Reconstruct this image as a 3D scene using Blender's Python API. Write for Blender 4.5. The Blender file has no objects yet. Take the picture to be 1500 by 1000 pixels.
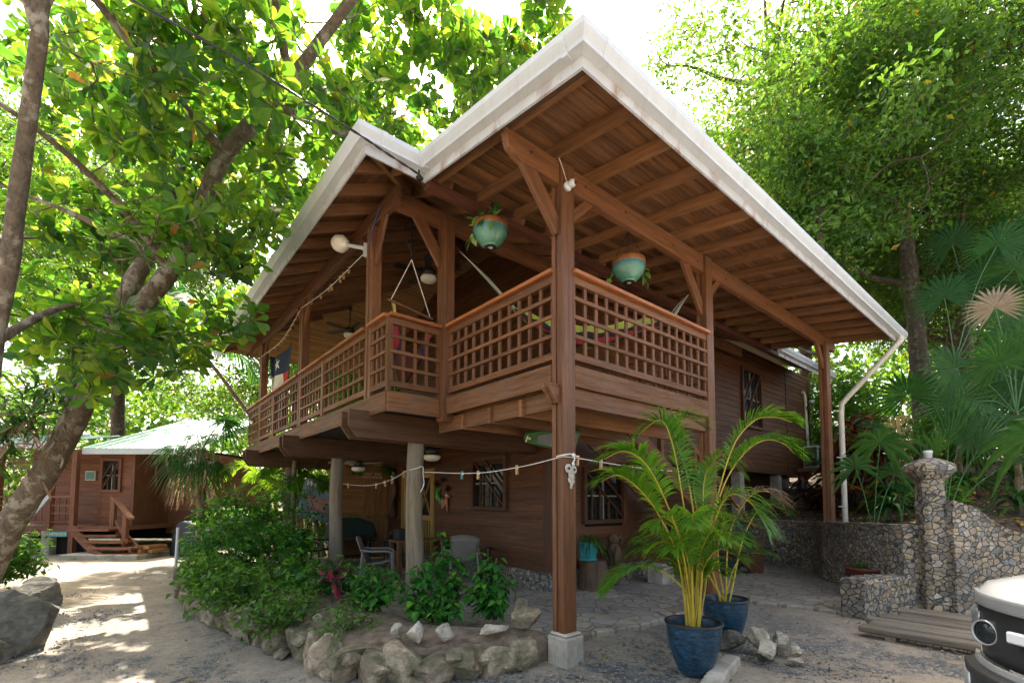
import bpy, bmesh, math, random
import numpy as np
from mathutils import Vector, Matrix, noise as mnoise
R = math.radians
rng = np.random.default_rng(7)
random.seed(7)
SC = bpy.context.scene
COL = SC.collection

# ---------------------------------------------------------------- camera
# World axes: X runs along the house's long right side, Y along its balcony side, Z up.
cam_d = bpy.data.cameras.new("camera")
cam_d.sensor_width = 36.0
cam_d.lens = 16.668
cam_d.shift_y = 0.13075
cam_d.clip_start = 0.05
cam_d.clip_end = 500
cam = bpy.data.objects.new("camera", cam_d)
COL.objects.link(cam)
CAM = Vector((-3.488, -3.365, 1.58))
YAW, PIT, ROLL = 0.874914, 0.0561122, 0.0017019
RGT = Vector((math.sin(YAW), -math.cos(YAW), 0.0)); RGT = Vector((0.76746, -0.64110, 0.0))
FWD = Vector((0.64110, 0.76746, 0.0))
_f = FWD * math.cos(PIT) + Vector((0, 0, 1)) * math.sin(PIT)
_u = -FWD * math.sin(PIT) + Vector((0, 0, 1)) * math.cos(PIT)
_r = RGT * math.cos(ROLL) + _u * math.sin(ROLL)
_u = _u * math.cos(ROLL) - RGT * math.sin(ROLL)
cam.matrix_world = Matrix(((_r.x, _u.x, -_f.x, CAM.x), (_r.y, _u.y, -_f.y, CAM.y), (_r.z, _u.z, -_f.z, CAM.z), (0, 0, 0, 1)))
SC.camera = cam

def S(r, d, z=0.0):
    """site plan point: r metres to the right of and d metres beyond the place where one stands"""
    p = CAM + RGT * r + FWD * d
    return Vector((p.x, p.y, z))

# ---------------------------------------------------------------- light
SUN_EL, SUN_AZ = 60.0, -14.0            # azimuth relative to the view axis, + to the right
_h = FWD * math.cos(R(SUN_AZ)) + RGT * math.sin(R(SUN_AZ))
SUN = (_h * math.cos(R(SUN_EL)) + Vector((0, 0, math.sin(R(SUN_EL))))).normalized()
sun_d = bpy.data.lights.new("sun", 'SUN')
sun_d.energy = 4.0
sun_d.angle = R(0.5)
sun_d.color = (1.0, 0.95, 0.86)
sun = bpy.data.objects.new("sun", sun_d)
COL.objects.link(sun)
sun.rotation_euler = SUN.to_track_quat('Z', 'Y').to_euler()
W = bpy.data.worlds.new("World")
SC.world = W
W.use_nodes = True
nt = W.node_tree
sky = nt.nodes.new("ShaderNodeTexSky")
sky.sky_type = 'NISHITA'
sky.sun_disc = False
sky.sun_elevation = R(SUN_EL)
sky.sun_rotation = math.atan2(SUN.x, SUN.y)
sky.air_density = 0.9
sky.dust_density = 6.0
sky.ozone_density = 0.6
wm = nt.nodes.new("ShaderNodeMix"); wm.data_type = 'RGBA'; wm.blend_type = 'MULTIPLY'      # hazy, slightly warm tropical sky
wm.inputs[0].default_value = 1.0; wm.inputs[7].default_value = (1.07, 1.0, 0.86, 1)
nt.links.new(sky.outputs[0], wm.inputs[6]); nt.links.new(wm.outputs[2], nt.nodes["Background"].inputs[0])
nt.nodes["Background"].inputs[1].default_value = 0.15
SC.view_settings.view_transform = 'Standard'
SC.view_settings.look = 'None'
SC.view_settings.exposure = 2.3
SC.view_settings.gamma = 1.0
SC.cycles.max_bounces = 8
SC.cycles.transparent_max_bounces = 8
SC.cycles.caustics_reflective = False
SC.cycles.caustics_refractive = False
SC.cycles.use_denoising = True

# ---------------------------------------------------------------- object helpers
def setp(o, label=None, cat=None, group=None, kind=None):
    if label: o["label"] = label
    if cat: o["category"] = cat
    if group: o["group"] = group
    if kind: o["kind"] = kind
    return o

def thing(name, loc, label, cat, group=None):
    o = bpy.data.objects.new(name, None)
    o.empty_display_size = 0.1
    COL.objects.link(o)
    o.location = loc
    return setp(o, label, cat, group)

def copy_thing(o, label=None, matrix=None):
    """copy of a thing with copies of its parts and sub-parts"""
    c = o.copy(); COL.objects.link(c)
    for ch in [x for x in COL.objects if x.parent == o]:
        k = ch.copy(); COL.objects.link(k); k.parent = c; k.matrix_parent_inverse = ch.matrix_parent_inverse.copy()
        for g in [x for x in COL.objects if x.parent == ch]:
            q = g.copy(); COL.objects.link(q); q.parent = k
    if label: c["label"] = label
    if matrix is not None: c.matrix_world = matrix
    return c

class MB:
    """collects shapes and links them as ONE mesh object; carries a grain coordinate and a random number per vertex"""
    def __init__(s):
        s.v = []; s.f = []; s.g = []; s.r = []; s.m = []; s.sm = []; s.mi = 0; s.smooth = False
        s.arr = []
    def add(s, vs, fs, g=None, r=None, smooth=None, mi=None):
        b = len(s.v)
        s.v.extend([tuple(v) for v in vs])
        s.g.extend([tuple(x) for x in (g if g is not None else vs)])
        rr = random.random() if r is None else r
        s.r.extend([rr] * len(vs))
        sm = s.smooth if smooth is None else smooth
        m = s.mi if mi is None else mi
        for f in fs:
            s.f.append(tuple(i + b for i in f)); s.m.append(m); s.sm.append(sm)
    def box(s, c, size, ax=None, g_off=True):
        """box centred at c; size along the axes ax (3 vectors; the first is the grain)"""
        c = Vector(c); hx, hy, hz = [k / 2 for k in size]
        ax = ax or (Vector((1, 0, 0)), Vector((0, 1, 0)), Vector((0, 0, 1)))
        o = [random.uniform(0, 50) for _ in range(3)] if g_off else (0, 0, 0)
        vs = []; g = []
        for i in (-1, 1):
            for j in (-1, 1):
                for k in (-1, 1):
                    vs.append(c + ax[0] * (hx * i) + ax[1] * (hy * j) + ax[2] * (hz * k))
                    g.append((hx * i + o[0], hy * j + o[1], hz * k + o[2]))
        fs = [(0, 1, 3, 2), (4, 6, 7, 5), (0, 4, 5, 1), (2, 3, 7, 6), (0, 2, 6, 4), (1, 5, 7, 3)]
        s.add(vs, fs, g)
        return s
    def bb(s, x0, x1, y0, y1, z0, z1):
        """axis box by bounds; the longest side is the grain"""
        L = [x1 - x0, y1 - y0, z1 - z0]
        E = [Vector((1, 0, 0)), Vector((0, 1, 0)), Vector((0, 0, 1))]
        k = max(range(3), key=lambda i: L[i])
        od = [k] + [i for i in range(3) if i != k]
        ax = [E[i] for i in od]
        if ax[0].cross(ax[1]).dot(ax[2]) < 0:
            od = [od[0], od[2], od[1]]; ax = [E[i] for i in od]
        return s.box(((x0 + x1) / 2, (y0 + y1) / 2, (z0 + z1) / 2), [L[i] for i in od], ax)
    def beam(s, p0, p1, w, h, up=(0, 0, 1)):
        p0 = Vector(p0); p1 = Vector(p1)
        a = (p1 - p0); L = a.length; a.normalize()
        u = Vector(up); b = u.cross(a)
        if b.length < 1e-4: b = Vector((1, 0, 0)).cross(a)
        b.normalize(); u = a.cross(b)
        return s.box((p0 + p1) / 2, (L, w, h), (a, b, u))
    def prism(s, poly, p0, e1, e2, depth_vec, mi=None):
        """polygon (list of 2d) in axes e1,e2 at p0, extruded by depth_vec"""
        p0 = Vector(p0); e1 = Vector(e1); e2 = Vector(e2); dv = Vector(depth_vec)
        n = len(poly)
        o = [random.uniform(0, 50) for _ in range(3)]
        vs = [p0 + e1 * a + e2 * b for a, b in poly] + [p0 + e1 * a + e2 * b + dv for a, b in poly]
        g = [(a + o[0], b + o[1], o[2]) for a, b in poly] + [(a + o[0], b + o[1], dv.length + o[2]) for a, b in poly]
        fs = [tuple(range(n)), tuple(range(2 * n - 1, n - 1, -1))]
        fs += [(i, i + n, (i + 1) % n + n, (i + 1) % n) for i in range(n)]
        s.add(vs, fs, g, mi=mi)
        return s
    def tube(s, pts, rad, n=8, caps=True, wob=0.0, mi=None, seed=0):
        pts = [Vector(p) for p in pts]
        if not hasattr(rad, '__len__'): rad = [rad] * len(pts)
        vs = []; g = []; fs = []
        o = random.uniform(0, 50); L = 0
        t = (pts[1] - pts[0]).normalized()
        b = t.cross(Vector((0, 0, 1)))
        if b.length < 0.05: b = t.cross(Vector((1, 0, 0)))
        b.normalize()
        for i, p in enumerate(pts):
            t2 = (pts[min(i + 1, len(pts) - 1)] - pts[max(i - 1, 0)])
            if t2.length > 1e-6: t = t2.normalized()
            b = (b - t * b.dot(t))
            if b.length < 1e-5: b = t.orthogonal()
            b.normalize(); c = t.cross(b)
            if i: L += (p - pts[i - 1]).length
            for k in range(n):
                a = 2 * math.pi * k / n
                rr = rad[i]
                if wob:
                    rr *= 1 + wob * mnoise.noise(Vector((math.cos(a) * 1.3, math.sin(a) * 1.3, L * 3 + seed)))
                vs.append(p + (b * math.cos(a) + c * math.sin(a)) * rr)
                g.append((L + o, math.cos(a) * rad[i] + o, math.sin(a) * rad[i]))
        for i in range(len(pts) - 1):
            for k in range(n):
                fs.append((i * n + k, i * n + (k + 1) % n, (i + 1) * n + (k + 1) % n, (i + 1) * n + k))
        s.add(vs, fs, g, smooth=True, mi=mi)
        if caps:
            m = len(pts) - 1
            s.add([vs[k] for k in range(n)][::-1], [tuple(range(n))], [g[k] for k in range(n)][::-1], smooth=False, mi=mi)
            s.add([vs[m * n + k] for k in range(n)], [tuple(range(n))], [g[m * n + k] for k in range(n)], smooth=False, mi=mi)
        return s
    def lathe(s, prof, c, n=24, mi=None, ax=None, smooth=True, a0=0, a1=2 * math.pi):
        """profile [(r,z)] turned about the axis ax[2] at c"""
        c = Vector(c); ax = ax or (Vector((1, 0, 0)), Vector((0, 1, 0)), Vector((0, 0, 1)))
        full = abs(a1 - a0 - 2 * math.pi) < 1e-6
        m = n if full else n + 1
        vs = []; fs = []; g = []
        for r, z in prof:
            for k in range(m):
                a = a0 + (a1 - a0) * k / n
                vs.append(c + ax[0] * (r * math.cos(a)) + ax[1] * (r * math.sin(a)) + ax[2] * z)
                g.append((r * math.cos(a), r * math.sin(a), z))
        for i in range(len(prof) - 1):
            for k in range(n):
                k2 = (k + 1) % m
                fs.append((i * m + k, i * m + k2, (i + 1) * m + k2, (i + 1) * m + k))
        s.add(vs, fs, g, smooth=smooth, mi=mi)
        return s
    def ball(s, c, r, n=12, sq=(1, 1, 1), mi=None, ax=None):
        c = Vector(c); ax = ax or (Vector((1, 0, 0)), Vector((0, 1, 0)), Vector((0, 0, 1)))
        vs = []; fs = []; m = n // 2 + 1
        for i in range(m):
            t = math.pi * i / (m - 1)
            for k in range(n):
                a = 2 * math.pi * k / n
                vs.append(c + ax[0] * (r * sq[0] * math.sin(t) * math.cos(a)) + ax[1] * (r * sq[1] * math.sin(t) * math.sin(a)) + ax[2] * (-r * sq[2] * math.cos(t)))
        for i in range(m - 1):
            for k in range(n):
                fs.append((i * n + k, i * n + (k + 1) % n, (i + 1) * n + (k + 1) % n, (i + 1) * n + k))
        s.add(vs, fs, smooth=True, mi=mi)
        return s
    def quad(s, a, b, c, d, g=None, mi=None, smooth=None):
        s.add([a, b, c, d], [(0, 1, 2, 3)], g, mi=mi, smooth=smooth)
        return s
    def arrays(s, V, F, rnd, G=None, mi=0, smooth=False):
        """V (n,3), F list of int arrays (m,k), rnd (n,)"""
        s.arr.append((np.asarray(V, float), F, np.asarray(rnd, float), V if G is None else G, mi, smooth))
        return s
    def build(s, name, mats, parent=None, bevel=0.0, label=None, kind=None, cat=None, group=None, solid=0.0, weld=False):
        me = bpy.data.meshes.new(name)
        V = [np.array(s.v, float).reshape(-1, 3)]; G = [np.array(s.g, float).reshape(-1, 3)]; RR = [np.array(s.r, float)]
        loops = [np.array([i for f in s.f for i in f], np.int32)]
        cnt = [np.array([len(f) for f in s.f], np.int32)]
        mi = [np.array(s.m, np.int32)]; sm = [np.array(s.sm, bool)]
        base = len(s.v)
        for (v, F, r, g, m, smo) in s.arr:
            V.append(v); G.append(np.asarray(g, float)); RR.append(r)
            for f in F:
                f = np.asarray(f, np.int32)
                loops.append((f + base).ravel()); cnt.append(np.full(len(f), f.shape[1], np.int32))
                mi.append(np.full(len(f), m, np.int32)); sm.append(np.full(len(f), smo, bool))
            base += len(v)
        V = np.concatenate(V); G = np.concatenate(G); RR = np.concatenate(RR)
        loops = np.concatenate(loops); cnt = np.concatenate(cnt); mi = np.concatenate(mi); sm = np.concatenate(sm)
        me.vertices.add(len(V)); me.vertices.foreach_set("co", V.astype(np.float32).ravel())
        me.loops.add(len(loops)); me.loops.foreach_set("vertex_index", loops)
        me.polygons.add(len(cnt))
        st = np.zeros(len(cnt), np.int32); st[1:] = np.cumsum(cnt)[:-1]
        me.polygons.foreach_set("loop_start", st); me.polygons.foreach_set("loop_total", cnt)
        me.polygons.foreach_set("material_index", mi); me.polygons.foreach_set("use_smooth", sm)
        a = me.attributes.new("g", 'FLOAT_VECTOR', 'POINT'); a.data.foreach_set("vector", G.astype(np.float32).ravel())
        a = me.attributes.new("rnd", 'FLOAT', 'POINT'); a.data.foreach_set("value", RR.astype(np.float32))
        me.update(calc_edges=True); me.validate()
        for m in (mats if isinstance(mats, (list, tuple)) else [mats]): me.materials.append(m)
        o = bpy.data.objects.new(name, me); COL.objects.link(o)
        if parent is not None:
            o.parent = parent
            if parent.type == 'EMPTY':
                o.matrix_parent_inverse = Matrix.Translation(-Vector(parent.location))
        if bevel:
            md = o.modifiers.new("bevel", 'BEVEL'); md.width = bevel; md.segments = 1; md.limit_method = 'ANGLE'; md.angle_limit = R(40)
        if solid:
            md = o.modifiers.new("solid", 'SOLIDIFY'); md.thickness = solid
        return setp(o, label, cat, group, kind)

def spline(pts, n):
    """Catmull-Rom through points, n samples"""
    P = np.array([list(p) for p in pts], float)
    P = np.vstack([2 * P[0] - P[1], P, 2 * P[-1] - P[-2]])
    m = len(P) - 3; out = []
    for t in np.linspace(0, m - 1e-6, n):
        i = int(t); u = t - i
        a, b, c, d = P[i:i + 4]
        out.append(0.5 * ((2 * b) + (c - a) * u + (2 * a - 5 * b + 4 * c - d) * u * u + (3 * b - a - 3 * c + d) * u ** 3))
    return np.array(out)
# ---------------------------------------------------------------- materials
def new_mat(name):
    m = bpy.data.materials.new(name); m.use_nodes = True
    n = m.node_tree.nodes; n.clear()
    out = n.new("ShaderNodeOutputMaterial"); b = n.new("ShaderNodeBsdfPrincipled")
    m.node_tree.links.new(b.outputs[0], out.inputs[0])
    return m, m.node_tree, b, out

class NT:
    def __init__(s, t): s.t = t
    def n(s, typ, **kw):
        x = s.t.nodes.new(typ)
        for k, v in kw.items():
            if k in ('i',):
                for kk, vv in v.items():
                    if hasattr(vv, 'is_linked') or isinstance(vv, bpy.types.NodeSocket): s.t.links.new(vv, x.inputs[kk])
                    else: x.inputs[kk].default_value = vv
            else: setattr(x, k, v)
        return x
    def link(s, a, b): s.t.links.new(a, b)
    def attr(s, name): return s.n("ShaderNodeAttribute", attribute_name=name)
    def noise(s, vec, scale, detail=4, rough=0.55, dist=0.0):
        return s.n("ShaderNodeTexNoise", i={'Vector': vec, 'Scale': scale, 'Detail': detail, 'Roughness': rough, 'Distortion': dist})
    def map(s, vec, sc, loc=(0, 0, 0)):
        return s.n("ShaderNodeMapping", i={'Vector': vec, 'Scale': sc, 'Location': loc}).outputs[0]
    def ramp(s, fac, stops, interp='LINEAR'):
        r = s.n("ShaderNodeValToRGB"); r.color_ramp.interpolation = interp
        e = r.color_ramp.elements
        while len(e) < len(stops): e.new(0.5)
        for k, (p, c) in enumerate(stops):
            e[k].position = p; e[k].color = (c[0], c[1], c[2], 1) if hasattr(c, '__len__') else (c, c, c, 1)
        s.link(fac, r.inputs[0]); return r.outputs[0]
    def mix(s, fac, a, b, mode='MIX'):
        x = s.n("ShaderNodeMix", data_type='RGBA', blend_type=mode)
        for sock, v in ((x.inputs[0], fac), (x.inputs[6], a), (x.inputs[7], b)):
            if isinstance(v, bpy.types.NodeSocket): s.link(v, sock)
            else: sock.default_value = v if not hasattr(v, '__len__') else (v[0], v[1], v[2], 1)
        return x.outputs[2]
    def math(s, op, a, b=0.0):
        x = s.n("ShaderNodeMath", operation=op)
        for sock, v in ((x.inputs[0], a), (x.inputs[1], b)):
            if isinstance(v, bpy.types.NodeSocket): s.link(v, sock)
            else: sock.default_value = v
        return x.outputs[0]
    def bump(s, h, st, dist=0.01):
        return s.n("ShaderNodeBump", i={'Height': h, 'Strength': st, 'Distance': dist}).outputs[0]

def mul(c, k): return tuple(min(1, x * k) for x in c)

def wood(name, c, dark=0.45, rough=0.55, grey=0.15, board=0.0, gs=1.0, spec=0.35, var=0.45):
    m, t, b, out = new_mat(name); k = NT(t)
    g = k.attr("g").outputs['Vector']; rnd = k.attr("rnd").outputs['Fac']
    v1 = k.map(g, (1.2 * gs, 22 * gs, 22 * gs))
    n1 = k.noise(v1, 1.0, 6, 0.62, 0.4).outputs[0]
    v2 = k.map(g, (5 * gs, 120 * gs, 120 * gs))
    n2 = k.noise(v2, 1.0, 3, 0.6).outputs[0]
    n3 = k.noise(g, 1.7, 4, 0.6).outputs[0]
    col = k.ramp(n1, [(0.28, mul(c, dark)), (0.5, c), (0.75, mul(c, 1.3))])
    col = k.mix(k.math('MULTIPLY', k.ramp(n2, [(0.35, 1.0), (0.55, 0.0)]), 0.5), col, mul(c, dark * 0.6))
    gl = sum(c) / 3
    col = k.mix(k.math('MULTIPLY', k.ramp(n3, [(0.45, 0.0), (0.7, 1.0)]), grey), col, (gl * 1.15, gl * 1.05, gl * 0.95))
    tint = k.n("ShaderNodeHueSaturation", i={'Hue': 0.5, 'Saturation': 1.0, 'Color': col})
    val = k.math('ADD', k.math('MULTIPLY', rnd, var), 1 - var / 2)
    h = n2
    if board:
        sx = k.n("ShaderNodeSeparateXYZ", i={0: g})
        q = k.math('DIVIDE', sx.outputs[1], board)
        fr = k.math('FRACT', q)
        wn = k.n("ShaderNodeTexWhiteNoise", noise_dimensions='1D', i={'W': k.math('FLOOR', q)})
        val = k.math('MULTIPLY', val, k.math('ADD', k.math('MULTIPLY', wn.outputs[0], 0.5), 0.75))
        gr = k.ramp(fr, [(0.0, 0.0), (0.035, 1.0), (0.965, 1.0), (1.0, 0.0)])
        val = k.math('MULTIPLY', val, k.math('ADD', k.math('MULTIPLY', gr, 0.75), 0.25))
        h = k.math('ADD', k.math('MULTIPLY', n2, 0.15), gr)
    k.link(val, tint.inputs['Value'])
    k.link(tint.outputs[0], b.inputs['Base Color'])
    k.link(k.ramp(n1, [(0.3, min(1, rough + 0.12)), (0.7, rough - 0.08)]), b.inputs['Roughness'])
    b.inputs['Specular IOR Level'].default_value = spec
    k.link(k.bump(h, 0.35, 0.006 if board else 0.003), b.inputs['Normal'])
    return m

def plain(name, c, rough=0.5, metal=0.0, var=0.12, scale=6.0, dirt=None, dirt_amt=0.0, dsc=(2.5, 9, 3), spec=0.5, bump=0.0, coat=0.0):
    m, t, b, out = new_mat(name); k = NT(t)
    g = k.attr("g").outputs['Vector']
    n1 = k.noise(g, scale, 5, 0.6).outputs[0]
    col = k.ramp(n1, [(0.3, mul(c, 1 - var)), (0.7, mul(c, 1 + var))])
    if dirt:
        n2 = k.noise(k.map(g, dsc), 1.0, 6, 0.7, 0.6).outputs[0]
        col = k.mix(k.math('MULTIPLY', k.ramp(n2, [(0.52, 0.0), (0.72, 1.0)]), dirt_amt), col, dirt)
    k.link(col, b.inputs['Base Color'])
    k.link(k.ramp(n1, [(0.3, rough), (0.7, min(1, rough * 1.25 + 0.02))]), b.inputs['Roughness'])
    b.inputs['Metallic'].default_value = metal
    b.inputs['Specular IOR Level'].default_value = spec
    b.inputs['Coat Weight'].default_value = coat
    if bump:
        n3 = k.noise(g, scale * 8, 4, 0.6).outputs[0]
        k.link(k.bump(n3, bump, 0.004), b.inputs['Normal'])
    return m

def leafm(name, cols, trans, rough=0.42, tw=0.45, spec=0.3):
    """leaf: gloss + diffuse on both sides, light passing through; colour varies per leaf"""
    m, t, b, out = new_mat(name); k = NT(t)
    rnd = k.attr("rnd").outputs['Fac']; g = k.attr("g").outputs['Vector']
    col = k.ramp(rnd, cols)
    sx = k.n("ShaderNodeSeparateXYZ", i={0: g})
    vein = k.ramp(k.math('ABSOLUTE', sx.outputs[1]), [(0.0, 1.35), (0.03, 1.0)])
    col = k.mix(1.0, col, vein, 'MULTIPLY')
    pos = k.n("ShaderNodeNewGeometry").outputs['Position']
    blot = k.ramp(k.noise(pos, 9.0, 4, 0.65).outputs[0], [(0.3, 0.72), (0.55, 1.05), (0.75, 1.25)])
    col = k.mix(1.0, col, blot, 'MULTIPLY')
    tc = k.mix(1.0, k.ramp(rnd, trans), blot, 'MULTIPLY')
    k.link(col, b.inputs['Base Color'])
    b.inputs['Roughness'].default_value = rough
    b.inputs['Specular IOR Level'].default_value = spec
    tr = k.n("ShaderNodeBsdfTranslucent"); k.link(tc, tr.inputs[0])
    mx = k.n("ShaderNodeMixShader", i={0: tw})
    k.link(b.outputs[0], mx.inputs[1]); k.link(tr.outputs[0], mx.inputs[2]); k.link(mx.outputs[0], out.inputs[0])
    return m

def stonewall(name, scale, cols, mortar, bump=1.0, flat=False, mw=0.06, sy=1.0):
    """random rubble: stones of many colours set in mortar"""
    m, t, b, out = new_mat(name); k = NT(t)
    g = k.n("ShaderNodeNewGeometry").outputs['Position']
    w = k.noise(g, 5.0, 5, 0.6)
    g2 = k.n("ShaderNodeVectorMath", operation='MULTIPLY_ADD', i={0: w.outputs[1], 1: (0.12, 0.12, 0.12), 2: g}).outputs[0]
    if flat: g2 = k.map(g2, (1, 1, 0.02))
    else: g2 = k.map(g2, (1, 1, sy))
    v1 = k.n("ShaderNodeTexVoronoi", feature='DISTANCE_TO_EDGE', i={'Vector': g2, 'Scale': scale, 'Randomness': 1.0})
    v2 = k.n("ShaderNodeTexVoronoi", feature='F1', i={'Vector': g2, 'Scale': scale, 'Randomness': 1.0})
    sp = k.n("ShaderNodeSeparateColor", i={0: v2.outputs['Color']})
    col = k.ramp(sp.outputs[0], cols)
    n1 = k.noise(g, 14, 6, 0.65).outputs[0]
    col = k.mix(0.75, col, k.ramp(n1, [(0.3, 0.55), (0.7, 1.25)]), 'MULTIPLY')
    col = k.mix(0.6, col, k.ramp(sp.outputs[1], [(0.0, 0.6), (1.0, 1.3)]), 'MULTIPLY')
    if flat: col = k.mix(k.ramp(k.noise(g, 1.6, 6, 0.7, 0.5).outputs[0], [(0.42, 0.0), (0.62, 0.75)]), col, (0.30, 0.25, 0.185))
    edge = k.ramp(k.math('SUBTRACT', v1.outputs['Distance'], k.math('MULTIPLY', k.noise(g, 11, 4, 0.6).outputs[0], mw * 0.9)), [(0.0, 0.0), (mw * 0.8, 1.0)])
    col = k.mix(edge, mortar, col)
    big = k.noise(g, 0.8, 4, 0.6).outputs[0]
    col = k.mix(0.8, col, k.ramp(big, [(0.35, 0.72), (0.65, 1.12)]), 'MULTIPLY')
    k.link(col, b.inputs['Base Color']); b.inputs['Roughness'].default_value = 0.85
    h = k.math('ADD', k.math('ADD', edge, k.math('MULTIPLY', sp.outputs[2], 0.5)), k.math('MULTIPLY', n1, 0.35))
    k.link(k.bump(h, bump, 0.03 if flat else 0.06), b.inputs['Normal'])
    return m

def rockm(name, c1, c2, moss=0.0):
    m, t, b, out = new_mat(name); k = NT(t)
    g = k.n("ShaderNodeNewGeometry").outputs['Position']
    n1 = k.noise(g, 6, 7, 0.65, 0.6).outputs[0]
    n2 = k.noise(k.map(g, (3, 3, 14)), 3, 5, 0.6, 1.0).outputs[0]
    col = k.ramp(n1, [(0.3, mul(c1, 0.5)), (0.5, c1), (0.68, c2)])
    col = k.mix(0.5, col, k.ramp(n2, [(0.35, 0.6), (0.65, 1.2)]), 'MULTIPLY')
    if moss:
        n3 = k.noise(g, 3.3, 5, 0.6).outputs[0]
        col = k.mix(k.math('MULTIPLY', k.ramp(n3, [(0.45, 0.0), (0.6, 1.0)]), moss), col, (0.045, 0.06, 0.02))
    rnd = k.attr("rnd").outputs['Fac']
    col = k.mix(1.0, col, k.ramp(rnd, [(0, 0.75), (1, 1.2)]), 'MULTIPLY')
    k.link(col, b.inputs['Base Color']); b.inputs['Roughness'].default_value = 0.9
    k.link(k.bump(k.math('ADD', n1, k.math('MULTIPLY', n2, 0.6)), 0.8, 0.02), b.inputs['Normal'])
    return m

def barkm(name, c, pale):
    m, t, b, out = new_mat(name); k = NT(t)
    g = k.n("ShaderNodeNewGeometry").outputs['Position']
    n1 = k.noise(k.map(g, (1, 1, 0.5)), 16, 6, 0.7, 0.8).outputs[0]
    n2 = k.noise(g, 5, 5, 0.65).outputs[0]
    col = k.ramp(n1, [(0.32, mul(c, 0.45)), (0.52, c), (0.7, mul(c, 1.5))])
    col = k.mix(k.ramp(n2, [(0.52, 0.0), (0.6, 0.8)]), col, pale)
    k.link(col, b.inputs['Base Color']); b.inputs['Roughness'].default_value = 0.9
    k.link(k.bump(n1, 0.9, 0.02), b.inputs['Normal'])
    return m

M = {}
M['post'] = wood("post_wood", (0.195, 0.079, 0.032), 0.5, 0.45, 0.10, var=0.5)
M['rafter'] = wood("rafter_wood", (0.27, 0.122, 0.050), 0.5, 0.55, 0.10, var=0.6)
M['beam'] = wood("beam_wood", (0.19, 0.077, 0.031), 0.5, 0.5, 0.10)
M['darkbeam'] = wood("dark_beam_wood", (0.105, 0.047, 0.02), 0.5, 0.6, 0.15)
M['soffit'] = wood("soffit_boards", (0.215, 0.094, 0.038), 0.4, 0.6, 0.2, board=0.14, var=0.6)
M['mat'] = wood("cane_ceiling", (0.42, 0.24, 0.10), 0.4, 0.6, 0.1, board=0.035)
M['red'] = wood("red_ridge_wood", (0.15, 0.055, 0.034), 0.6, 0.5, 0.1)
M['lattice'] = wood("lattice_wood", (0.195, 0.080, 0.031), 0.5, 0.55, 0.2)
M['cap'] = wood("varnished_rail", (0.36, 0.120, 0.036), 0.6, 0.35, 0.0, spec=0.5)
M['rim'] = wood("rim_board", (0.205, 0.088, 0.034), 0.45, 0.6, 0.3)
M['siding'] = wood("siding_wood", (0.12, 0.044, 0.015), 0.5, 0.5, 0.08, var=0.35)
M['siding_pale'] = wood("pale_siding_wood", (0.36, 0.17, 0.065), 0.55, 0.55, 0.1, var=0.3)
M['trim'] = wood("trim_wood", (0.10, 0.042, 0.02), 0.6, 0.55, 0.1)
M['yellow'] = wood("yellow_door_wood", (0.42, 0.25, 0.07), 0.6, 0.5, 0.1)
M['pole'] = wood("round_pole_wood", (0.20, 0.155, 0.10), 0.5, 0.8, 0.5)
M['plank'] = wood("weathered_plank", (0.20, 0.17, 0.125), 0.4, 0.85, 0.6)
M['cabin'] = wood("cabin_wood", (0.24, 0.088, 0.042), 0.6, 0.55, 0.1)
M['fence'] = wood("fence_wood", (0.55, 0.36, 0.12), 0.6, 0.7, 0.2)
M['carved'] = wood("carved_wood", (0.13, 0.075, 0.04), 0.4, 0.7, 0.2)
M['white'] = plain("white_paint", (0.57, 0.59, 0.62), 0.35, var=0.04, dirt=(0.38, 0.39, 0.38), dirt_amt=0.35, dsc=(7, 1.5, 1.5))
M['fascia'] = plain("white_fascia_paint", (0.54, 0.55, 0.57), 0.5, var=0.08, scale=3, dirt=(0.26, 0.13, 0.07), dirt_amt=0.8, dsc=(4, 2, 2.5))
M['roof_sheet'] = plain("roof_sheet", (0.35, 0.37, 0.38), 0.5, 0.4)
M['green_roof'] = plain("green_metal_roof", (0.20, 0.42, 0.33), 0.35, 0.0, var=0.15, scale=1.5)
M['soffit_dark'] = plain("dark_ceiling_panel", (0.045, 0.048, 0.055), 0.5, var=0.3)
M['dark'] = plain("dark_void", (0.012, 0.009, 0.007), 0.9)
M['black'] = plain("black_plastic", (0.018, 0.018, 0.02), 0.45)
M['blackmetal'] = plain("black_metal", (0.02, 0.02, 0.02), 0.35, 0.3)
M['grey'] = plain("grey_plastic", (0.17, 0.15, 0.135), 0.55)
M['pvc'] = plain("cream_pipe", (0.68, 0.62, 0.50), 0.4, var=0.08, dirt=(0.3, 0.24, 0.15), dirt_amt=0.4)
M['conc'] = plain("concrete", (0.36, 0.32, 0.26), 0.9, var=0.35, scale=5, bump=0.5, dirt=(0.10, 0.11, 0.05), dirt_amt=0.5)
M['glass'] = plain("window_glass", (0.02, 0.024, 0.026), 0.08, var=0.3, spec=0.6)
M['curtain'] = plain("pale_curtain", (0.32, 0.30, 0.27), 0.8)
M['rope'] = plain("white_line", (0.75, 0.72, 0.66), 0.7)
M['pin'] = plain("clothespin_wood", (0.55, 0.34, 0.17), 0.6)
M['teal'] = plain("teal_glaze", (0.03, 0.24, 0.26), 0.3, var=0.2)
M['cable'] = plain("cable_rubber", (0.015, 0.016, 0.018), 0.5)
M['bluewire'] = plain("blue_wire", (0.02, 0.12, 0.4), 0.4)
M['lamp'] = plain("milk_glass", (0.82, 0.78, 0.68), 0.3, var=0.03)
M['steel'] = plain("chrome", (0.7, 0.7, 0.7), 0.12, 1.0, var=0.05)
M['letter'] = plain("pale_letter_paint", (0.75, 0.68, 0.5), 0.6)
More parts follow.
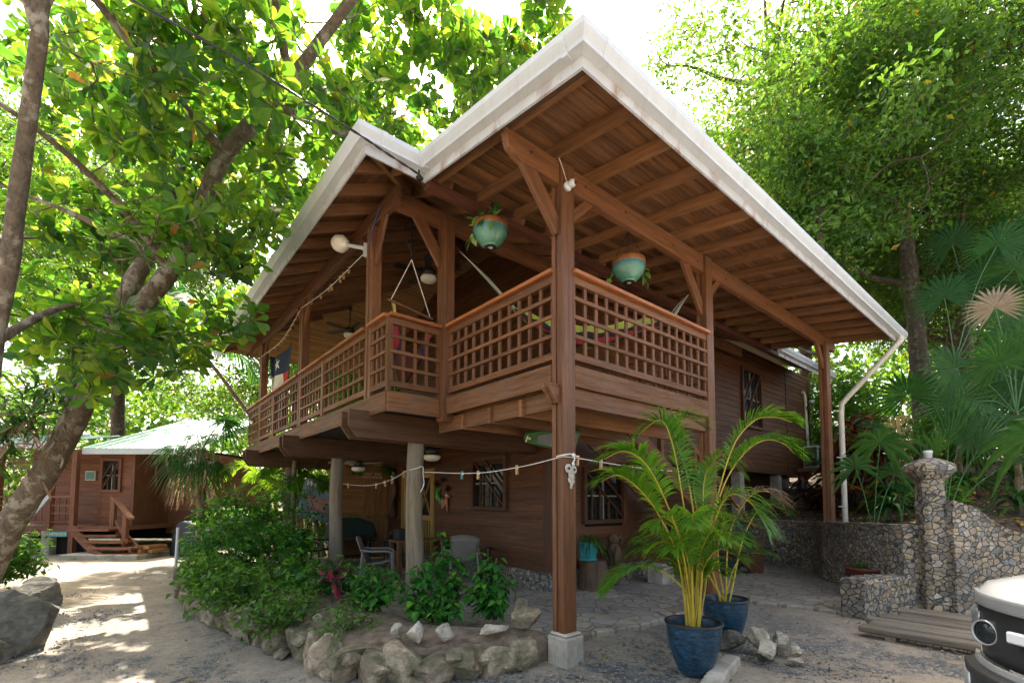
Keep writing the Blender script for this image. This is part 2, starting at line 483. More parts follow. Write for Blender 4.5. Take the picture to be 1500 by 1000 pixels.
M['soil'] = plain("potting_soil", (0.045, 0.03, 0.02), 0.95, var=0.5, scale=20, bump=0.8)
M['kgreen'] = plain("kayak_green", (0.06, 0.16, 0.05), 0.4, var=0.25)
M['kgrey'] = plain("kayak_grey", (0.20, 0.205, 0.22), 0.6)
M['barkA'] = barkm("almond_bark", (0.125, 0.092, 0.06), (0.32, 0.28, 0.22))
M['barkB'] = barkm("brown_bark", (0.075, 0.055, 0.035), (0.17, 0.15, 0.11))
M['barkP'] = barkm("palm_stem", (0.16, 0.12, 0.07), (0.25, 0.22, 0.15))
G3 = lambda a, b, c: [(0.0, a), (0.5, b), (1.0, c)]
M['almond'] = leafm("almond_leaf", [(0, (0.022, 0.07, 0.018)), (0.3, (0.036, 0.10, 0.02)), (0.7, (0.055, 0.135, 0.018)), (0.99, (0.10, 0.17, 0.02)), (0.997, (0.30, 0.14, 0.03))],
                    [(0, (0.08, 0.25, 0.02)), (0.3, (0.16, 0.38, 0.02)), (0.7, (0.28, 0.50, 0.025)), (0.99, (0.50, 0.62, 0.04)), (0.997, (0.75, 0.30, 0.05))], 0.36, 0.5)
M['small'] = leafm("small_leaf", [(0, (0.028, 0.075, 0.018)), (0.5, (0.05, 0.125, 0.022)), (0.975, (0.08, 0.17, 0.025)), (0.99, (0.28, 0.22, 0.02))],
                   [(0, (0.10, 0.26, 0.02)), (0.5, (0.20, 0.40, 0.03)), (0.975, (0.34, 0.52, 0.03)), (0.99, (0.7, 0.5, 0.05))], 0.34, 0.36)
M['bush'] = leafm("bush_leaf", G3((0.03, 0.08, 0.014), (0.055, 0.14, 0.018), (0.09, 0.19, 0.022)), G3((0.10, 0.30, 0.02), (0.16, 0.42, 0.03), (0.28, 0.55, 0.03)), 0.35, 0.35)
M['hib'] = leafm("hibiscus_leaf", [(0, (0.02, 0.085, 0.016)), (0.6, (0.035, 0.15, 0.02)), (1, (0.12, 0.30, 0.02))], [(0, (0.06, 0.3, 0.02)), (0.6, (0.10, 0.42, 0.02)), (1, (0.4, 0.7, 0.04))], 0.33, 0.3)
M['fanleaf'] = leafm("fan_palm_leaf", G3((0.012, 0.042, 0.010), (0.020, 0.07, 0.013), (0.045, 0.115, 0.016)), G3((0.05, 0.2, 0.03), (0.09, 0.32, 0.04), (0.18, 0.4, 0.03)), 0.45, 0.22, 0.18)
M['dryleaf'] = leafm("dry_leaf", G3((0.20, 0.13, 0.08), (0.30, 0.21, 0.13), (0.36, 0.28, 0.2)), G3((0.2, 0.12, 0.06), (0.3, 0.2, 0.1), (0.35, 0.25, 0.15)), 0.7, 0.3)
M['areca'] = leafm("areca_leaf", G3((0.03, 0.10, 0.015), (0.06, 0.17, 0.015), (0.13, 0.26, 0.02)), G3((0.15, 0.4, 0.02), (0.28, 0.55, 0.02), (0.55, 0.72, 0.03)), 0.35, 0.38)
M['arecastem'] = plain("yellow_palm_stem", (0.44, 0.33, 0.035), 0.4, var=0.25, scale=9)
M['croton'] = leafm("croton_leaf", [(0, (0.02, 0.012, 0.014)), (0.6, (0.045, 0.02, 0.018)), (0.8, (0.18, 0.05, 0.02)), (1, (0.10, 0.11, 0.02))],
                    [(0, (0.08, 0.02, 0.02)), (0.6, (0.3, 0.06, 0.03)), (0.8, (0.9, 0.22, 0.04)), (1, (0.8, 0.5, 0.04))], 0.3, 0.4)
M['cordy'] = leafm("cordyline_leaf", [(0, (0.03, 0.05, 0.025)), (0.55, (0.05, 0.045, 0.03)), (0.8, (0.10, 0.03, 0.035)), (0.9, (0.30, 0.03, 0.06)), (1, (0.35, 0.035, 0.07))],
                   [(0, (0.05, 0.12, 0.03)), (0.6, (0.15, 0.08, 0.05)), (1, (0.6, 0.06, 0.1))], 0.35, 0.3)
M['pothos'] = leafm("pothos_leaf", [(0, (0.03, 0.12, 0.02)), (0.6, (0.10, 0.24, 0.03)), (1, (0.30, 0.42, 0.12))], G3((0.1, 0.35, 0.03), (0.2, 0.5, 0.05), (0.4, 0.6, 0.15)), 0.3, 0.3)
M['litter'] = leafm("fallen_leaf", [(0, (0.16, 0.07, 0.03)), (0.5, (0.26, 0.13, 0.06)), (0.8, (0.42, 0.22, 0.04)), (1, (0.6, 0.42, 0.04))], G3((0.1, 0.05, 0.02), (0.2, 0.1, 0.03), (0.4, 0.3, 0.05)), 0.7, 0.15)
STC = [(0.0, (0.16, 0.16, 0.155)), (0.15, (0.26, 0.25, 0.225)), (0.36, (0.31, 0.265, 0.195)), (0.6, (0.40, 0.31, 0.20)), (0.8, (0.35, 0.30, 0.235)), (1.0, (0.45, 0.41, 0.345))]
M['wall'] = stonewall("rubble_stone", 9.5, STC, (0.105, 0.09, 0.07), 1.0, mw=0.055, sy=1.45)
M['flag'] = stonewall("flagstone_paving", 4.0, [(0, (0.25, 0.23, 0.20)), (0.3, (0.31, 0.275, 0.22)), (0.6, (0.36, 0.30, 0.215)), (1, (0.28, 0.265, 0.24))], (0.16, 0.13, 0.095), 0.5, flat=True, mw=0.035)
M['rock'] = rockm("border_rock", (0.27, 0.205, 0.135), (0.46, 0.38, 0.27), 0.6)
M['palerock'] = rockm("pale_rock", (0.42, 0.37, 0.28), (0.62, 0.57, 0.47))
M['boulder'] = rockm("boulder_rock", (0.13, 0.115, 0.09), (0.22, 0.2, 0.16), 0.2)
# ---------------------------------------------------------------- the wooden house
HS = thing("wooden_house", (0, 0, 0), "two storey brown timber house on posts with a white guttered overhanging roof", "house")
DK, RT = 3.03, 4.06                     # deck level, top of the hand rail
CX = -0.83                              # outer face of the long balcony
EX, EY = -1.525, 1.476                  # main eave lines
SX, SY = -0.80, -1.0                    # porch roof: rake line and eave line
BY = 11.1                               # far end of the balcony roof
WX, WY = 2.3, 2.6                       # ground floor wall faces
def shed(y): return 4.964 + 0.15 * (y - SY)

def post(x0, x1, y0, y1, z0, z1, name="post", mat='post', twin=True):
    b = MB()
    if twin:
        w = y1 - y0
        b.bb(x0, x1, y0, y0 + w * 0.46, z0, z1); b.bb(x0, x1, y0 + w * 0.66, y1, z0, z1)
        b.bb(x0 + 0.02, x1 - 0.02, y0 + w * 0.44, y0 + w * 0.68, z0 + 0.01, z1 - 0.01)
    else: b.bb(x0, x1, y0, y1, z0, z1)
    return b.build(name, M[mat], HS, bevel=0.006)
pA = post(0, 0.19, -0.004, 0.16, 0.25, 5.19)
b = MB(); b.prism([(-0.135, -0.135), (0.135, -0.135), (0.135, 0.135), (-0.135, 0.135)], (0.10, 0.07, -0.1), (1, 0, 0), (0, 1, 0), (0, 0, 0.33))
b.prism([(-0.12, -0.12), (0.12, -0.12), (0.12, 0.12), (-0.12, 0.12)], (0.10, 0.07, 0.23), (1, 0, 0), (0, 1, 0), (0, 0, 0.035))
b.build("footing", M['conc'], pA, bevel=0.03)
pB = post(3.0, 3.19, -0.004, 0.16, 0.2, 5.19)
b = MB(); b.bb(2.94, 3.25, -0.07, 0.22, -0.05, 0.22); b.build("footing", M['conc'], pB, bevel=0.03)
post(8.1, 8.32, -0.004, 0.16, 1.0, 5.05)
# corner post hanging past the rim
b = MB(); b.box((0.02, 2.315, 4.18), (2.86, 0.21, 0.16), (Vector((0, 0, 1)), Vector((0, 1, 0)), Vector((-1, 0, 0))))
b.prism([(-0.105, 0), (-0.07, -0.05), (0.07, -0.05), (0.105, 0)], (-0.06, 2.315, 2.748), (0, 1, 0), (0, 0, 1), (0.16, 0, 0))
b.build("post", M['post'], HS, bevel=0.005)
for yy in (2.99, 6.24, 9.55):
    post(CX - 0.01, CX + 0.14, yy - 0.10, yy + 0.10, 2.72, 5.55)
# plinth posts below
for (x, y) in ((-0.05, 3.02), (-0.05, 6.3), (-0.08, 9.6)):
    pts = [(x + 0.012 * math.sin(i), y, -0.05 + 2.55 * i / 7) for i in range(8)]
    b = MB(); b.tube(pts, [0.135, 0.132, 0.130, 0.128, 0.126, 0.125, 0.124, 0.123], 18, wob=0.05)
    b.build("round_post", M['pole'], HS)
# double cross beams under the balcony, ends cut on the slant
def cut_beam(y, w, x0, x1, z0, z1, mat='darkbeam', name="cross_beam", parent=HS):
    b = MB(); c = 0.16
    for q in (y, y + w):
        b.prism([(x0, z1), (x0, z0 + c), (x0 + c * 0.75, z0), (x1, z0), (x1, z1)], (0, q, 0), (1, 0, 0), (0, 0, 1), (0, 0.05, 0))
    return b.build(name, M[mat], parent, bevel=0.004)
for yy in (2.86, 6.12, 9.45): cut_beam(yy, 0.26, -1.13, 2.28, 2.45, 2.83)
cut_beam(0.045, 0.06, -0.16, 3.0, 2.6, 2.80, 'rim', "deck_beam")
# deck
b = MB()
for k in range(22):
    y = 0.03 + k * 0.12
    b.bb(0.03, 3.15, y, y + 0.113, 2.995, DK - 0.005)
for k in range(70):
    y = 2.67 + k * 0.118
    b.bb(CX + 0.02, 2.85, y, y + 0.111, 2.995, DK - 0.005)
b.build("deck", M['rim'], HS)
b = MB()
for k, x in enumerate(np.arange(0.22, 3.1, 0.42)): b.bb(x, x + 0.05, 0.11, 2.6, 2.76, 2.994)
for k, y in enumerate((0.7, 1.3, 1.9)): b.bb(0.05, 3.1, y, y + 0.05, 2.56, 2.757)
b.build("deck_joists", M['rafter'], HS)
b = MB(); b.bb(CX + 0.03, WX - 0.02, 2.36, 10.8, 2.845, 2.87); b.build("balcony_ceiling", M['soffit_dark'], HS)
b = MB()
b.bb(0.19, 3.0, 0.0, 0.04, 2.80, DK)
b.bb(-0.02, 0.02, 0.16, 2.21, 2.79, DK)
b.bb(CX, -0.06, 2.33, 2.37, 2.76, DK)
b.bb(CX - 0.02, CX + 0.02, 2.372, 10.84, 2.76, DK)
b.bb(3.15, 3.19, 0.16, 2.6, 2.78, DK)
b.bb(0.10, 0.14, 0.16, 2.6, 2.58, 2.785)
b.build("rim_board", M['rim'], HS, bevel=0.004)

# lattice railings: bars and rails let into each other, an orange varnished hand rail on top
def railing(p0, p1, capped=True, n=None, ret=None):
    p0 = Vector(p0); p1 = Vector(p1); a = (p1 - p0); L = a.length; a.normalize()
    nrm = Vector((-a.y, a.x, 0)); up = Vector((0, 0, 1)); b = MB()
    n = n or max(1, round(L / 0.185))
    for k in range(n + 1):
        q = p0 + a * (0.02 + (L - 0.04) * k / n)
        b.box((q.x, q.y, (3.12 + 3.96) / 2), (3.96 - 3.12, 0.042, 0.024), (up, a, nrm))
    for z in (3.345, 3.555, 3.76):
        b.box((p0 + p1) / 2 - nrm * 0.0245 + up * z, (L, 0.024, 0.04), (a, nrm, up))
    b.box((p0 + p1) / 2 + up * 3.13, (L, 0.052, 0.075), (a, nrm, up))
    b.box((p0 + p1) / 2 + up * 3.965, (L, 0.052, 0.085), (a, nrm, up))
    o = b.build("railing", M['lattice'], HS)
    if capped:
        c = MB(); c.box((p0 + p1) / 2 + up * 4.037 - nrm * 0.01, (L + 0.06, 0.15, 0.045), (a, nrm, up))
        c.build("hand_rail", M['cap'], o, bevel=0.006)
    return o
railing((0.19, 0.04, 0), (3.0, 0.04, 0), n=15)
railing((0.04, 2.21, 0), (0.04, 0.16, 0), n=11)
railing((CX + 0.03, 2.36, 0), (-0.06, 2.36, 0), n=4)
railing((CX + 0.02, 2.89, 0), (CX + 0.02, 2.40, 0), n=3)
seg = [3.09, 4.83, 4.93, 6.14, 6.34, 8.13, 8.23, 9.45, 9.65, 10.82]
for i in range(0, 10, 2): railing((CX + 0.02, seg[i + 1], 0), (CX + 0.02, seg[i], 0), n=(8, 7, 9, 7, 6)[i // 2])
railing((3.15, 2.5, 0), (3.15, 0.2, 0), n=12, capped=False)
for y in (4.88, 8.18):
    b = MB(); b.bb(CX - 0.02, CX + 0.06, y - 0.05, y + 0.05, 3.04, 4.0); b.build("rail_post", M['post'], HS, bevel=0.004)
b = MB(); b.bb(CX - 0.01, CX + 0.04, 2.34, 2.39, 3.03, 4.0); b.build("rail_post", M['lattice'], HS)

# top beams, plates, braces
b = MB(); b.prism([(-0.74, 5.20), (-0.69, 5.03), (-0.52, 4.95), (8.80, 4.95), (8.80, 5.13), (8.72, 5.20)], (0, 0.035, 0), (1, 0, 0), (0, 0, 1), (0, 0.085, 0))
pbm = b.build("porch_beam", M['beam'], HS, bevel=0.005)
for x in (-0.40, 0.42, 1.15, 2.2, 2.85, 3.7, 5.2, 7.6): b = MB(); b.lathe([(0.0, 0.006), (0.016, 0.006), (0.018, 0.0)], (x, 0.035, 5.10 - 0.04 * (x > 2)), 12, ax=(Vector((1, 0, 0)), Vector((0, 0, 1)), Vector((0, -1, 0)))); b.build("bolt", M['black'], pbm)
b = MB(); b.bb(CX, CX + 0.09, 2.2, 10.95, 5.49, 5.72); b.build("roof_plate", M['beam'], HS, bevel=0.004)
b = MB(); b.bb(CX + 0.093, 9.3, 2.30, 2.39, 5.49, 5.72); b.build("roof_plate", M['beam'], HS, bevel=0.004)
b = MB(); b.bb(SX + 0.02, 9.35, 1.41, 1.52, shed(1.46) - 0.03, shed(1.46) + 0.065); b.build("ridge_beam", M['red'], HS)
def brace(p0, p1, w=0.05, h=0.13, up=(0, 0, 1), mat='post'):
    b = MB(); b.beam(p0, p1, w, h, up); return b.build("brace", M[mat], HS, bevel=0.004)
brace((0.03, 0.08, 4.45), (-0.47, 0.08, 5.02), 0.06, 0.17, mat='beam')
brace((0.16, 0.08, 4.62), (0.55, 0.08, 5.0), 0.05, 0.11)
brace((3.03, 0.08, 4.36), (2.52, 0.08, 5.0), 0.05, 0.16)
brace((3.16, 0.08, 4.62), (3.55, 0.08, 5.0), 0.05, 0.11)
brace((8.13, 0.08, 4.5), (7.75, 0.08, 5.0), 0.06, 0.16)
brace((-0.02, 2.345, 4.95), (-0.47, 2.345, 5.58), 0.05, 0.17)
brace((CX + 0.045, 2.93, 4.95), (CX + 0.045, 2.55, 5.58), 0.05, 0.14)
brace((CX + 0.045, 3.06, 5.05), (CX + 0.045, 3.45, 5.55), 0.05, 0.11)
brace((CX + 0.045, 6.2, 4.95), (CX + 0.045, 5.78, 5.55), 0.05, 0.13)
brace((CX + 0.045, 6.3, 5.05), (CX + 0.045, 6.7, 5.55), 0.05, 0.11)
brace((CX + 0.045, 9.5, 4.95), (CX + 0.045, 9.1, 5.55), 0.05, 0.13)
brace((CX + 0.045, 9.62, 4.95), (CX + 0.045, 10.05, 5.55), 0.05, 0.11)
# hip rafter from the balcony roof's corner
b = MB(); b.beam((EX + 0.02, EY + 0.02, 5.50), (2.9, 5.9, 7.46), 0.06, 0.15); b.build("hip_rafter", M['rafter'], HS)

# porch roof rafters (each its own) and boards
xs = list(np.arange(-0.66, 9.35, 0.60))
for x in xs:
    b = MB(); b.beam((x, SY + 0.02, shed(SY) + 0.14), (x, 1.41, shed(1.41) + 0.14), 0.055, 0.135); b.build("rafter", M['rafter'], HS)
b = MB(); w = 0.14
y = SY
while y < 1.47:
    y1 = min(y + w - 0.006, 1.47)
    zc = shed((y + y1) / 2) + 0.222
    L = 9.35 - (SX + 0.01)
    b.box(((SX + 0.01 + 9.35) / 2, (y + y1) / 2, zc), (L, y1 - y, 0.02), (Vector((1, 0, 0)), Vector((0, 1, 0.15)).normalized(), Vector((0, -0.15, 1)).normalized()))
    y += w
pr = b.build("porch_roof", M['soffit'], HS)
b = MB(); b.box(((SX + 9.35) / 2 - 0.02, 0.22, shed(0.22) + 0.262), (9.35 - SX + 0.08, 2.62, 0.025), (Vector((1, 0, 0)), Vector((0, 1, 0.15)).normalized(), Vector((0, -0.15, 1)).normalized()))
b.build("roof_sheet", M['roof_sheet'], pr)
# main hip roof: rafters under boarded slopes
SL = 0.45
def main_l(x): return 5.46 + SL * (x - EX)
def main_r(y): return 5.46 + SL * (y - EY)
for k, y in enumerate(np.arange(1.95, 11.0, 0.55)):
    xe = min(2.88, EX + (y - EY)) if y < 6.3 else min(2.88, EX + (BY - y))
    if xe - EX < 0.25: continue
    b = MB(); b.beam((EX + 0.02, y, main_l(EX + 0.02) + 0.03), (xe, y, main_l(xe) + 0.03), 0.055, 0.14); b.build("balcony_rafter", M['rafter'], HS)
for x in np.arange(-1.0, 9.2, 0.6):
    ye = min(3.4, EY + (x - EX))
    if ye < EY + 0.2: continue
    b = MB(); b.beam((x, EY + 0.06, main_r(EY + 0.06) + 0.03), (x, ye, main_r(ye) + 0.03), 0.055, 0.14); b.build("porch_rafter", M['rafter'], HS)
AX, AY = EX + (BY - EY) / 2, (BY + EY) / 2; AZ = main_l(AX) + 0.11
def slope(pts, ax, name, parent, th, dz, mat):
    vs = [Vector(p) + Vector((0, 0, dz)) for p in pts]; n = len(vs)
    vs2 = [v + Vector((0, 0, th)) for v in vs]
    g = [(v.y, v.x, 0) if ax else (v.x, v.y, 0) for v in vs] * 2
    b = MB(); b.add(vs + vs2, [tuple(range(n)), tuple(range(2 * n - 1, n - 1, -1))] + [(i, i + n, (i + 1) % n + n, (i + 1) % n) for i in range(n)], g, r=0.5)
    return b.build(name, M[mat], parent)
E1 = (EX, EY, 5.57); E2 = (EX, BY, 5.57); RX = 10.0
mr = slope([E1, (AX, AY, AZ), E2], True, "main_roof", HS, 0.025, 0, 'soffit')
slope([E1, (13.6, EY, 5.57), (13.6, AY, AZ), (AX, AY, AZ)], False, "roof_slope", mr, 0.025, 0, 'soffit')
slope([E2, (AX, AY, AZ), (13.6, AY, AZ), (13.6, BY, 5.57)], False, "cane_ceiling", mr, 0.025, 0, 'mat')
slope([(EX - .03, EY - .03, 5.57), (AX, AY, AZ + .02), (EX - .03, BY, 5.57)], True, "roof_sheet", mr, 0.02, 0.04, 'roof_sheet')
slope([(EX - .03, EY - .03, 5.57), (13.6, EY - .03, 5.57), (13.6, AY, AZ + .02), (AX, AY, AZ + .02)], False, "roof_sheet", mr, 0.02, 0.04, 'roof_sheet')
# white fascia boards and gutters, mitred round the corners
FP = [(0.0, 0.0), (0.022, 0.0), (0.022, 0.16), (0.0, 0.16)]
GP = [(0.023, 0.095), (0.108, 0.095), (0.112, 0.125), (0.138, 0.165), (0.150, 0.19), (0.150, 0.245), (0.138, 0.252), (0.132, 0.215), (0.100, 0.185), (0.023, 0.185)]
EV = [(Vector((EX, BY, 5.36)), (-1, 0)), (Vector((EX, EY, 5.36)), (-1, -1)), (Vector((SX, EY, 5.36)), (-1, -1)), (Vector((SX, SY, 4.964)), (-1, -1)), (Vector((9.40, SY, 4.964)), (0, -1))]
def eave(prof, i, parent, name, mat, ev=EV):
    (a, ma), (c, mc) = ev[i], ev[i + 1]
    seg_n = Vector((-1, 0)) if abs(a.x - c.x) < 1e-4 else Vector((0, -1))
    b = MB(); n = len(prof); vs = []; g = []
    for p, m in ((a, ma), (c, mc)):
        for o, z in prof:
            vs.append(Vector((p.x + m[0] * o, p.y + m[1] * o, p.z + z)))
            g.append(((p - a).length, o, z))
    b.add(vs, [(k, (k + 1) % n, (k + 1) % n + n, k + n) for k in range(n)] + [tuple(range(n))[::-1], tuple(range(n, 2 * n))], g)
    return b.build(name, M[mat], parent)
for i in range(4):
    fo = eave(FP, i, HS, "fascia", 'fascia')
    go = eave(GP, i, HS, "gutter", 'white')
    # slip joints of the gutter
    (a, ma), (c, mc) = EV[i], EV[i + 1]
    L = (c - a).length
    for t in ([0.12, L - 0.12] if L < 3 else [0.12, L * 0.5, L - 0.12]):
        p = a + (c - a) * (t / L); q = a + (c - a) * ((t + 0.06) / L)
        mm = (-1, 0) if abs(a.x - c.x) < 1e-4 else (0, -1)
        jp = [(o + (0.004 if o > 0.1 else 0), z - 0.003 if z < 0.15 else z + 0.003) for o, z in GP]
        ob = eave(jp, 0, go, "gutter_joint", 'white', [(p, mm), (q, mm)])
EV2 = [(Vector((9.45, EY, 5.36)), (0, -1)), (Vector((13.6, EY, 5.36)), (0, -1))]
eave(FP, 0, HS, "fascia", 'fascia', EV2); eave(GP, 0, HS, "gutter", 'white', EV2)
# rain pipe at the far end of the porch
dsp = [(9.02, -1.10, 5.06), (9.02, -1.10, 4.98), (8.98, -1.02, 4.88), (8.62, -0.22, 3.86), (8.58, -0.12, 3.72), (8.58, -0.10, 3.5), (8.60, -0.10, 1.0)]
b = MB(); b.tube(dsp, 0.055, 14); dp = b.build("downspout", M['pvc'], HS)
for z in (3.55, 2.55, 1.5):
    b = MB(); b.tube([(8.59, -0.10, z - 0.012), (8.59, -0.10, z + 0.012)], 0.062, 14); b.bb(8.32, 8.54, -0.10, -0.06, z - 0.01, z + 0.01); b.build("pipe_bracket", M['white'], dp)

# ---- walls of lap boards
def siding(b, p0, p1, z0, z1, nrm, bh=0.15, holes=()):
    p0 = Vector((*p0, 0)); p1 = Vector((*p1, 0)); a = p1 - p0; L = a.length; a.normalize(); n = Vector((*nrm, 0)); up = Vector((0, 0, 1))
    z = z0
    while z < z1 - 0.02:
        zt = min(z + bh, z1)
        spans = [(0.0, L)]
        for (h0, h1, hz0, hz1) in holes:
            if zt > hz0 + 0.02 and z < hz1 - 0.02:
                ns = []
                for s0, s1 in spans:
                    if h0 > s0: ns.append((s0, min(h0, s1)))
                    if h1 < s1: ns.append((max(h1, s0), s1))
                spans = [q for q in ns if q[1] - q[0] > 0.01]
        for s0, s1 in spans:
            q0 = p0 + a * s0; q1 = p0 + a * s1; o = random.uniform(0, 50)
            vs = [q0 + n * 0.022 + up * z, q1 + n * 0.022 + up * z, q1 + n * 0.006 + up * zt, q0 + n * 0.006 + up * zt, q0 + up * z - n * 0.02, q1 + up * z - n * 0.02, q1 + up * zt - n * 0.02, q0 + up * zt - n * 0.02]
            g = [(s0 + o, 0, o), (s1 + o, 0, o), (s1 + o, bh, o), (s0 + o, bh, o), (s0 + o, .03, o), (s1 + o, .03, o), (s1 + o, bh, o + .03), (s0 + o, bh, o + .03)]
            b.add(vs, [(0, 1, 2, 3), (5, 4, 7, 6), (4, 5, 1, 0), (3, 2, 6, 7), (1, 5, 6, 2), (4, 0, 3, 7)], g)
        z += bh
    return b
def window(c, a, nrm, w, h, diag, bars, name="window", panes=True, mullion=True, fr='trim', parent=HS):
    c = Vector(c); a = Vector(a); n = Vector(nrm); up = Vector((0, 0, 1))
    b = MB(); t = 0.08
    for s in (-1, 1):
        b.box(c + a * (s * (w / 2 + t / 2)) + n * 0.012, (h + 2 * t, t, 0.09), (up, a, n))
        b.box(c + up * (s * (h / 2 + t / 2)) + n * 0.0145, (w, t, 0.085), (a, up, n))
    fo = b.build(name, M[fr], parent, bevel=0.004)
    b = MB(); b.box(c - n * 0.05, (w, h, 0.008), (a, up, n)); b.build("pane", M['glass'], fo)
    b = MB(); b.box(c - n * 0.11 + a * (w * 0.22), (w * 0.35, h, 0.01), (a, up, n)); b.build("curtain", M['curtain'], fo)
    if mullion:
        b = MB()
        b.box(c - n * 0.035, (w, 0.025, 0.03), (a, up, n)); b.box(c - n * 0.035, (h, 0.025, 0.0302), (up, a, n))
        b.build("sash_bar", M['curtain'], fo)
    b = MB()
    for k in range(bars):
        x = -w / 2 + w * (k + 0.7) / (bars + 0.4)
        # bars stop at the slanted brace
        zt = h / 2 - (x + w / 2) / w * h * 0.95
        b.box(c + a * (x * diag) + n * 0.0 + up * ((zt - h / 2) / 2), (max(0.05, zt + h / 2), 0.035, 0.03), (up, a, n))
    b.beam(c - a * (w / 2 * diag) + up * (h / 2) + n * 0.024, c + a * (w / 2 * diag) - up * (h / 2 - 0.02) + n * 0.024, 0.03, 0.045, n)
    b.beam(c - a * (w * 0.12 * diag) + up * (h / 2) + n * 0.0245, c + a * (w / 2 * diag) - up * (h * 0.12) + n * 0.0245, 0.03, 0.045, n)
    b.build("window_guard", M['trim'], fo)
    return fo
b = MB()
siding(b, (WX, 8.87), (WX, WY), 0.37, 2.84, (-1, 0), 0.15, holes=((8.87 - 8.0, 8.87 - 6.42, 0, 2.34), (8.87 - 4.75, 8.87 - 3.73, 1.49, 2.43)))
b.build("wall", M['siding'], HS)
b = MB(); siding(b, (WX, WY), (5.5, WY), 0.37, 2.9, (0, -1), 0.15, holes=((0.95, 2.08, 1.24, 2.17),)); b.build("wall", M['siding'], HS)
b = MB()
b.bb(WX - 0.03, WX + 0.08, WY - 0.03, WY + 0.08, 0.34, 2.9)
b.bb(WX - 0.028, WX + 0.02, 2.68, 8.8, 2.34, 2.42 + 0.02)
b.build("corner_board", M['trim'], HS, bevel=0.004)
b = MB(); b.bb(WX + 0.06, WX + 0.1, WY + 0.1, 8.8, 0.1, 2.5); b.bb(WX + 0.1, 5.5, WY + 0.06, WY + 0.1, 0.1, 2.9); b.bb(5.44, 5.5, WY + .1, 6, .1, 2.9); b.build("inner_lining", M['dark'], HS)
b = MB(); b.bb(WX - 0.04, WX + 0.1, WY - 0.035, 8.87, -0.05, 0.365); b.bb(WX + 0.1, 5.6, WY - 0.04, WY + 0.1, -0.05, 0.364); b.build("stone_plinth", M['wall'], HS)
window((WX - 0.03, 4.24, 1.96), (0, -1, 0), (-1, 0, 0), 1.0, 0.92, 1, 3)
window((3.81, WY - 0.03, 1.705), (1, 0, 0), (0, -1, 0), 1.1, 0.90, 1, 4)
# double screen door with crossed braces in pale yellow frames
b = MB(); yd = (6.44, 7.21, 7.98)
for j in (6.42, 7.98): b.bb(WX - 0.05, WX + 0.04, j - 0.05, j + 0.05, 0.07, 2.38)
b.bb(WX - 0.048, WX + 0.04, 6.47, 7.93, 2.30, 2.378)
db = b.build("double_door", M['yellow'], HS, bevel=0.004)
for j in (0, 1):
    y0, y1 = yd[j] + 0.045, yd[j + 1] - 0.04; b = MB()
    for y in (y0 + 0.045, y1 - 0.045): b.bb(WX - 0.03, WX + 0.01, y - 0.045, y + 0.045, 0.1, 2.29)
    for z in (0.16, 1.2, 2.23): b.bb(WX - 0.028, WX + 0.008, y0 + 0.09, y1 - 0.09, z - 0.06, z + 0.06)
    b.beam((WX - 0.01, y0 + 0.09, 1.26), (WX - 0.01, y1 - 0.09, 2.17), 0.025, 0.05, (1, 0, 0)); b.beam((WX - 0.0145, y1 - 0.09, 1.26), (WX - 0.0145, y0 + 0.09, 2.17), 0.02, 0.05, (1, 0, 0))
    for y in np.linspace(y0 + 0.18, y1 - 0.18, 4): b.bb(WX - 0.02, WX, y - 0.018, y + 0.018, 0.22, 1.14)
    lf = b.build("door_leaf", M['yellow'], db)
    b = MB(); b.bb(WX + 0.02, WX + 0.03, y0, y1, 0.1, 2.28); b.build("screen", M['glass'], db)
# storeroom wall across the back of the terrace with its slatted door
b = MB(); siding(b, (0.78, 8.87), (2.28, 8.87), 0.1, 2.84, (0, -1), 0.15, holes=((0.86, 1.48, 0, 2.14),)); b.build("wall", M['siding_pale'], HS)
b = MB(); b.bb(0.70, 0.80, 8.84, 8.94, 0.07, 2.44); b.build("corner_board", M['siding_pale'], HS)
b = MB(); b.bb(1.58, 1.64, 8.83, 8.9, 0.08, 2.2); b.bb(2.26, 2.288, 8.83, 8.9, 0.08, 2.2); b.bb(1.64, 2.26, 8.83, 8.9, 2.14, 2.2); fd = b.build("slatted_door", M['siding_pale'], HS)
b = MB()
for k in range(9): b.bb(1.645 + k * 0.068, 1.645 + k * 0.068 + 0.06, 8.85, 8.87, 0.1, 2.13)
for z in (0.2, 1.18, 2.06): b.bb(1.645, 2.255, 8.838, 8.849, z - 0.05, z + 0.05)
b.build("door_leaf", M['siding_pale'], fd)
b = MB(); b.ball((2.2, 8.80, 1.2), 0.03, 10); b.tube([(2.2, 8.80, 1.2), (2.2, 8.84, 1.2)], 0.012, 8); b.build("knob", M['steel'], fd)
# upper walls
b = MB(); siding(b, (2.9, WY), (15.0, WY), 2.55, 5.95, (0, -1), 0.15, holes=((6.95, 8.1, 3.75, 5.33),)); b.build("wall", M['siding'], HS)
b = MB(); siding(b, (2.9, 9.4), (2.9, WY), 3.0, 7.2, (-1, 0), 0.15); b.build("wall", M['siding'], HS)
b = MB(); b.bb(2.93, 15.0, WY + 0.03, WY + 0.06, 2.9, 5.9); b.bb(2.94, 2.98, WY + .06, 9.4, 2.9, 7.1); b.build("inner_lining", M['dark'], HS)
b = MB()
for x in (2.87, 12.95, 14.95): b.bb(x, x + 0.1, WY - 0.032, WY + 0.03, 2.5, 5.8)
b.bb(3.0, 14.9, WY - 0.03, WY + 0.03, 2.45, 2.55)
b.build("corner_board", M['trim'], HS)
window((10.43, WY - 0.03, 4.54), (1, 0, 0), (0, -1, 0), 1.12, 1.55, -1, 3)
b = MB(); b.bb(5.6, 15.0, 3.3, 3.36, 0.9, 2.5); b.build("under_wall", M['trim'], HS)
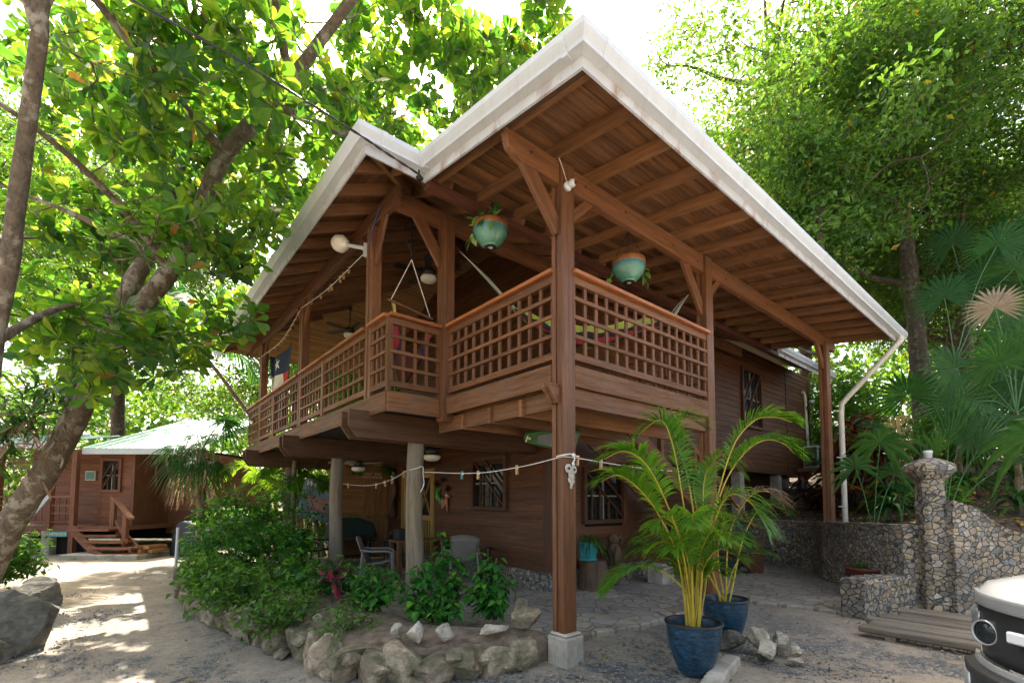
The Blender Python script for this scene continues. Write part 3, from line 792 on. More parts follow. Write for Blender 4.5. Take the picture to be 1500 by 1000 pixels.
for x in (9.7, 12.3, 14.6): b = MB(); b.bb(x, x + 0.25, WY + 0.02, WY + 0.27, 0.8, 2.45); b.build("pier", M['conc'], HS)
b = MB(); b.bb(5.55, 15.0, WY + 0.03, 9.0, 2.46, 2.54); b.build("floor_underside", M['trim'], HS)
# stairs from the terrace up to the porch
st0, st1 = Vector((2.9, 0, 2.9)), Vector((7.35, 0, 0.12)); b = MB()
for y in (1.30, 2.25): b.beam((st0.x, y, st0.z - 0.1), (st1.x, y, st1.z), 0.06, 0.27)
stair = b.build("staircase", M['beam'], HS, bevel=0.004)
for k in range(12):
    t = (k + 0.6) / 12; p = st0.lerp(st1, t); b = MB(); b.bb(p.x - 0.15, p.x + 0.15, 1.33, 2.22, p.z - 0.02, p.z + 0.025); b.build("tread", M['beam'], stair)
b = MB(); b.bb(4.55, 4.75, 1.80, 1.98, 0.42, 1.95); b.build("stair_post", M['post'], stair)
b = MB(); b.bb(4.46, 4.84, 1.71, 2.07, 0.02, 0.43); b.build("stair_footing", M['conc'], stair, bevel=0.02)
b = MB(); b.bb(7.32, 7.5, 1.16, 1.30, 0.05, 0.75); b.build("newel_post", M['beam'], stair)
b = MB(); b.bb(7.32, 7.5, 2.2, 2.34, 0.05, 1.1); b.build("newel_post", M['beam'], stair)
b = MB()
for y in (1.30,): b.beam((3.1, y, 3.75), (7.4, y, 1.05), 0.05, 0.10)
for t in (0.2, 0.45, 0.7): p = st0.lerp(st1, t); b.bb(p.x - 0.04, p.x + 0.04, 1.26, 1.34, p.z, p.z + 0.95)
b.build("stair_rail", M['beam'], stair)
# ---------------------------------------------------------------- ground, terrace, hillside
def ground_mat():
    m, t, b, out = new_mat("sand_and_gravel"); k = NT(t)
    g = k.n("ShaderNodeNewGeometry").outputs['Position']
    n1 = k.noise(g, 0.55, 5, 0.6, 0.4).outputs[0]
    n2 = k.noise(g, 9, 6, 0.7).outputs[0]
    n3 = k.noise(g, 70, 3, 0.6).outputs[0]
    sand = k.ramp(n2, [(0.3, (0.23, 0.19, 0.14)), (0.5, (0.33, 0.28, 0.215)), (0.7, (0.41, 0.355, 0.28))])
    sand = k.mix(0.7, sand, k.ramp(n3, [(0.3, 0.6), (0.7, 1.25)]), 'MULTIPLY')
    v = k.n("ShaderNodeTexVoronoi", feature='F1', i={'Vector': g, 'Scale': 34.0})
    ve = k.n("ShaderNodeTexVoronoi", feature='DISTANCE_TO_EDGE', i={'Vector': g, 'Scale': 34.0})
    sp = k.n("ShaderNodeSeparateColor", i={0: v.outputs['Color']})
    grav = k.ramp(sp.outputs[0], [(0.0, (0.09, 0.10, 0.105)), (0.5, (0.17, 0.175, 0.17)), (0.8, (0.24, 0.225, 0.19)), (1.0, (0.34, 0.32, 0.28))])
    grav = k.mix(k.ramp(ve.outputs['Distance'], [(0.0, 0.0), (0.09, 1.0)]), (0.05, 0.045, 0.035), grav)
    n4 = k.noise(g, 0.9, 6, 0.7, 0.6)
    mask = k.ramp(k.math('ADD', n4.outputs[0], k.math('MULTIPLY', k.math('SUBTRACT', n2, 0.5), 0.5)), [(0.475, 0.0), (0.56, 1.0)])
    # gravel lies on the near drive, bare sand on the path
    sx = k.n("ShaderNodeSeparateXYZ", i={0: g})
    dn = k.math('ADD', k.math('MULTIPLY', sx.outputs[0], -0.64), k.math('MULTIPLY', sx.outputs[1], -0.77))
    near = k.ramp(k.math('MULTIPLY', k.math('ADD', dn, 6.0), 0.1), [(0.30, 0.4), (0.6, 1.0)])
    mask = k.math('MULTIPLY', mask, near)
    col = k.mix(mask, sand, grav)
    col = k.mix(0.7, col, k.ramp(n1, [(0.35, 0.72), (0.65, 1.1)]), 'MULTIPLY')
    k.link(col, b.inputs['Base Color']); b.inputs['Roughness'].default_value = 0.95; b.inputs['Specular IOR Level'].default_value = 0.2
    h = k.math('ADD', k.math('MULTIPLY', n3, 0.25), k.math('MULTIPLY', k.math('MULTIPLY', k.math('SUBTRACT', 0.5, v.outputs['Distance']), 1.2), mask))
    k.link(k.bump(h, 0.8, 0.02), b.inputs['Normal'])
    return m
M['ground'] = ground_mat()
M['bedsoil'] = plain("sandy_bed_soil", (0.17, 0.125, 0.085), 0.95, var=0.5, scale=9, bump=1.0, dirt=(0.07, 0.05, 0.035), dirt_amt=0.8)
def litter_ground():
    m, t, b, out = new_mat("leaf_mould_soil"); k = NT(t)
    g = k.n("ShaderNodeNewGeometry").outputs['Position']
    n1 = k.noise(g, 1.2, 5, 0.65).outputs[0]; n2 = k.noise(g, 24, 5, 0.7).outputs[0]
    v = k.n("ShaderNodeTexVoronoi", feature='F1', i={'Vector': g, 'Scale': 16.0})
    sp = k.n("ShaderNodeSeparateColor", i={0: v.outputs['Color']})
    col = k.ramp(sp.outputs[0], [(0.0, (0.04, 0.028, 0.018)), (0.6, (0.085, 0.055, 0.035)), (0.9, (0.15, 0.10, 0.06)), (1, (0.22, 0.16, 0.09))])
    col = k.mix(0.6, col, k.ramp(n2, [(0.3, 0.5), (0.7, 1.2)]), 'MULTIPLY')
    col = k.mix(k.ramp(n1, [(0.55, 0.0), (0.68, 0.7)]), col, (0.035, 0.06, 0.018))
    k.link(col, b.inputs['Base Color']); b.inputs['Roughness'].default_value = 0.95
    k.link(k.bump(k.math('ADD', n2, sp.outputs[1]), 1.0, 0.03), b.inputs['Normal'])
    return m
M['mould'] = litter_ground()

GC = S(-2.9, 3.3)
def gz(x, y):
    """the drive dips a little in front of the planted bed"""
    return -0.26 * math.exp(-((x - GC.x) ** 2 + (y - GC.y) ** 2) / (2 * 1.9 ** 2))
def fnoise(x, y, s, o=0.0):
    return mnoise.noise(Vector((x * s + o, y * s + 3.1 * o, o)))
u = np.linspace(-1, 1, 161); ax = np.sinh(u * 5.0) / np.sinh(5.0) * 150
b = MB(); n = len(ax); V = []
for i in range(n):
    for j in range(n):
        x, y = ax[i], ax[j] + 2
        near = max(0, 1 - math.hypot(x, y) / 25)
        V.append((x, y, gz(x, y) - 0.012 + near * (0.014 * fnoise(x, y, 0.7) + 0.008 * fnoise(x, y, 2.3, 5))))
idx = np.arange(n * n).reshape(n, n)
F = np.stack([idx[:-1, :-1].ravel(), idx[1:, :-1].ravel(), idx[1:, 1:].ravel(), idx[:-1, 1:].ravel()], 1)
b.arrays(V, [F], np.zeros(n * n), smooth=True)
b.build("ground", M['ground'], kind='structure')
# flagstone terrace under the house
TP = [(-0.28, 0.75), (0.3, 0.34), (0.95, 0.40), (1.7, 0.25), (2.6, 0.28), (3.5, 0.18), (4.25, 0.05), (4.40, -0.55), (4.5, -1.15), (5.3, -1.62), (5.8, -1.72), (6.6, -0.93), (7.56, -0.28), (8.6, 0.25), (9.2, 0.85), (9.4, 1.7), (9.5, 2.7), (5.6, 3.0), (2.6, 9.2), (-0.55, 10.6), (-0.75, 9.0), (-0.62, 5.0), (-0.55, 2.4)]
b = MB(); b.prism(TP, (0, 0, -0.1), (1, 0, 0), (0, 1, 0), (0, 0, 0.145)); b.build("terrace", M['flag'], kind='structure', bevel=0.02)

WL = np.array([(9.7, 3.4), (9.62, 2.6), (9.5, 1.7), (9.3, 1.0), (8.95, 0.48), (8.45, 0.12), (7.56, -0.28), (6.7, -0.92), (5.98, -1.55), (5.80, -1.98), (6.62, -2.42), (7.4, -3.1), (8.6, -4.2), (11, -6.4), (16, -11)])
def sdist(px, py):
    """distance to the retaining wall line, positive behind it"""
    p = np.stack([px, py], -1); best = np.full(px.shape, 1e9); sg = np.ones(px.shape)
    for a, c in zip(WL[:-1], WL[1:]):
        d = c - a; t = np.clip(((p - a) @ d) / (d @ d), 0, 1)
        q = a + t[..., None] * d; r = np.hypot(*(np.moveaxis(p - q, -1, 0)))
        cr = d[0] * (p[..., 1] - a[1]) - d[1] * (p[..., 0] - a[0])
        m = r < best; best = np.where(m, r, best); sg = np.where(m, np.sign(cr), sg)
    return best * sg
def hill_z(x, y):
    s = sdist(np.atleast_1d(np.asarray(x, float)), np.atleast_1d(np.asarray(y, float)))
    d = np.maximum(s, 0)
    return np.where(s > -0.1, 0.95 + 0.22 * np.minimum(d, 9) + 0.10 * np.maximum(d - 9, 0), 0.0)
def hz(x, y): return float(hill_z(x, y)[0])
gx = np.concatenate([np.arange(5.5, 14, 0.16), np.arange(14, 30, 0.6), np.arange(30, 71, 4)])
gy = np.concatenate([np.arange(-70, -14, 4), np.arange(-14, -6, 0.6), np.arange(-6, 3.4, 0.16), np.arange(3.4, 14, 0.8), np.arange(14, 70, 4)])
XX, YY = np.meshgrid(gx, gy, indexing='ij'); sd = sdist(XX, YY); 
sd = np.where(YY > 3.4, XX - 9.7, sd)
d = np.maximum(sd, 0)
base_cap = np.where((YY > -11) | (XX > 16), 1.0, 0.0)
ZZ = 0.95 + 0.22 * np.minimum(d, 9) + 0.10 * np.maximum(d - 9, 0)
nz = np.array([[0.10 * fnoise(x, y, 0.6, 2) + 0.04 * fnoise(x, y, 2.2, 4) for y in gy] for x in gx])
ZZ = np.where(sd > 0.12, ZZ + nz * np.minimum(1, d), -0.3)
ok = sd > 0.06
idx = np.arange(XX.size).reshape(XX.shape)
F = np.stack([idx[:-1, :-1].ravel(), idx[1:, :-1].ravel(), idx[1:, 1:].ravel(), idx[:-1, 1:].ravel()], 1)
keep = ok.ravel()[F].all(1)
b = MB(); b.arrays(np.stack([XX.ravel(), YY.ravel(), ZZ.ravel()], 1), [F[keep]], np.zeros(XX.size), smooth=True)
b.build("hillside", M['mould'], kind='structure')

# ---- rubble stone walls
def stone_ribbon(path, heights, th, z0=-0.1, n=60, jag=0.02):
    P = spline([(p[0], p[1], h) for p, h in zip(path, heights)], n); b = MB(); vs = []; rows = 10
    for i, p in enumerate(P):
        a = P[min(i + 1, n - 1)] - P[max(i - 1, 0)]; nn = Vector((a[1], -a[0], 0)).normalized()
        top = p[2] + jag * fnoise(i * 0.9, 0, 1.0, 9)
        prof = []
        for k in range(rows + 1):
            z = z0 + (top - z0) * k / rows; prof.append((jag * 0.7 * mnoise.noise(Vector((p[0] * 4, p[1] * 4, z * 5))), z))
        prof[-1] = (prof[-1][0] - 0.02, prof[-1][1])
        ring = [Vector((p[0], p[1], z)) - nn * 0.0 + nn * o for o, z in prof]
        ring += [Vector((p[0], p[1], z)) - nn * th - nn * o for o, z in reversed(prof)]
        vs += ring
    m = 2 * (rows + 1); fs = []
    for i in range(n - 1):
        for k in range(m - 1): fs.append((i * m + k, i * m + k + 1, (i + 1) * m + k + 1, (i + 1) * m + k))
    b.add(vs, fs, smooth=False); b.add(vs[:m], [tuple(range(m))]); b.add(vs[-m:], [tuple(range(m))[::-1]])
    return b
b = stone_ribbon([(9.7, 3.6), (9.62, 2.6), (9.5, 1.7), (9.32, 1.0), (8.95, 0.48), (8.45, 0.12), (7.56, -0.28), (6.7, -0.92), (6.05, -1.55), (5.85, -1.80)], [1.16, 1.16, 1.15, 1.14, 1.15, 1.17, 1.2, 1.23, 1.25, 1.25], -0.28, n=70)
setp(b.build("retaining_wall", M['wall']), "long curving rubble stone retaining wall behind the flagstone terrace", "wall")
b = stone_ribbon([(5.84, -2.0), (6.12, -2.17), (6.4, -2.30), (6.62, -2.44), (6.85, -2.63), (7.1, -2.85), (7.4, -3.12), (8.2, -3.9)], [1.62, 1.52, 1.36, 1.24, 1.13, 1.04, 0.96, 0.8], -0.22, n=40)
setp(b.build("wing_wall", M['wall']), "rubble stone wing wall whose top sweeps down from the capped pillar", "wall")
pil = thing("stone_pillar", (5.83, -1.93, 0), "square rubble stone pillar with a wide stone cap and a white pipe on top", "pillar")
ra = math.atan2(FWD.y, FWD.x) - 0.25; A3 = (Vector((math.cos(ra), math.sin(ra), 0)), Vector((-math.sin(ra), math.cos(ra), 0)), Vector((0, 0, 1)))
def sqr(r): 
    pts = []
    for k in range(16):
        a = 2 * math.pi * k / 16 + math.pi / 16; c, s_ = math.cos(a), math.sin(a); q = (abs(c) ** 8 + abs(s_) ** 8) ** (-1 / 8); pts.append((r * c * q, r * s_ * q))
    return pts
def sq_stack(prof, c, jag=0.015):
    b = MB(); vs = []
    for i, (r, z) in enumerate(prof):
        for x, y in sqr(r):
            p = Vector(c) + A3[0] * x + A3[1] * y + Vector((0, 0, z)); o = jag * mnoise.noise(p * 5)
            vs.append(p + (A3[0] * x + A3[1] * y).normalized() * o)
    n = len(prof); fs = []
    for i in range(n - 1):
        for k in range(16): fs.append((i * 16 + k, i * 16 + (k + 1) % 16, (i + 1) * 16 + (k + 1) % 16, (i + 1) * 16 + k))
    b.add(vs, fs); b.add(vs[-16:], [tuple(range(16))]); return b
sq_stack([(0.145, -0.1)] + [(0.145, z) for z in np.linspace(0.1, 1.94, 14)], (5.83, -1.93, 0)).build("shaft", M['wall'], pil)
sq_stack([(0.133, 1.90), (0.18, 1.94), (0.235, 2.01), (0.265, 2.05), (0.265, 2.12), (0.235, 2.16), (0.14, 2.215), (0.045, 2.25)], (5.83, -1.93, 0), 0.02).build("cap", M['wall'], pil)
b = MB(); b.lathe([(0.0, 2.36), (0.055, 2.36), (0.06, 2.32), (0.052, 2.315), (0.05, 2.24), (0, 2.24)], (5.83, -1.93, 0), 16); b.build("pipe_stub", M['white'], pil)
b = stone_ribbon([(4.38, -1.43), (4.9, -1.52), (5.4, -1.66), (5.78, -1.76)], [0.53, 0.52, 0.50, 0.48], 0.30, n=30, jag=0.03)
setp(b.build("kerb_wall", M['wall']), "low thick rubble stone kerb wall in front of the pillar", "wall")

# plank crossing in front of the pillar
bd = thing("boardwalk", (4.3, -2.6, 0), "grey weathered plank boardwalk with moss on its edge below the stone pillar", "boardwalk")
for k in range(7):
    x = 3.36 + k * 0.262; y0 = -1.60 - 0.05 * math.sin(k * 2.3) - (0.16 if k > 3 else 0); tw = 0.010 * math.sin(k * 3.7)
    b = MB(); b.box((x + 0.11, (y0 - 4.0) / 2, 0.085 + 0.008 * (k % 2)), (4.0 + y0, 0.20, 0.07), (Vector((tw, -1, 0)).normalized(), Vector((1, tw, 0)).normalized(), Vector((0, 0, 1)))); b.build("plank", M['plank'], bd, bevel=0.014)
for y in (-1.9, -2.8, -3.7): b = MB(); b.bb(3.4, 5.1, y - 0.05, y + 0.05, -0.02, 0.048); b.build("bearer", M['plank'], bd)

# ---- rocks
def rock(c, size, seed, cuts=7, rz=None, sub=4, sharp=0.97, rough=1.0, top=None):
    """an angular stone: a ball cut by random planes, its faces roughened"""
    bm = bmesh.new(); bmesh.ops.create_icosphere(bm, subdivisions=sub, radius=1.0)
    rr = random.Random(seed)
    pl = [(Vector((rr.gauss(0, 1), rr.gauss(0, 1), rr.gauss(0, 0.8))).normalized(), rr.uniform(0.42, 0.85)) for _ in range(cuts)]
    if top: pl.append((Vector((rr.uniform(-.12, .12), rr.uniform(-.12, .12), 1)).normalized(), top))
    V = []; so = Vector((seed * 0.37, seed * 0.11, 0))
    for v in bm.verts:
        p = v.co * 1.12
        for nn, d in pl:
            e = p.dot(nn) - d
            if e > 0: p -= nn * e * sharp
        q = p + so
        lay = mnoise.noise(Vector((q.x * 1.3, q.y * 1.3, q.z * 7)))
        p *= 1 + rough * (0.07 * mnoise.noise(q * 2.4) + 0.05 * mnoise.noise(q * 6) + 0.03 * mnoise.noise(q * 14) + 0.035 * lay)
        V.append(p)
    F = [tuple(v.index for v in f.verts) for f in bm.faces]; bm.free()
    a = rr.uniform(0, 6.28) if rz is None else rz
    ca, sa = math.cos(a), math.sin(a); out = []
    for p in V:
        x, y, z = p.x * size[0], p.y * size[1], p.z * size[2]
        out.append((c[0] + x * ca - y * sa, c[1] + x * sa + y * ca, c[2] + z))
    return out, F
def put_rock(name, c, size, seed, mat, label, group=None, cat="rock", **kw):
    v, f = rock(c, size, seed, **kw); b = MB(); b.add([Vector(p) - Vector(c) for p in v], f, smooth=False)
    o = b.build(name, M[mat]); o.location = c
    return setp(o, label, cat, group)

# planted bed in front of the terrace: soil bank edged with rocks
BED = [(0.02, 0.22), (-0.45, 0.38), (-0.95, 0.55), (-1.35, 0.85), (-1.60, 1.3), (-1.75, 1.9), (-1.95, 2.7), (-2.2, 3.5), (-2.4, 4.4), (-2.5, 5.4), (-2.45, 6.6), (-2.35, 8.0), (-2.2, 9.5), (-2.1, 11.0)]
b = MB(); vs = []; nb = len(BED); inner = [(-0.30, 0.78), (-0.42, 1.2), (-0.5, 1.6), (-0.55, 2.0), (-0.56, 2.4), (-0.58, 3.0), (-0.6, 3.8), (-0.62, 4.6), (-0.64, 5.4), (-0.66, 6.2), (-0.68, 7.2), (-0.7, 8.4), (-0.72, 9.6), (-0.72, 11.0)]
for i in range(nb):
    o, q = Vector((*BED[i], 0)), Vector((*inner[i], 0))
    for t, z in ((0.0, -0.05), (0.03, 0.14), (0.12, 0.21), (0.35, 0.25), (0.7, 0.22), (1.0, 0.05), (1.08, -0.05)):
        p = o.lerp(q, t); vs.append((p.x, p.y, z + 0.035 * fnoise(p.x, p.y, 2.0, 3)))
fs = [(i * 7 + k, i * 7 + k + 1, (i + 1) * 7 + k + 1, (i + 1) * 7 + k) for i in range(nb - 1) for k in range(6)]
b.add(vs, fs, smooth=True); b.build("bed_soil", M['bedsoil'], kind='structure')
BS = spline([(x, y, 0) for x, y in BED], 400)
def bed_at(s):
    L = np.concatenate([[0], np.cumsum(np.linalg.norm(np.diff(BS, axis=0), axis=1))]); i = min(len(BS) - 2, np.searchsorted(L, s)); d = BS[i + 1] - BS[i]
    return BS[i], math.atan2(d[1], d[0])
core = stone_ribbon([(x + (0.20 if y > 1 else 0.05), y + (0.06 if y > 1 else 0.22)) for x, y in BED[:9]], [0.20, 0.2, 0.19, 0.18, 0.17, 0.17, 0.16, 0.14, 0.12], 0.16, z0=-0.4, n=60, jag=0.05)
setp(core.build("bed_edging", M['bedsoil']), "earth mortared core of the rock edging round the planted bed", "edging")
rk = random.Random(3); s = 0.16; i = 0
while s < 10.0:
    big = s < 5.6
    w = rk.uniform(0.19, 0.29) if big else rk.uniform(0.15, 0.24)
    s += w * 0.62; p, a = bed_at(s); g0 = gz(p[0], p[1])
    top = 0.235 + rk.uniform(-0.05, 0.04); h = (top - g0 + 0.10) / 2
    put_rock("border_rock", (p[0] + 0.03 * math.sin(i * 5.1), p[1] + 0.03 * math.cos(i * 3.3), g0 - 0.10 + h), (w * 1.18, 0.20 + rk.uniform(-0.03, 0.04), h * 1.30), 100 + i, 'rock', "mossy tan rock set in the edging wall of the planted bed", "edging rocks of the planted bed", rz=a + rk.uniform(-0.2, 0.2), cuts=13, top=0.62)
    if big:
        p2, a2 = bed_at(s + w * 0.7); g1 = gz(p2[0], p2[1]); out = Vector((math.sin(a2), -math.cos(a2), 0)) * -1
        put_rock("border_rock", (p2[0] - out.x * -0.10, p2[1] - out.y * -0.10, g1 + (0.03, 0.14, 0.22)[i % 3]), (0.10 + 0.05 * (i % 3 == 0), 0.09, 0.08), 200 + i, 'rock', "small tan rock wedged between the bigger edging rocks", "small wedge rocks of the bed edging", rz=a2, cuts=12)
    s += w * 0.62; i += 1
p, a = bed_at(0.45)
put_rock("border_rock", (-0.16, 0.36, 0.38), (0.17, 0.12, 0.10), 301, 'rock', "rounded speckled rock on top of the bed edging beside the corner post", rz=a)
put_rock("border_rock", (-0.02, 0.62, 0.37), (0.12, 0.10, 0.15), 302, 'rock', "upright blocky rock at the end of the bed behind the corner post", rz=0.3)
put_rock("border_rock", (-0.50, 0.48, 0.31), (0.18, 0.07, 0.06), 303, 'palerock', "flat wedge of pale rock lying on the bed edging", rz=a)
put_rock("border_rock", (-1.22, 0.83, 0.31), (0.10, 0.07, 0.11), 304, 'palerock', "egg shaped yellowish rock standing on the bed edging", rz=0.4)
put_rock("border_rock", (-1.32, 0.98, 0.31), (0.07, 0.06, 0.08), 305, 'palerock', "small smooth cream rock leaning on the egg shaped one", rz=0.4)
put_rock("border_rock", (-0.95, 0.68, 0.31), (0.13, 0.05, 0.08), 306, 'palerock', "slanted grey slab rock on the middle of the bed edging", rz=a + 0.5)
put_rock("border_rock", (-1.72, 2.12, 0.29), (0.06, 0.05, 0.04), 307, 'palerock', "pair of small white pebbles lying on the bed edging", rz=0.2)
put_rock("loose_rock", (-2.02, 0.62, gz(-2.02, 0.62) + 0.03), (0.17, 0.10, 0.08), 310, 'palerock', "flat pale yellow rock lying on the gravel in the foreground", rz=0.9)
put_rock("boulder", tuple(S(-5.55, 5.45, 0.05)), (0.50, 0.38, 0.52), 320, 'boulder', "large dark boulder at the left edge of the path", cuts=14)
put_rock("boulder", tuple(S(-5.35, 4.85, -0.05)), (0.30, 0.22, 0.20), 321, 'boulder', "low broken boulder in front of the large dark one", cuts=8)
put_rock("boulder", tuple(S(-7.2, 7.3, 0.1)), (0.4, 0.3, 0.3), 322, 'boulder', "mossy boulder under the bushes behind the large dark one", cuts=8)
# pile of pale rocks by the pots
PC = S(2.60, 4.95)
for (dx, dy, z, sx, sy, sz, sd_, mt, lb) in [(0.0, -0.05, 0.10, 0.22, 0.13, 0.11, 331, 'palerock', "craggy white rock at the front of the rock pile"), (0.02, 0.15, 0.15, 0.15, 0.13, 0.16, 332, 'palerock', "tall cream rock at the back of the rock pile"), (0.22, 0.12, 0.13, 0.13, 0.11, 0.14, 333, 'palerock', "smooth grey white rock on the right of the rock pile"), (0.30, -0.02, 0.08, 0.10, 0.13, 0.10, 334, 'palerock', "narrow white rock at the far right of the rock pile"), (-0.24, 0.22, 0.09, 0.17, 0.12, 0.11, 335, 'boulder', "dark grey rock between the blue pot and the rock pile"), (0.2, -0.22, 0.03, 0.09, 0.06, 0.04, 336, 'palerock', "small flat white rock at the foot of the rock pile")]:
    p = PC + RGT * dx + FWD * dy; put_rock("pile_rock", (p.x, p.y, z), (sx, sy, sz), sd_, mt, lb, cuts=18, rough=1.5)
b = stone_ribbon([tuple(S(1.72, 4.02))[:2], tuple(S(1.98, 4.4))[:2], tuple(S(2.25, 4.75))[:2]], [0.06, 0.075, 0.07], 0.16, n=24, jag=0.02)
setp(b.build("kerb_stone", M['conc']), "worn concrete kerb with moss lying by the blue pots", "kerb")

# ---- pebbles and fallen leaves
def scatter_pebbles():
    V0 = np.array([(1, 0, 0), (-1, 0, 0), (0, 1, 0), (0, -1, 0), (0, 0, 0.7), (0, 0, -0.7)], float)
    F0 = np.array([(0, 2, 4), (2, 1, 4), (1, 3, 4), (3, 0, 4), (2, 0, 5), (1, 2, 5), (3, 1, 5), (0, 3, 5)])
    N = 26000
    r = rng.uniform(-7.5, 6, N); d = rng.uniform(2.6, 9.5, N) ** 1.0
    pts = np.array([S(a, c) for a, c in zip(r, d)]); pts[:, 2] = [gz(q[0], q[1]) for q in pts]
    keep = np.array([(fnoise(p[0], p[1], 0.9, 7) + 0.5 * fnoise(p[0], p[1], 2.5, 8) > 0.02 + 0.10 * (dd - 4)) for p, dd in zip(pts, d)])
    # not on the terrace or in the bed
    inside = np.array([(p[0] > -1.8 - 0.2 * max(0, p[1]) and p[1] > 0.25 and p[0] < 4.3) or (p[0] > 4.3 and p[1] > -1.3) for p in pts])
    pts = pts[keep & ~inside]; n = len(pts)
    sz = rng.uniform(0.005, 0.014, n) * rng.uniform(0.7, 1.5, n); ang = rng.uniform(0, 6.28, n); st = rng.uniform(0.6, 1.3, (n, 3))
    v = V0[None] * sz[:, None, None] * st[:, None, :] + rng.normal(0, 0.0015, (n, 6, 3))
    c, s_ = np.cos(ang)[:, None], np.sin(ang)[:, None]
    x = v[..., 0] * c - v[..., 1] * s_; y = v[..., 0] * s_ + v[..., 1] * c
    v = np.stack([x, y, v[..., 2] + sz[:, None] * 0.35], -1) + pts[:, None, :]
    F = (F0[None] + (np.arange(n) * 6)[:, None, None]).reshape(-1, 3)
    b = MB(); b.arrays(v.reshape(-1, 3), [F], np.repeat(rng.uniform(0, 1, n), 6)); return b
m, t, bs, out = new_mat("gravel_stone"); k = NT(t)
k.link(k.ramp(k.attr("rnd").outputs['Fac'], [(0, (0.07, 0.08, 0.085)), (0.5, (0.17, 0.175, 0.17)), (0.8, (0.26, 0.23, 0.18)), (1, (0.42, 0.40, 0.36))]), bs.inputs['Base Color']); bs.inputs['Roughness'].default_value = 0.85
M['gravel'] = m
scatter_pebbles().build("gravel", M['gravel'], kind='stuff', label="loose grey gravel scattered over the sandy drive", cat="gravel")
# ---------------------------------------------------------------- leaves
TPL = {
 'obovate': ([(0, 0), (0.38, 0.42), (0.38, -0.42), (0.72, 1.0), (0.72, -1.0), (0.38, 0), (0.72, 0), (1, 0), (0.93, 0.62), (0.93, -0.62)], [(0, 5, 1), (0, 2, 5), (7, 8, 6), (7, 6, 9)], [(1, 5, 6, 3), (5, 2, 4, 6)], [(3, 6, 8), (6, 4, 9)]),
 'ovate': ([(0, 0), (0.28, 1.0), (0.28, -1.0), (0.65, 0.72), (0.65, -0.72), (0.28, 0), (0.65, 0), (1, 0), (0.06, 0.5), (0.06, -0.5)], [(8, 5, 1), (9, 2, 5), (7, 3, 6), (7, 6, 4)], [(1, 5, 6, 3), (5, 2, 4, 6)], [(0, 5, 8), (0, 9, 5)]),
 'dia': ([(0, 0), (0.45, 1.0), (0.45, -1.0), (1, 0)], [(0, 3, 1), (0, 2, 3)], [], []),
 'strap': ([(0, 0.5), (0, -0.5), (0.33, 1), (0.33, -1), (0.7, 0.8), (0.7, -0.8), (1, 0)], [(4, 6, 5)], [(0, 1, 3, 2), (2, 3, 5, 4)], []),
}
def unit(a): return a / np.maximum(np.linalg.norm(a, axis=-1, keepdims=True), 1e-9)
def leaves(b, P, A, N, L, Wd, tpl='dia', fold=0.18, curl=0.15, rnd=None, mi=0):
    P = np.asarray(P, float); A = unit(np.asarray(A, float)); n = len(P); curl = (curl + rng.normal(0, 0.10, n))[:, None]; fold = fold * rng.uniform(0.3, 2.2, n)[:, None]
    B = unit(np.cross(N, A)); N = np.cross(A, B)
    L = np.broadcast_to(np.asarray(L, float), (n,)); Wd = np.broadcast_to(np.asarray(Wd, float), (n,))
    t = TPL[tpl]; ts = np.array([q[0] for q in t[0]]); ss = np.array([q[1] for q in t[0]]); K = len(ts)
    lift = (np.abs(ss)[None] * fold * Wd[:, None] * 0.5) - curl * (ts ** 2)[None] * L[:, None]
    V = P[:, None] + A[:, None] * (ts[None, :, None] * L[:, None, None]) + B[:, None] * (ss[None, :, None] * Wd[:, None, None] * 0.5) + N[:, None] * lift[..., None]
    F = []
    off = (np.arange(n) * K)[:, None, None]
    tri = np.array(list(t[1]) + list(t[3]), int).reshape(-1, 3); quad = np.array(t[2], int).reshape(-1, 4)
    if len(tri): F.append((tri[None] + off).reshape(-1, 3))
    if len(quad): F.append((quad[None] + off).reshape(-1, 4))
    G = np.stack(np.broadcast_arrays(ts[None] + 0 * L[:, None], ss[None] + 0 * L[:, None], 0 * L[:, None]), -1)
    r = rng.uniform(0, 1, n) if rnd is None else np.broadcast_to(rnd, (n,))
    b.arrays(V.reshape(-1, 3), F, np.repeat(r, K), G.reshape(-1, 3), mi)

def rosettes(b, C, axis, k=7, L=0.2, W=0.1, tpl='obovate', spread=0.9, **kw):
    """whorls of leaves at twig ends C pointing along axis"""
    C = np.asarray(C, float); axis = unit(np.asarray(axis, float)); n = len(C)
    ref = unit(rng.normal(0, 1, (n, 3))); U = unit(np.cross(axis, ref)); V = np.cross(axis, U)
    ph = rng.uniform(0, 6.28, n)
    for j in range(k):
        a = ph + j * 2.39996; e = rng.uniform(0.05, spread, n)
        out = U * np.cos(a)[:, None] + V * np.sin(a)[:, None]
        A = out * np.cos(e)[:, None] + axis * np.sin(e)[:, None] + np.array([0, 0, -0.18])
        Nn = axis * np.cos(e)[:, None] - out * np.sin(e)[:, None] + rng.normal(0, 0.18, (n, 3))
        l = L * rng.uniform(0.65, 1.25, n)
        leaves(b, C - axis * rng.uniform(0, 0.05, n)[:, None], A, Nn, l, l * (W / L) * rng.uniform(0.85, 1.15, n), tpl, **kw)

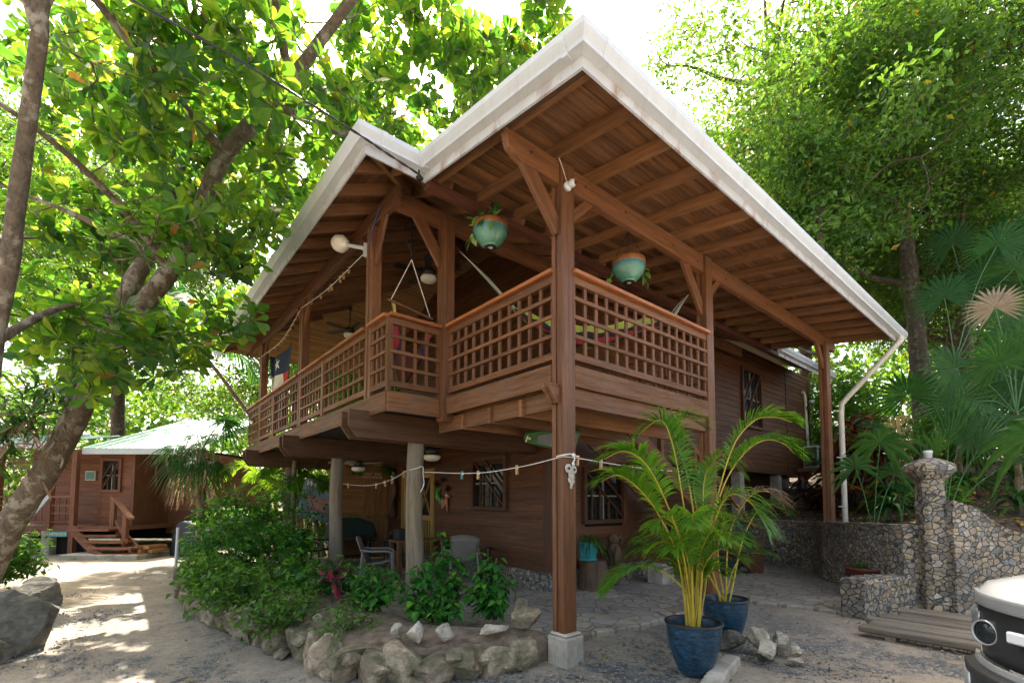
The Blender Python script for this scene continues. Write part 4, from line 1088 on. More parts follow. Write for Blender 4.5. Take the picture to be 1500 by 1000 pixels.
def in_ellipsoids(E, n, clump=0.9, thr=-0.12, shell=0.35, o=0.0):
    """n points in ellipsoids [(c, radii, weight)], thinned by a coarse noise so that gaps are left"""
    out = []; wt = np.array([e[2] for e in E], float); wt /= wt.sum()
    for e, w in zip(E, wt):
        m = int(n * w); c = np.array(e[0]); r = np.array(e[1]); got = 0
        while got < m:
            p = rng.normal(0, 1, 3); p /= np.linalg.norm(p); p *= (shell + (1 - shell) * rng.uniform() ** 0.5)
            q = c + p * r
            if mnoise.noise(Vector(q) * clump + Vector((o, o, o))) > thr: out.append(q); got += 1
    return np.array(out)
def twigs(b, skel, C, r0=0.012, r1=0.004, seg=5, step=1, sag=0.1):
    """thin curved branches that join each point of C to the nearest branch so far"""
    K = [np.array(p) for p in skel]
    KA = np.array(K); order = np.argsort([np.min(np.linalg.norm(KA - c, axis=1)) for c in C])
    ends = np.zeros((len(C), 3))
    for q, i in enumerate(order):
        c = C[i]; dd = np.linalg.norm(KA - c, axis=1); j = int(np.argmin(dd)); p = KA[j]; D = dd[j]
        mid = (p + c) / 2 + rng.normal(0, 0.08 * D, 3) + np.array([0, 0, -sag * D])
        ts = np.linspace(0, 1, seg)[:, None]
        path = (1 - ts) ** 2 * p + 2 * ts * (1 - ts) * mid + ts ** 2 * c
        ends[i] = c - path[-2]
        if q % step == 0:
            b.tube(path, list(np.linspace(min(0.03, r0 * (0.6 + 0.5 * D)), r1, seg)), 5, caps=False)
            KA = np.vstack([KA, path[1:-1]])
    return unit(ends + 1e-6)

# ---- the almond trees on the left
def trunk(b, pts, radii, n=40, sides=16, wob=0.16, seed=0):
    P = spline(pts, n); rr = np.interp(np.linspace(0, 1, n), np.linspace(0, 1, len(radii)), radii)
    b.tube(P, list(rr), sides, wob=wob, seed=seed); return [tuple(p) for p in P]
T2 = thing("almond_tree", (-4.9, 7.4, 0), "big leaning almond tree with a forked mottled trunk left of the house", "tree")
b = MB()
main = [(-5.2, 7.9, -0.2), (-4.95, 7.45, 0.5), (-4.66, 7.03, 1.31), (-4.25, 6.49, 2.13), (-3.92, 6.03, 3.01), (-3.64, 5.61, 3.70), (-3.32, 5.17, 4.31), (-3.01, 4.74, 4.85), (-2.78, 4.39, 5.27), (-2.70, 4.16, 5.73), (-2.52, 3.84, 6.27), (-2.18, 3.38, 6.74), (-1.94, 3.03, 7.06), (-1.68, 2.65, 7.50), (-1.43, 2.28, 7.92), (-1.1, 1.8, 8.5), (-0.9, 1.1, 9.2)]
sk = trunk(b, main, [0.22, 0.19, 0.17, 0.16, 0.15, 0.14, 0.13, 0.12, 0.115, 0.105, 0.098, 0.10, 0.085, 0.07, 0.06, 0.05, 0.04], 60, seed=1)
sec = [(-4.25, 6.5, 2.1), (-4.05, 6.30, 2.65), (-3.86, 6.09, 3.25), (-3.65, 5.85, 4.12), (-3.44, 5.75, 4.83), (-3.22, 5.66, 5.40), (-3.11, 5.66, 5.88), (-2.85, 5.61, 7.09), (-2.62, 5.58, 8.47), (-2.3, 5.6, 9.5)]
sk += trunk(b, sec, [0.14, 0.135, 0.13, 0.125, 0.115, 0.105, 0.09, 0.07, 0.055, 0.035], 40, seed=2)
for q in ([(-2.1, 3.3, 6.85), (-1.2, 3.4, 7.0), (-0.5, 3.5, 7.25), (0.2, 3.8, 7.6)], [(-2.52, 3.84, 6.27), (-3.4, 3.3, 6.6), (-4.3, 2.7, 7.0), (-5.0, 2.4, 7.2)], [(-3.01, 4.74, 4.85), (-3.6, 4.2, 5.3), (-4.3, 3.7, 5.6), (-5.0, 3.4, 5.7)], [(-1.94, 3.03, 7.06), (-2.4, 2.2, 7.5), (-3.0, 1.2, 8.0), (-3.4, 0.3, 8.6)], [(-2.85, 5.61, 7.09), (-2.0, 6.2, 7.8), (-1.0, 6.6, 8.4)], [(-3.2, 5.66, 5.4), (-4.1, 6.2, 5.9), (-5.0, 6.8, 6.3)], [(-1.1, 1.8, 8.5), (-0.2, 1.2, 9.4), (0.6, 0.4, 9.9)], [(-0.9, 1.1, 9.2), (-1.6, 0.2, 9.7), (-2.2, -0.8, 10.0)]):
    sk += trunk(b, q, [0.06, 0.045, 0.03, 0.015], 16, 8, seed=3)
C = in_ellipsoids([(tuple(S(-3.5, 6.6, 6.3)), (2.0, 2.3, 1.35), 3.0), (tuple(S(-1.6, 8.2, 8.7)), (1.9, 1.9, 1.6), 2.6), (tuple(S(-6.3, 9.4, 5.6)), (1.7, 1.2, 1.2), 1.4), (tuple(S(-0.4, 7.6, 10.5)), (1.7, 1.7, 1.1), 1.6), (tuple(S(-1.6, 4.2, 10.0)), (2.4, 2.2, 1.0), 1.8), (tuple(S(-4.0, 5.0, 8.2)), (2.0, 1.7, 1.1), 1.3), (tuple(S(-4.9, 9.0, 8.8)), (2.4, 2.2, 1.2), 2.0), (tuple(S(-6.2, 7.8, 7.8)), (1.9, 1.8, 1.7), 2.3), (tuple(S(-7.8, 8.6, 6.0)), (1.5, 1.4, 1.3), 1.3)], 2350, 0.75, -0.08)  # high lobes overhead, out of view, are added to shade the foreground
C = C[~((C[:, 0] > EX - 0.3) & (C[:, 1] > 1.2) & (C[:, 2] < 5.9 + 0.45 * np.maximum(0, C[:, 0] - EX)))]
# no limb hangs before the balcony's eave: the view along it from the drive stays open
ne = (Vector((EX, BY, 5.5)) - CAM).cross(Vector((EX, EY, 5.6)) - CAM).normalized()
hang = (C - np.array(CAM)) @ np.array(ne); hang *= np.sign((np.array(S(-6, 6, 6)) - np.array(CAM)) @ np.array(ne))
C = C[(hang > 0.22) | (C[:, 2] > 7.2)]
dirs = twigs(b, sk, C, 0.014, 0.004)
b.build("trunk", M['barkA'], T2)
cb = MB(); rosettes(cb, C, dirs * 0.6 + np.array([0, 0, 0.45]) + rng.normal(0, 0.35, C.shape), 9, 0.215, 0.115)
cb.build("crown", M['almond'], T2)
T1 = thing("almond_tree", (-4.6, 3.75, 0), "slim almond tree with pale spotted bark at the left edge of the photo", "tree")
b = MB(); sk = trunk(b, [(-4.62, 3.9, -0.1), (-4.56, 3.6, 1.4), (-4.43, 3.19, 3.09), (-4.33, 2.93, 3.69), (-4.265, 2.685, 4.45), (-4.185, 2.43, 5.23), (-4.14, 2.24, 5.61), (-4.13, 2.2, 5.9), (-3.99, 2.08, 6.1), (-3.6, 1.7, 6.6)], [0.085, 0.08, 0.072, 0.07, 0.066, 0.062, 0.06, 0.055, 0.045, 0.03], 40, seed=5)
for q in ([(-4.14, 2.24, 5.61), (-4.35, 2.3, 6.3), (-4.5, 2.4, 7.0)], [(-4.33, 2.93, 3.69), (-4.5, 3.5, 4.2), (-4.3, 4.2, 4.6)], [(-4.43, 3.19, 3.09), (-4.1, 3.6, 3.6), (-3.8, 3.9, 3.9)]):
    sk += trunk(b, q, [0.05, 0.035, 0.012], 12, 8)
C = in_ellipsoids([(tuple(S(-4.05, 5.7, 4.2)), (0.85, 0.9, 0.95), 2), (tuple(S(-4.9, 5.6, 3.6)), (1.1, 0.9, 0.9), 2.2), (tuple(S(-4.6, 5.0, 6.3)), (1.2, 1.0, 0.7), 1.0)], 210, 1.1, -0.15, 0.1)
dirs = twigs(b, sk, C, 0.014, 0.005); b.build("trunk", M['barkA'], T1)
cb = MB(); rosettes(cb, C, dirs * 0.5 + np.array([0, 0, 0.5]) + rng.normal(0, 0.35, C.shape), 8, 0.21, 0.10); cb.build("crown", M['almond'], T1)

# ---- generic small leaved tree, copied with turns and sizes
def broadleaf(loc, label, group, h=13.0, rc=4.2, nC=900, per=60, leaf=0.12, seed=1, mat='small', bark='barkB', low=0.32, lean=(0, 0), r0=0.28):
    T = thing("broadleaf_tree", loc, label, "tree", group)
    o = Vector(loc); b = MB(); l = Vector((lean[0], lean[1], 0))
    pts = [o + Vector((0, 0, -0.5)), o + Vector((0.05, 0, h * 0.2)) + l * 0.2, o + Vector((0.1, 0.1, h * 0.42)) + l * 0.45, o + Vector((-0.1, 0.1, h * 0.62)) + l * 0.7, o + Vector((0, 0, h * 0.9)) + l]
    sk = trunk(b, pts, [r0, r0 * 0.85, r0 * 0.72, r0 * 0.45, 0.05], 30, 12, seed=seed)
    rr = random.Random(seed)
    for q in range(9):
        p = Vector(sk[rr.randint(10, 25)]); a = q * 2.4 + rr.uniform(-.4, .4); L = rc * rr.uniform(0.55, 0.85)
        e = Vector((math.cos(a) * L, math.sin(a) * L, L * rr.uniform(0.2, 0.75)))
        sk += trunk(b, [p, p + e * 0.35 + Vector((0, 0, -0.1)), p + e * 0.7 + Vector((0, 0, 0.25)), p + e], [r0 * 0.4, r0 * 0.28, r0 * 0.16, 0.02], 14, 7, seed=q)
    c = o + l * 0.8 + Vector((0, 0, h * (low + 1) / 2)); hz_ = h * (1 - low) / 2
    C = in_ellipsoids([(tuple(c), (rc, rc, hz_), 2), (tuple(c + Vector((rc * .5, rc * .3, -hz_ * .3))), (rc * .6, rc * .6, hz_ * .5), 1), (tuple(c + Vector((-rc * .5, -rc * .3, -hz_ * .2))), (rc * .6, rc * .6, hz_ * .5), 1), (tuple(c + Vector((rc * .1, -rc * .6, hz_ * .1))), (rc * .5, rc * .5, hz_ * .5), 0.8)], nC, 0.48, 0.02, 0.2, o=seed)
    twigs(b, sk, C, 0.02, 0.005, 4)
    b.build("trunk", M[bark], T)
    n = len(C) * per
    P = np.repeat(C, per, 0) + rng.normal(0, 1, (n, 3)) * np.array([0.30, 0.30, 0.17])
    A = rng.normal(0, 1, (n, 3)) * np.array([1, 1, 0.5]) + np.array([0, 0, -0.25]); N = np.array([0, 0, 1.0]) + rng.normal(0, 0.55, (n, 3))
    Lf = leaf * np.repeat(rng.uniform(0.75, 1.25, len(C)), per) * rng.uniform(0.55, 1.35, n); cb = MB(); leaves(cb, P, A, N, Lf, Lf * 0.48, 'dia', 0.25, 0.2)
    cb.build("crown", M[mat], T)
    return T
def turned(T, x, y, z, rot, sc, label):
    return copy_thing(T, label, Matrix.Translation((x, y, z)) @ Matrix.Rotation(R(rot), 4, 'Z') @ Matrix.Scale(sc, 4))
GB = "tall trees around the garden"
p = S(13.6, 15.5); RT1 = broadleaf((p.x, p.y, hz(p.x, p.y)), "tall small leaved tree with a thick bare trunk behind the porch's rain pipe corner", GB, 20.0, 5.4, 1150, 42, 0.165, 3, low=0.30, r0=0.30, lean=(-0.3, 0.4))
p = S(20.5, 22); RT2 = broadleaf((p.x, p.y, hz(p.x, p.y)), "airy tree with feathery crown rising at the far right edge of the photo", GB, 16.0, 5.0, 800, 62, 0.15, 4, low=0.25, lean=(0.4, -0.4))
p = S(8.75, 13.2); broadleaf((p.x, p.y, hz(p.x, p.y)), 'slim young tree with forking pale stems just beyond the rain pipe', GB, 15.0, 3.0, 520, 40, 0.18, 9, low=0.42, r0=0.13, lean=(0.2, -0.3))
for (r, d, rot, sc, src, lb) in [
    (10.2, 18.0, 70, 1.06, 0, "tall tree whose crown stands against the white sky just right of the roof peak"),
    (17.0, 17.5, 200, 1.0, 1, "dense tree on the slope to the right of the thick bare trunk"),
    (15.0, 24.0, 130, 1.15, 0, "broad tree filling the gap behind the thick bare trunk"),
    (24.0, 25.0, 300, 1.1, 1, "pale tree far up the slope beyond the wooden fence"),
    (-7.8, 24.0, 20, 0.95, 1, "tall tree standing right behind the green roofed cabin"),
    (-19.0, 20.0, 250, 1.0, 0, "tall tree at the far left behind the cabin's porch"),
    (-4.0, 21.0, 100, 0.95, 0, "tree behind the far end of the balcony and the palms"),
    (-13.0, 29.0, 160, 1.2, 1, "distant tree seen above the cabin's green roof ridge"),
    (-20.0, 24.0, 40, 1.2, 0, "outermost tree at the left behind the slim almond trunk"),
    (-7.0, 30.0, 310, 1.25, 1, "distant tree between the leaning almond trunk and the balcony roof"),
    (1.5, 26.0, 190, 1.1, 0, "tree hidden behind the house roof with its foliage lit by the sun"),
    (-14.5, 10.5, 75, 0.7, 0, "small leafy tree growing at the left of the path before the cabin")]:
    p = S(r, d); z = hz(p.x, p.y) if r > 4 else 0.0
    turned((RT1, RT2)[src], p.x, p.y, z - 0.2, rot, sc, lb)

# far wood closing the view
n = 60000
r = rng.uniform(-55, 60, n); d = 33 + rng.uniform(0, 9, n) + 0.004 * r * r * 0; z = rng.uniform(0, 1, n) ** 0.8 * 15 + np.where(r > 5, 3, 0)
hgt = np.array([11 + 5 * mnoise.noise(Vector((a * 0.16, 0, 3))) + 2.5 * mnoise.noise(Vector((a * 0.5, 1, 3))) for a in r])
ok = z < hgt + np.where(r > 5, 4, 0); r, d, z = r[ok], d[ok], z[ok]; n = len(r)
P = np.array([S(a, c, e) for a, c, e in zip(r, d, z)])
b = MB(); leaves(b, P, rng.normal(0, 1, (n, 3)), np.array([0, 0, 1.0]) + rng.normal(0, 0.6, (n, 3)), rng.uniform(0.4, 0.9, n), rng.uniform(0.25, 0.5, n), 'dia')
b.build("far_wood", M['small'], kind='stuff', label="dense green wood closing the view behind the garden", cat="wood")

# ---- palms
def frond(b, pts, nl=38, L=0.32, W=0.022, up=None, droop=0.35, mi_leaf=0, mi_stem=1, r=(0.012, 0.003), start=0.3, ang=0.9, vshape=0.35, tip=0.45, n=40):
    """pinnate palm frond: a rachis along pts with two rows of narrow leaflets"""
    P = spline(pts, n); b.tube(P, list(np.linspace(r[0], r[1], n)), 6, caps=False, mi=mi_stem)
    i0 = int(n * start); T = unit(np.gradient(P, axis=0)); ts = np.linspace(i0, n - 1.01, nl)
    ii = ts.astype(int); q = P[ii] + (P[np.minimum(ii + 1, n - 1)] - P[ii]) * (ts - ii)[:, None]; t = T[ii]
    U = np.array([0, 0, 1.0]) if up is None else np.array(up); side = unit(np.cross(t, U) + 1e-6); nn = np.cross(side, t)
    f = (ts - i0) / (n - 1 - i0); ln = L * (0.55 + 0.9 * np.sin(np.pi * np.clip(f * 0.85 + 0.12, 0, 1)) ) * np.where(f > 0.85, 1 - (f - 0.85) * 2.5, 1) * 0.75
    for s_ in (-1, 1):
        a = ang - 0.55 * f + rng.normal(0, 0.06, nl)
        A = side * (s_ * np.sin(a))[:, None] + t * np.cos(a)[:, None] + nn * (vshape + rng.normal(0, 0.10, nl))[:, None]
        A = unit(A); rows = 5; Ls = ln * rng.uniform(0.9, 1.08, nl)
        # ribbons bending down under their own weight
        ks = np.linspace(0, 1, rows); path = q[:, None] + A[:, None] * (ks[None, :, None] * Ls[:, None, None]) + np.array([0, 0, -1.0]) * (droop * ks[None, :] ** 2.2 * Ls[:, None])[..., None]
        B = unit(np.cross(A, nn)); wd = W * np.array([0.55, 1.0, 0.95, 0.6, 0.06])
        v = np.stack([path - B[:, None] * wd[None, :, None] * 0.5, path + B[:, None] * wd[None, :, None] * 0.5], 2).reshape(-1, 3)
        idx = np.arange(rows - 1); fq = np.stack([idx * 2, idx * 2 + 1, idx * 2 + 3, idx * 2 + 2], 1)
        F = (fq[None] + (np.arange(nl) * rows * 2)[:, None, None]).reshape(-1, 4)
        g = np.broadcast_to(np.stack([np.repeat(ks, 2), np.tile([-0.5, 0.5], rows), 0 * np.repeat(ks, 2)], -1)[None], (nl, rows * 2, 3)).reshape(-1, 3)
        rb = rng.uniform(0.25, 0.8); b.arrays(v, [F], np.repeat(np.clip(rb + rng.normal(0, 0.12, nl), 0, 1), rows * 2), g, mi_leaf, True)

def fan(b, c, axis, nrm, Rr, seg=26, spread=2.6, split=0.55, droop=0.15, wk=1.0, mi=0, rb=None):
    """palmate palm leaf: pleated blades joined near the middle, split and drooping at the tips"""
    axis = Vector(axis).normalized(); nrm = Vector(nrm); side = axis.cross(nrm).normalized(); nrm = side.cross(axis).normalized()
    rbv = rng.uniform(0.2, 0.8) if rb is None else rb
    for k in range(seg):
        a = -spread + 2 * spread * (k + 0.5) / seg + rng.normal(0, 0.02); da = spread / seg * wk
        L = Rr * (0.82 + 0.18 * math.cos(a * 0.8)) * rng.uniform(0.9, 1.05)
        rows = [(0.03, 0.9), (split * 0.5, 1.0), (split, 1.0), (0.5 + split / 2, 0.62), (1.0, 0.04)]
        vs = []; g = []
        for f, wf in rows:
            rr = L * f; d = axis * math.cos(a) + side * math.sin(a); p = Vector(c) + d * rr - Vector((0, 0, 1)) * (droop * L * f ** 2.5) - nrm * (0.10 * L * f * f)
            w = min(f, split * 1.02) * L * math.tan(da) * wf; e = side * math.cos(a) - axis * math.sin(a)
            for s_ in (-1, 0, 1): vs.append(p + e * (w * s_) + nrm * (0.28 * w * (1 if s_ == 0 else -0.3))); g.append((f, s_ * 0.5 + 0.02, 0))
        fs = []
        for i in range(len(rows) - 1):
            for j in (0, 1): fs.append((i * 3 + j, i * 3 + j + 1, i * 3 + j + 4, i * 3 + j + 3))
        b.add(vs, fs, g, r=float(np.clip(rbv + rng.normal(0, 0.08), 0, 1)), mi=mi, smooth=False)

def stalk(b, p0, p1, r=0.012, sag=0.08, mi=1):
    p0 = Vector(p0); p1 = Vector(p1); m = (p0 + p1) / 2 + Vector((0, 0, sag * (p1 - p0).length)); b.tube(spline([p0, m, p1], 10), list(np.linspace(r, r * 0.6, 10)), 6, caps=False, mi=mi)

# potted palms
def blue_pot(loc, label, s=1.0):
    T = thing("plant_pot", loc, label, "plant pot", None); b = MB(); H = 0.47 * s
    prof = [(0.0, 0.0), (0.125, 0.0), (0.135, 0.012)]
    for i in range(44):
        z = 0.02 + (H - 0.05) * i / 43; f = z / H; r = 0.135 + 0.112 * (1 - (1 - f) ** 2.0)
        prof.append((r * s + (0.0016 if i % 2 else -0.0016), z))
    prof = [(a if i < 3 else a, z) for i, (a, z) in enumerate(prof)]
    R1 = prof[-1][0]; prof += [(R1 + 0.005, H - 0.02), (R1 + 0.012, H - 0.012), (R1 + 0.012, H), (R1 - 0.012, H), (R1 - 0.016, H - 0.02), (R1 - 0.03, H - 0.12)]
    b.lathe(prof, loc, 40); b.build("pot", M['blueglaze'], T)
    b = MB(); b.lathe([(R1 + 0.0145, H - 0.014), (R1 + 0.0145, H + 0.002), (R1 - 0.014, H + 0.003), (R1 - 0.019, H - 0.02)], loc, 40); b.build("rim", M['black'], T)
    b = MB(); b.lathe([(R1 - 0.022, H - 0.075), (0.10, H - 0.06), (0.0, H - 0.055)], loc, 24); b.build("soil", M['soil'], T); return T
mm, t, bs, out = new_mat("blue_glaze"); k = NT(t); g = k.attr("g").outputs['Vector']
n1 = k.noise(k.map(g, (1, 1, 4)), 16, 6, 0.7).outputs[0]; n2 = k.noise(g, 3, 3).outputs[0]
col = k.ramp(n1, [(0.35, (0.006, 0.016, 0.035)), (0.52, (0.014, 0.055, 0.10)), (0.72, (0.05, 0.14, 0.20))]); k.link(k.mix(0.5, col, k.ramp(n2, [(0.3, 0.6), (0.7, 1.2)]), 'MULTIPLY'), bs.inputs['Base Color'])
bs.inputs['Roughness'].default_value = 0.3; k.link(k.bump(n1, 0.4, 0.004), bs.inputs['Normal']); M['blueglaze'] = mm
P1 = (0.72, -0.99, 0.0); P2 = (1.92, -0.70, 0.02)
blue_pot(P1, "blue glazed ribbed pot in front holding the tall yellow stemmed palm"); blue_pot(P2, "blue glazed ribbed pot standing behind and right of the front one", 1.0)
FR1 = [[(0.98, -0.88, 0.44), (1.03, -0.97, 1.15), (1.00, -1.12, 1.68), (1.00, -1.28, 2.13), (1.04, -1.46, 2.34), (1.07, -1.62, 2.35), (1.14, -1.74, 2.30)], [(0.99, -0.88, 0.44), (1.10, -0.97, 1.21), (1.24, -1.07, 1.76), (1.38, -1.20, 2.07), (1.53, -1.34, 2.21), (1.63, -1.48, 2.17), (1.67, -1.57, 2.06)], [(0.96, -0.87, 0.44), (0.86, -0.90, 1.15), (0.69, -0.92, 1.68), (0.55, -0.91, 2.13), (0.46, -0.84, 2.36), (0.26, -0.73, 2.22)], [(0.96, -0.87, 0.44), (0.95, -0.91, 1.14), (0.86, -0.88, 1.82), (0.75, -0.82, 2.23), (0.82, -0.89, 2.41), (0.86, -1.05, 2.31)], [(0.94, -0.85, 0.44), (0.65, -0.92, 1.16), (0.34, -0.95, 1.61), (0.02, -0.97, 1.91), (-0.21, -0.92, 2.01), (-0.38, -0.84, 1.94)], [(0.94, -0.85, 0.44), (0.64, -0.90, 1.10), (0.39, -0.85, 1.49), (0.15, -0.80, 1.71), (-0.08, -0.75, 1.82), (-0.23, -0.68, 1.76)], [(0.95, -0.86, 0.44), (0.82, -0.90, 0.69), (0.51, -0.91, 0.89), (0.16, -0.89, 1.02), (-0.09, -0.81, 0.99), (-0.26, -0.73, 0.84)], [(0.99, -0.88, 0.44), (1.13, -0.91, 1.00), (1.27, -0.81, 1.55), (1.38, -0.80, 1.91), (1.51, -0.93, 2.10), (1.56, -1.08, 1.91)], [(0.98, -0.88, 0.44), (0.91, -0.99, 0.89), (0.80, -1.19, 1.43), (0.79, -1.33, 1.65), (0.83, -1.49, 1.58), (0.83, -1.61, 1.38)]]
pl = thing("potted_palm", (0.72, -0.99, 0.42), "tall areca palm with yellow stems and arching green fronds in the front blue pot", "palm")
def sh(f, o, sx=0.0):
    # stems of a clump start close together in the pot
    q = [Vector(p) for p in f]; base = Vector(o) + Vector((random.uniform(-0.05, 0.05), random.uniform(-0.05, 0.05), 0)); d0 = base - q[0]
    return [p + d0 * (1 - i / (len(q) - 1)) ** 3 for i, p in enumerate(q)]
for i, f in enumerate(FR1):
    b = MB(); frond(b, sh(f, (0.72, -0.99, 0.40)), 46 if i != 8 else 36, 0.31 if i not in (6,) else 0.22, 0.023, start=0.42 if i != 6 else 0.5, r=(0.010, 0.0035), droop=0.45, vshape=0.5 if i < 6 else 0.3)
    b.build("frond", [M['areca'], M['arecastem']], pl)
b = MB()
for q in range(7):
    a = q * 0.9; r_ = 0.03 + 0.012 * (q % 3); x, y = 0.72 + r_ * math.cos(a), -0.99 + r_ * math.sin(a); b.tube(spline([(x, y, 0.38), (x + 0.02 * math.cos(a), y + 0.02 * math.sin(a), 0.6), (x + 0.06 * math.cos(a), y + 0.06 * math.sin(a), 0.95)], 8), [0.02, 0.018, 0.016, 0.014, 0.012, 0.011, 0.01, 0.008], 8, caps=False)
b.build("stem", M['arecastem'], pl)
b = MB()
for q in range(20):
    a = q * 2.4; l = random.uniform(0.35, 0.8); o = Vector((0.72, -0.99, 0.42)); e = Vector((math.cos(a), math.sin(a), 0)); frond(b, [o, o + e * l * 0.15 + Vector((0, 0, l * 0.9)), o + e * l * 0.45 + Vector((0, 0, l * 1.35)), o + e * l * 0.8 + Vector((0, 0, l * 1.25))], 24, 0.27, 0.022, start=0.35, r=(0.006, 0.002))
b.build("young_frond", [M['areca'], M['arecastem']], pl)
pl2 = thing("potted_palm", (1.92, -0.70, 0.44), "smaller darker palm with a browning frond in the rear blue pot", "palm")
G2 = [[(1.88, -0.72, 0.46), (1.88, -0.76, 1.08), (1.93, -0.83, 1.39), (1.96, -1.01, 1.66), (2.00, -1.17, 1.70), (2.12, -1.26, 1.59)], [(1.87, -0.71, 0.46), (1.79, -0.69, 1.00), (1.74, -0.80, 1.39), (1.55, -0.78, 1.51), (1.52, -1.01, 1.41), (1.64, -1.10, 1.19)], [(1.86, -0.70, 0.46), (1.62, -0.53, 0.92), (1.34, -0.32, 1.12), (1.05, -0.20, 1.09), (0.88, -0.05, 0.94)], [(1.88, -0.72, 0.46), (2.05, -0.76, 0.83), (2.16, -0.86, 0.99), (2.27, -1.08, 0.99)], [(1.88, -0.72, 0.46), (2.2, -0.8, 1.2), (2.45, -0.95, 1.55), (2.6, -1.1, 1.5)], [(1.88, -0.72, 0.46), (1.75, -0.6, 1.1), (1.6, -0.55, 1.6), (1.5, -0.6, 1.85), (1.45, -0.8, 1.8)]]
for i, f in enumerate(G2):
    b = MB(); frond(b, sh(f, (1.92, -0.70, 0.42)), 28, 0.27, 0.022, start=0.45, r=(0.011, 0.003), droop=0.5); setp(b.build("frond", [M['dryleaf'] if i == 0 else M['fanleaf'], M['arecastem']], pl2), "withered brown frond" if i == 0 else None)
# ---------------------------------------------------------------- shrubs and small plants
def shrub(loc, label, name="shrub", cat="shrub", group=None, rad=(0.6, 0.6, 0.6), h0=0.25, nC=90, per=14, L=0.09, W=0.04, mat='bush', tpl='ovate', stems=7, rb=None, sp=0.09):
    T = thing(name, loc, label, cat, group); o = Vector(loc); b = MB(); sk = []
    for q in range(stems):
        a = q * 2.4; e = Vector((math.cos(a) * rad[0] * 0.5, math.sin(a) * rad[1] * 0.5, h0 + rad[2]))
        P = spline([o + e * 0.02, o + Vector((e.x * 0.4, e.y * 0.4, e.z * 0.55)), o + e], 9); b.tube(P, list(np.linspace(0.014, 0.005, 9)), 5, caps=False); sk += [tuple(p) for p in P]
    C = in_ellipsoids([(tuple(o + Vector((0, 0, h0 + rad[2]))), rad, 1)], nC, 1.6 / max(rad[0], 0.3) * 0.7, -0.2, 0.3, o=loc[0])
    twigs(b, sk, C, 0.007, 0.003, 4); b.build("stem", M['barkB'], T)
    n = len(C) * per; P = np.repeat(C, per, 0) + rng.normal(0, sp, (n, 3)); A = rng.normal(0, 1, (n, 3)) * np.array([1, 1, 0.4]) + np.array([0, 0, -0.3]); N = np.array([0, 0, 1.0]) + rng.normal(0, 0.4, (n, 3))
    Lf = L * rng.uniform(0.6, 1.25, n); cb = MB(); leaves(cb, P, A, N, Lf, Lf * (W / L), tpl, 0.2, 0.2); cb.build("foliage", M[mat], T); return T
SG = "leafy shrubs along the planted bed"
for (r, d, rad, h0, nC, lb) in [(-6.05, 10.4, (0.85, 0.7, 0.65), 0.35, 130, "leafy shrub at the far end of the bed beside the white stake"), (-4.95, 10.3, (0.85, 0.8, 0.78), 0.3, 150, "tall leafy shrub in the bed left of the third round post"), (-4.35, 8.8, (0.7, 0.6, 0.40), 0.2, 130, "dark spreading shrub in the bed left of the middle round post"), (-3.75, 8.2, (0.5, 0.5, 0.25), 0.1, 60, "low leafy shrub in front of the third round post"), (-4.6, 12.6, (0.7, 0.6, 0.5), 0.3, 90, "sunlit shrub behind the third round post"), (-5.3, 8.9, (0.7, 0.6, 0.5), 0.2, 130, "shrub overhanging the edging rocks at the bend of the path"), (-3.0, 7.2, (0.5, 0.4, 0.2), 0.08, 70, "low green plant between the dark shrub and the cordyline")]:
    p = S(r, d, 0.12); shrub(tuple(p), lb, group=SG, rad=rad, h0=h0, nC=int(nC * 0.62), per=15, L=(0.09, 0.13, 0.16)[nC % 3], W=(0.045, 0.06, 0.06)[nC % 3], mat=('bush', 'hib')[(nC // 10) % 2])
for (r, d, rad, h0, nC, lb) in [(-8.75, 8.0, (0.7, 0.6, 0.5), 0.2, 120, "leafy bush at the left edge of the photo behind the large boulder"), (-13.0, 10.6, (0.8, 0.7, 0.5), 0.2, 120, "bush under the leaning almond trunk"), (-10.3, 15.6, (0.6, 0.5, 0.45), 0.1, 70, "pale flowering bush beside the cabin's steps")]:
    p = S(r, d, 0.0); shrub(tuple(p), lb, rad=rad, h0=h0, nC=nC, per=16, L=0.11, W=0.055)
# broad leaved plants with heart shaped leaves in the front of the bed
def hib(loc, label, tops, group="broad leaved bushes in the front of the bed"):
    T = thing("broadleaf_bush", loc, label, "bush", group); o = Vector(loc); b = MB(); C = []; D = []
    for (x, y, z) in tops:
        e = Vector((x, y, z)); P = spline([o + Vector((random.uniform(-.05, .05), random.uniform(-.05, .05), -0.02)), o.lerp(e, 0.5) + Vector((random.uniform(-.05, .05), random.uniform(-.05, .05), 0.02)), e], 12)
        b.tube(P, list(np.linspace(0.010, 0.004, 12)), 6, caps=False)
        for i in range(3, 12):
            C.append(P[i]); D.append(P[min(i + 1, 11)] - P[i - 1])
    b.build("stem", M['barkB'], T)
    cb = MB(); C = np.array(C); D = np.array(D); top = (np.arange(len(C)) % 9 == 8)
    for rep in range(4):
        a = rng.uniform(0, 6.28, len(C)); out = np.stack([np.cos(a), np.sin(a), rng.uniform(-0.35, 0.15, len(C))], 1)
        st = rng.uniform(0.03, 0.08, len(C))[:, None]; l = rng.uniform(0.085, 0.145, len(C)) * np.where(top, 0.8, 1)
        leaves(cb, C + out * st, out + np.array([0, 0, -0.25]), np.array([0, 0, 1.0]) + out * 0.3 + rng.normal(0, 0.2, (len(C), 3)), l, l * 0.68, 'ovate', 0.22, 0.25, rnd=np.clip(rng.uniform(0.1, 0.6, len(C)) + np.where(top, 0.35, 0), 0, 1))
    cb.build("foliage", M['hib'], T); return T
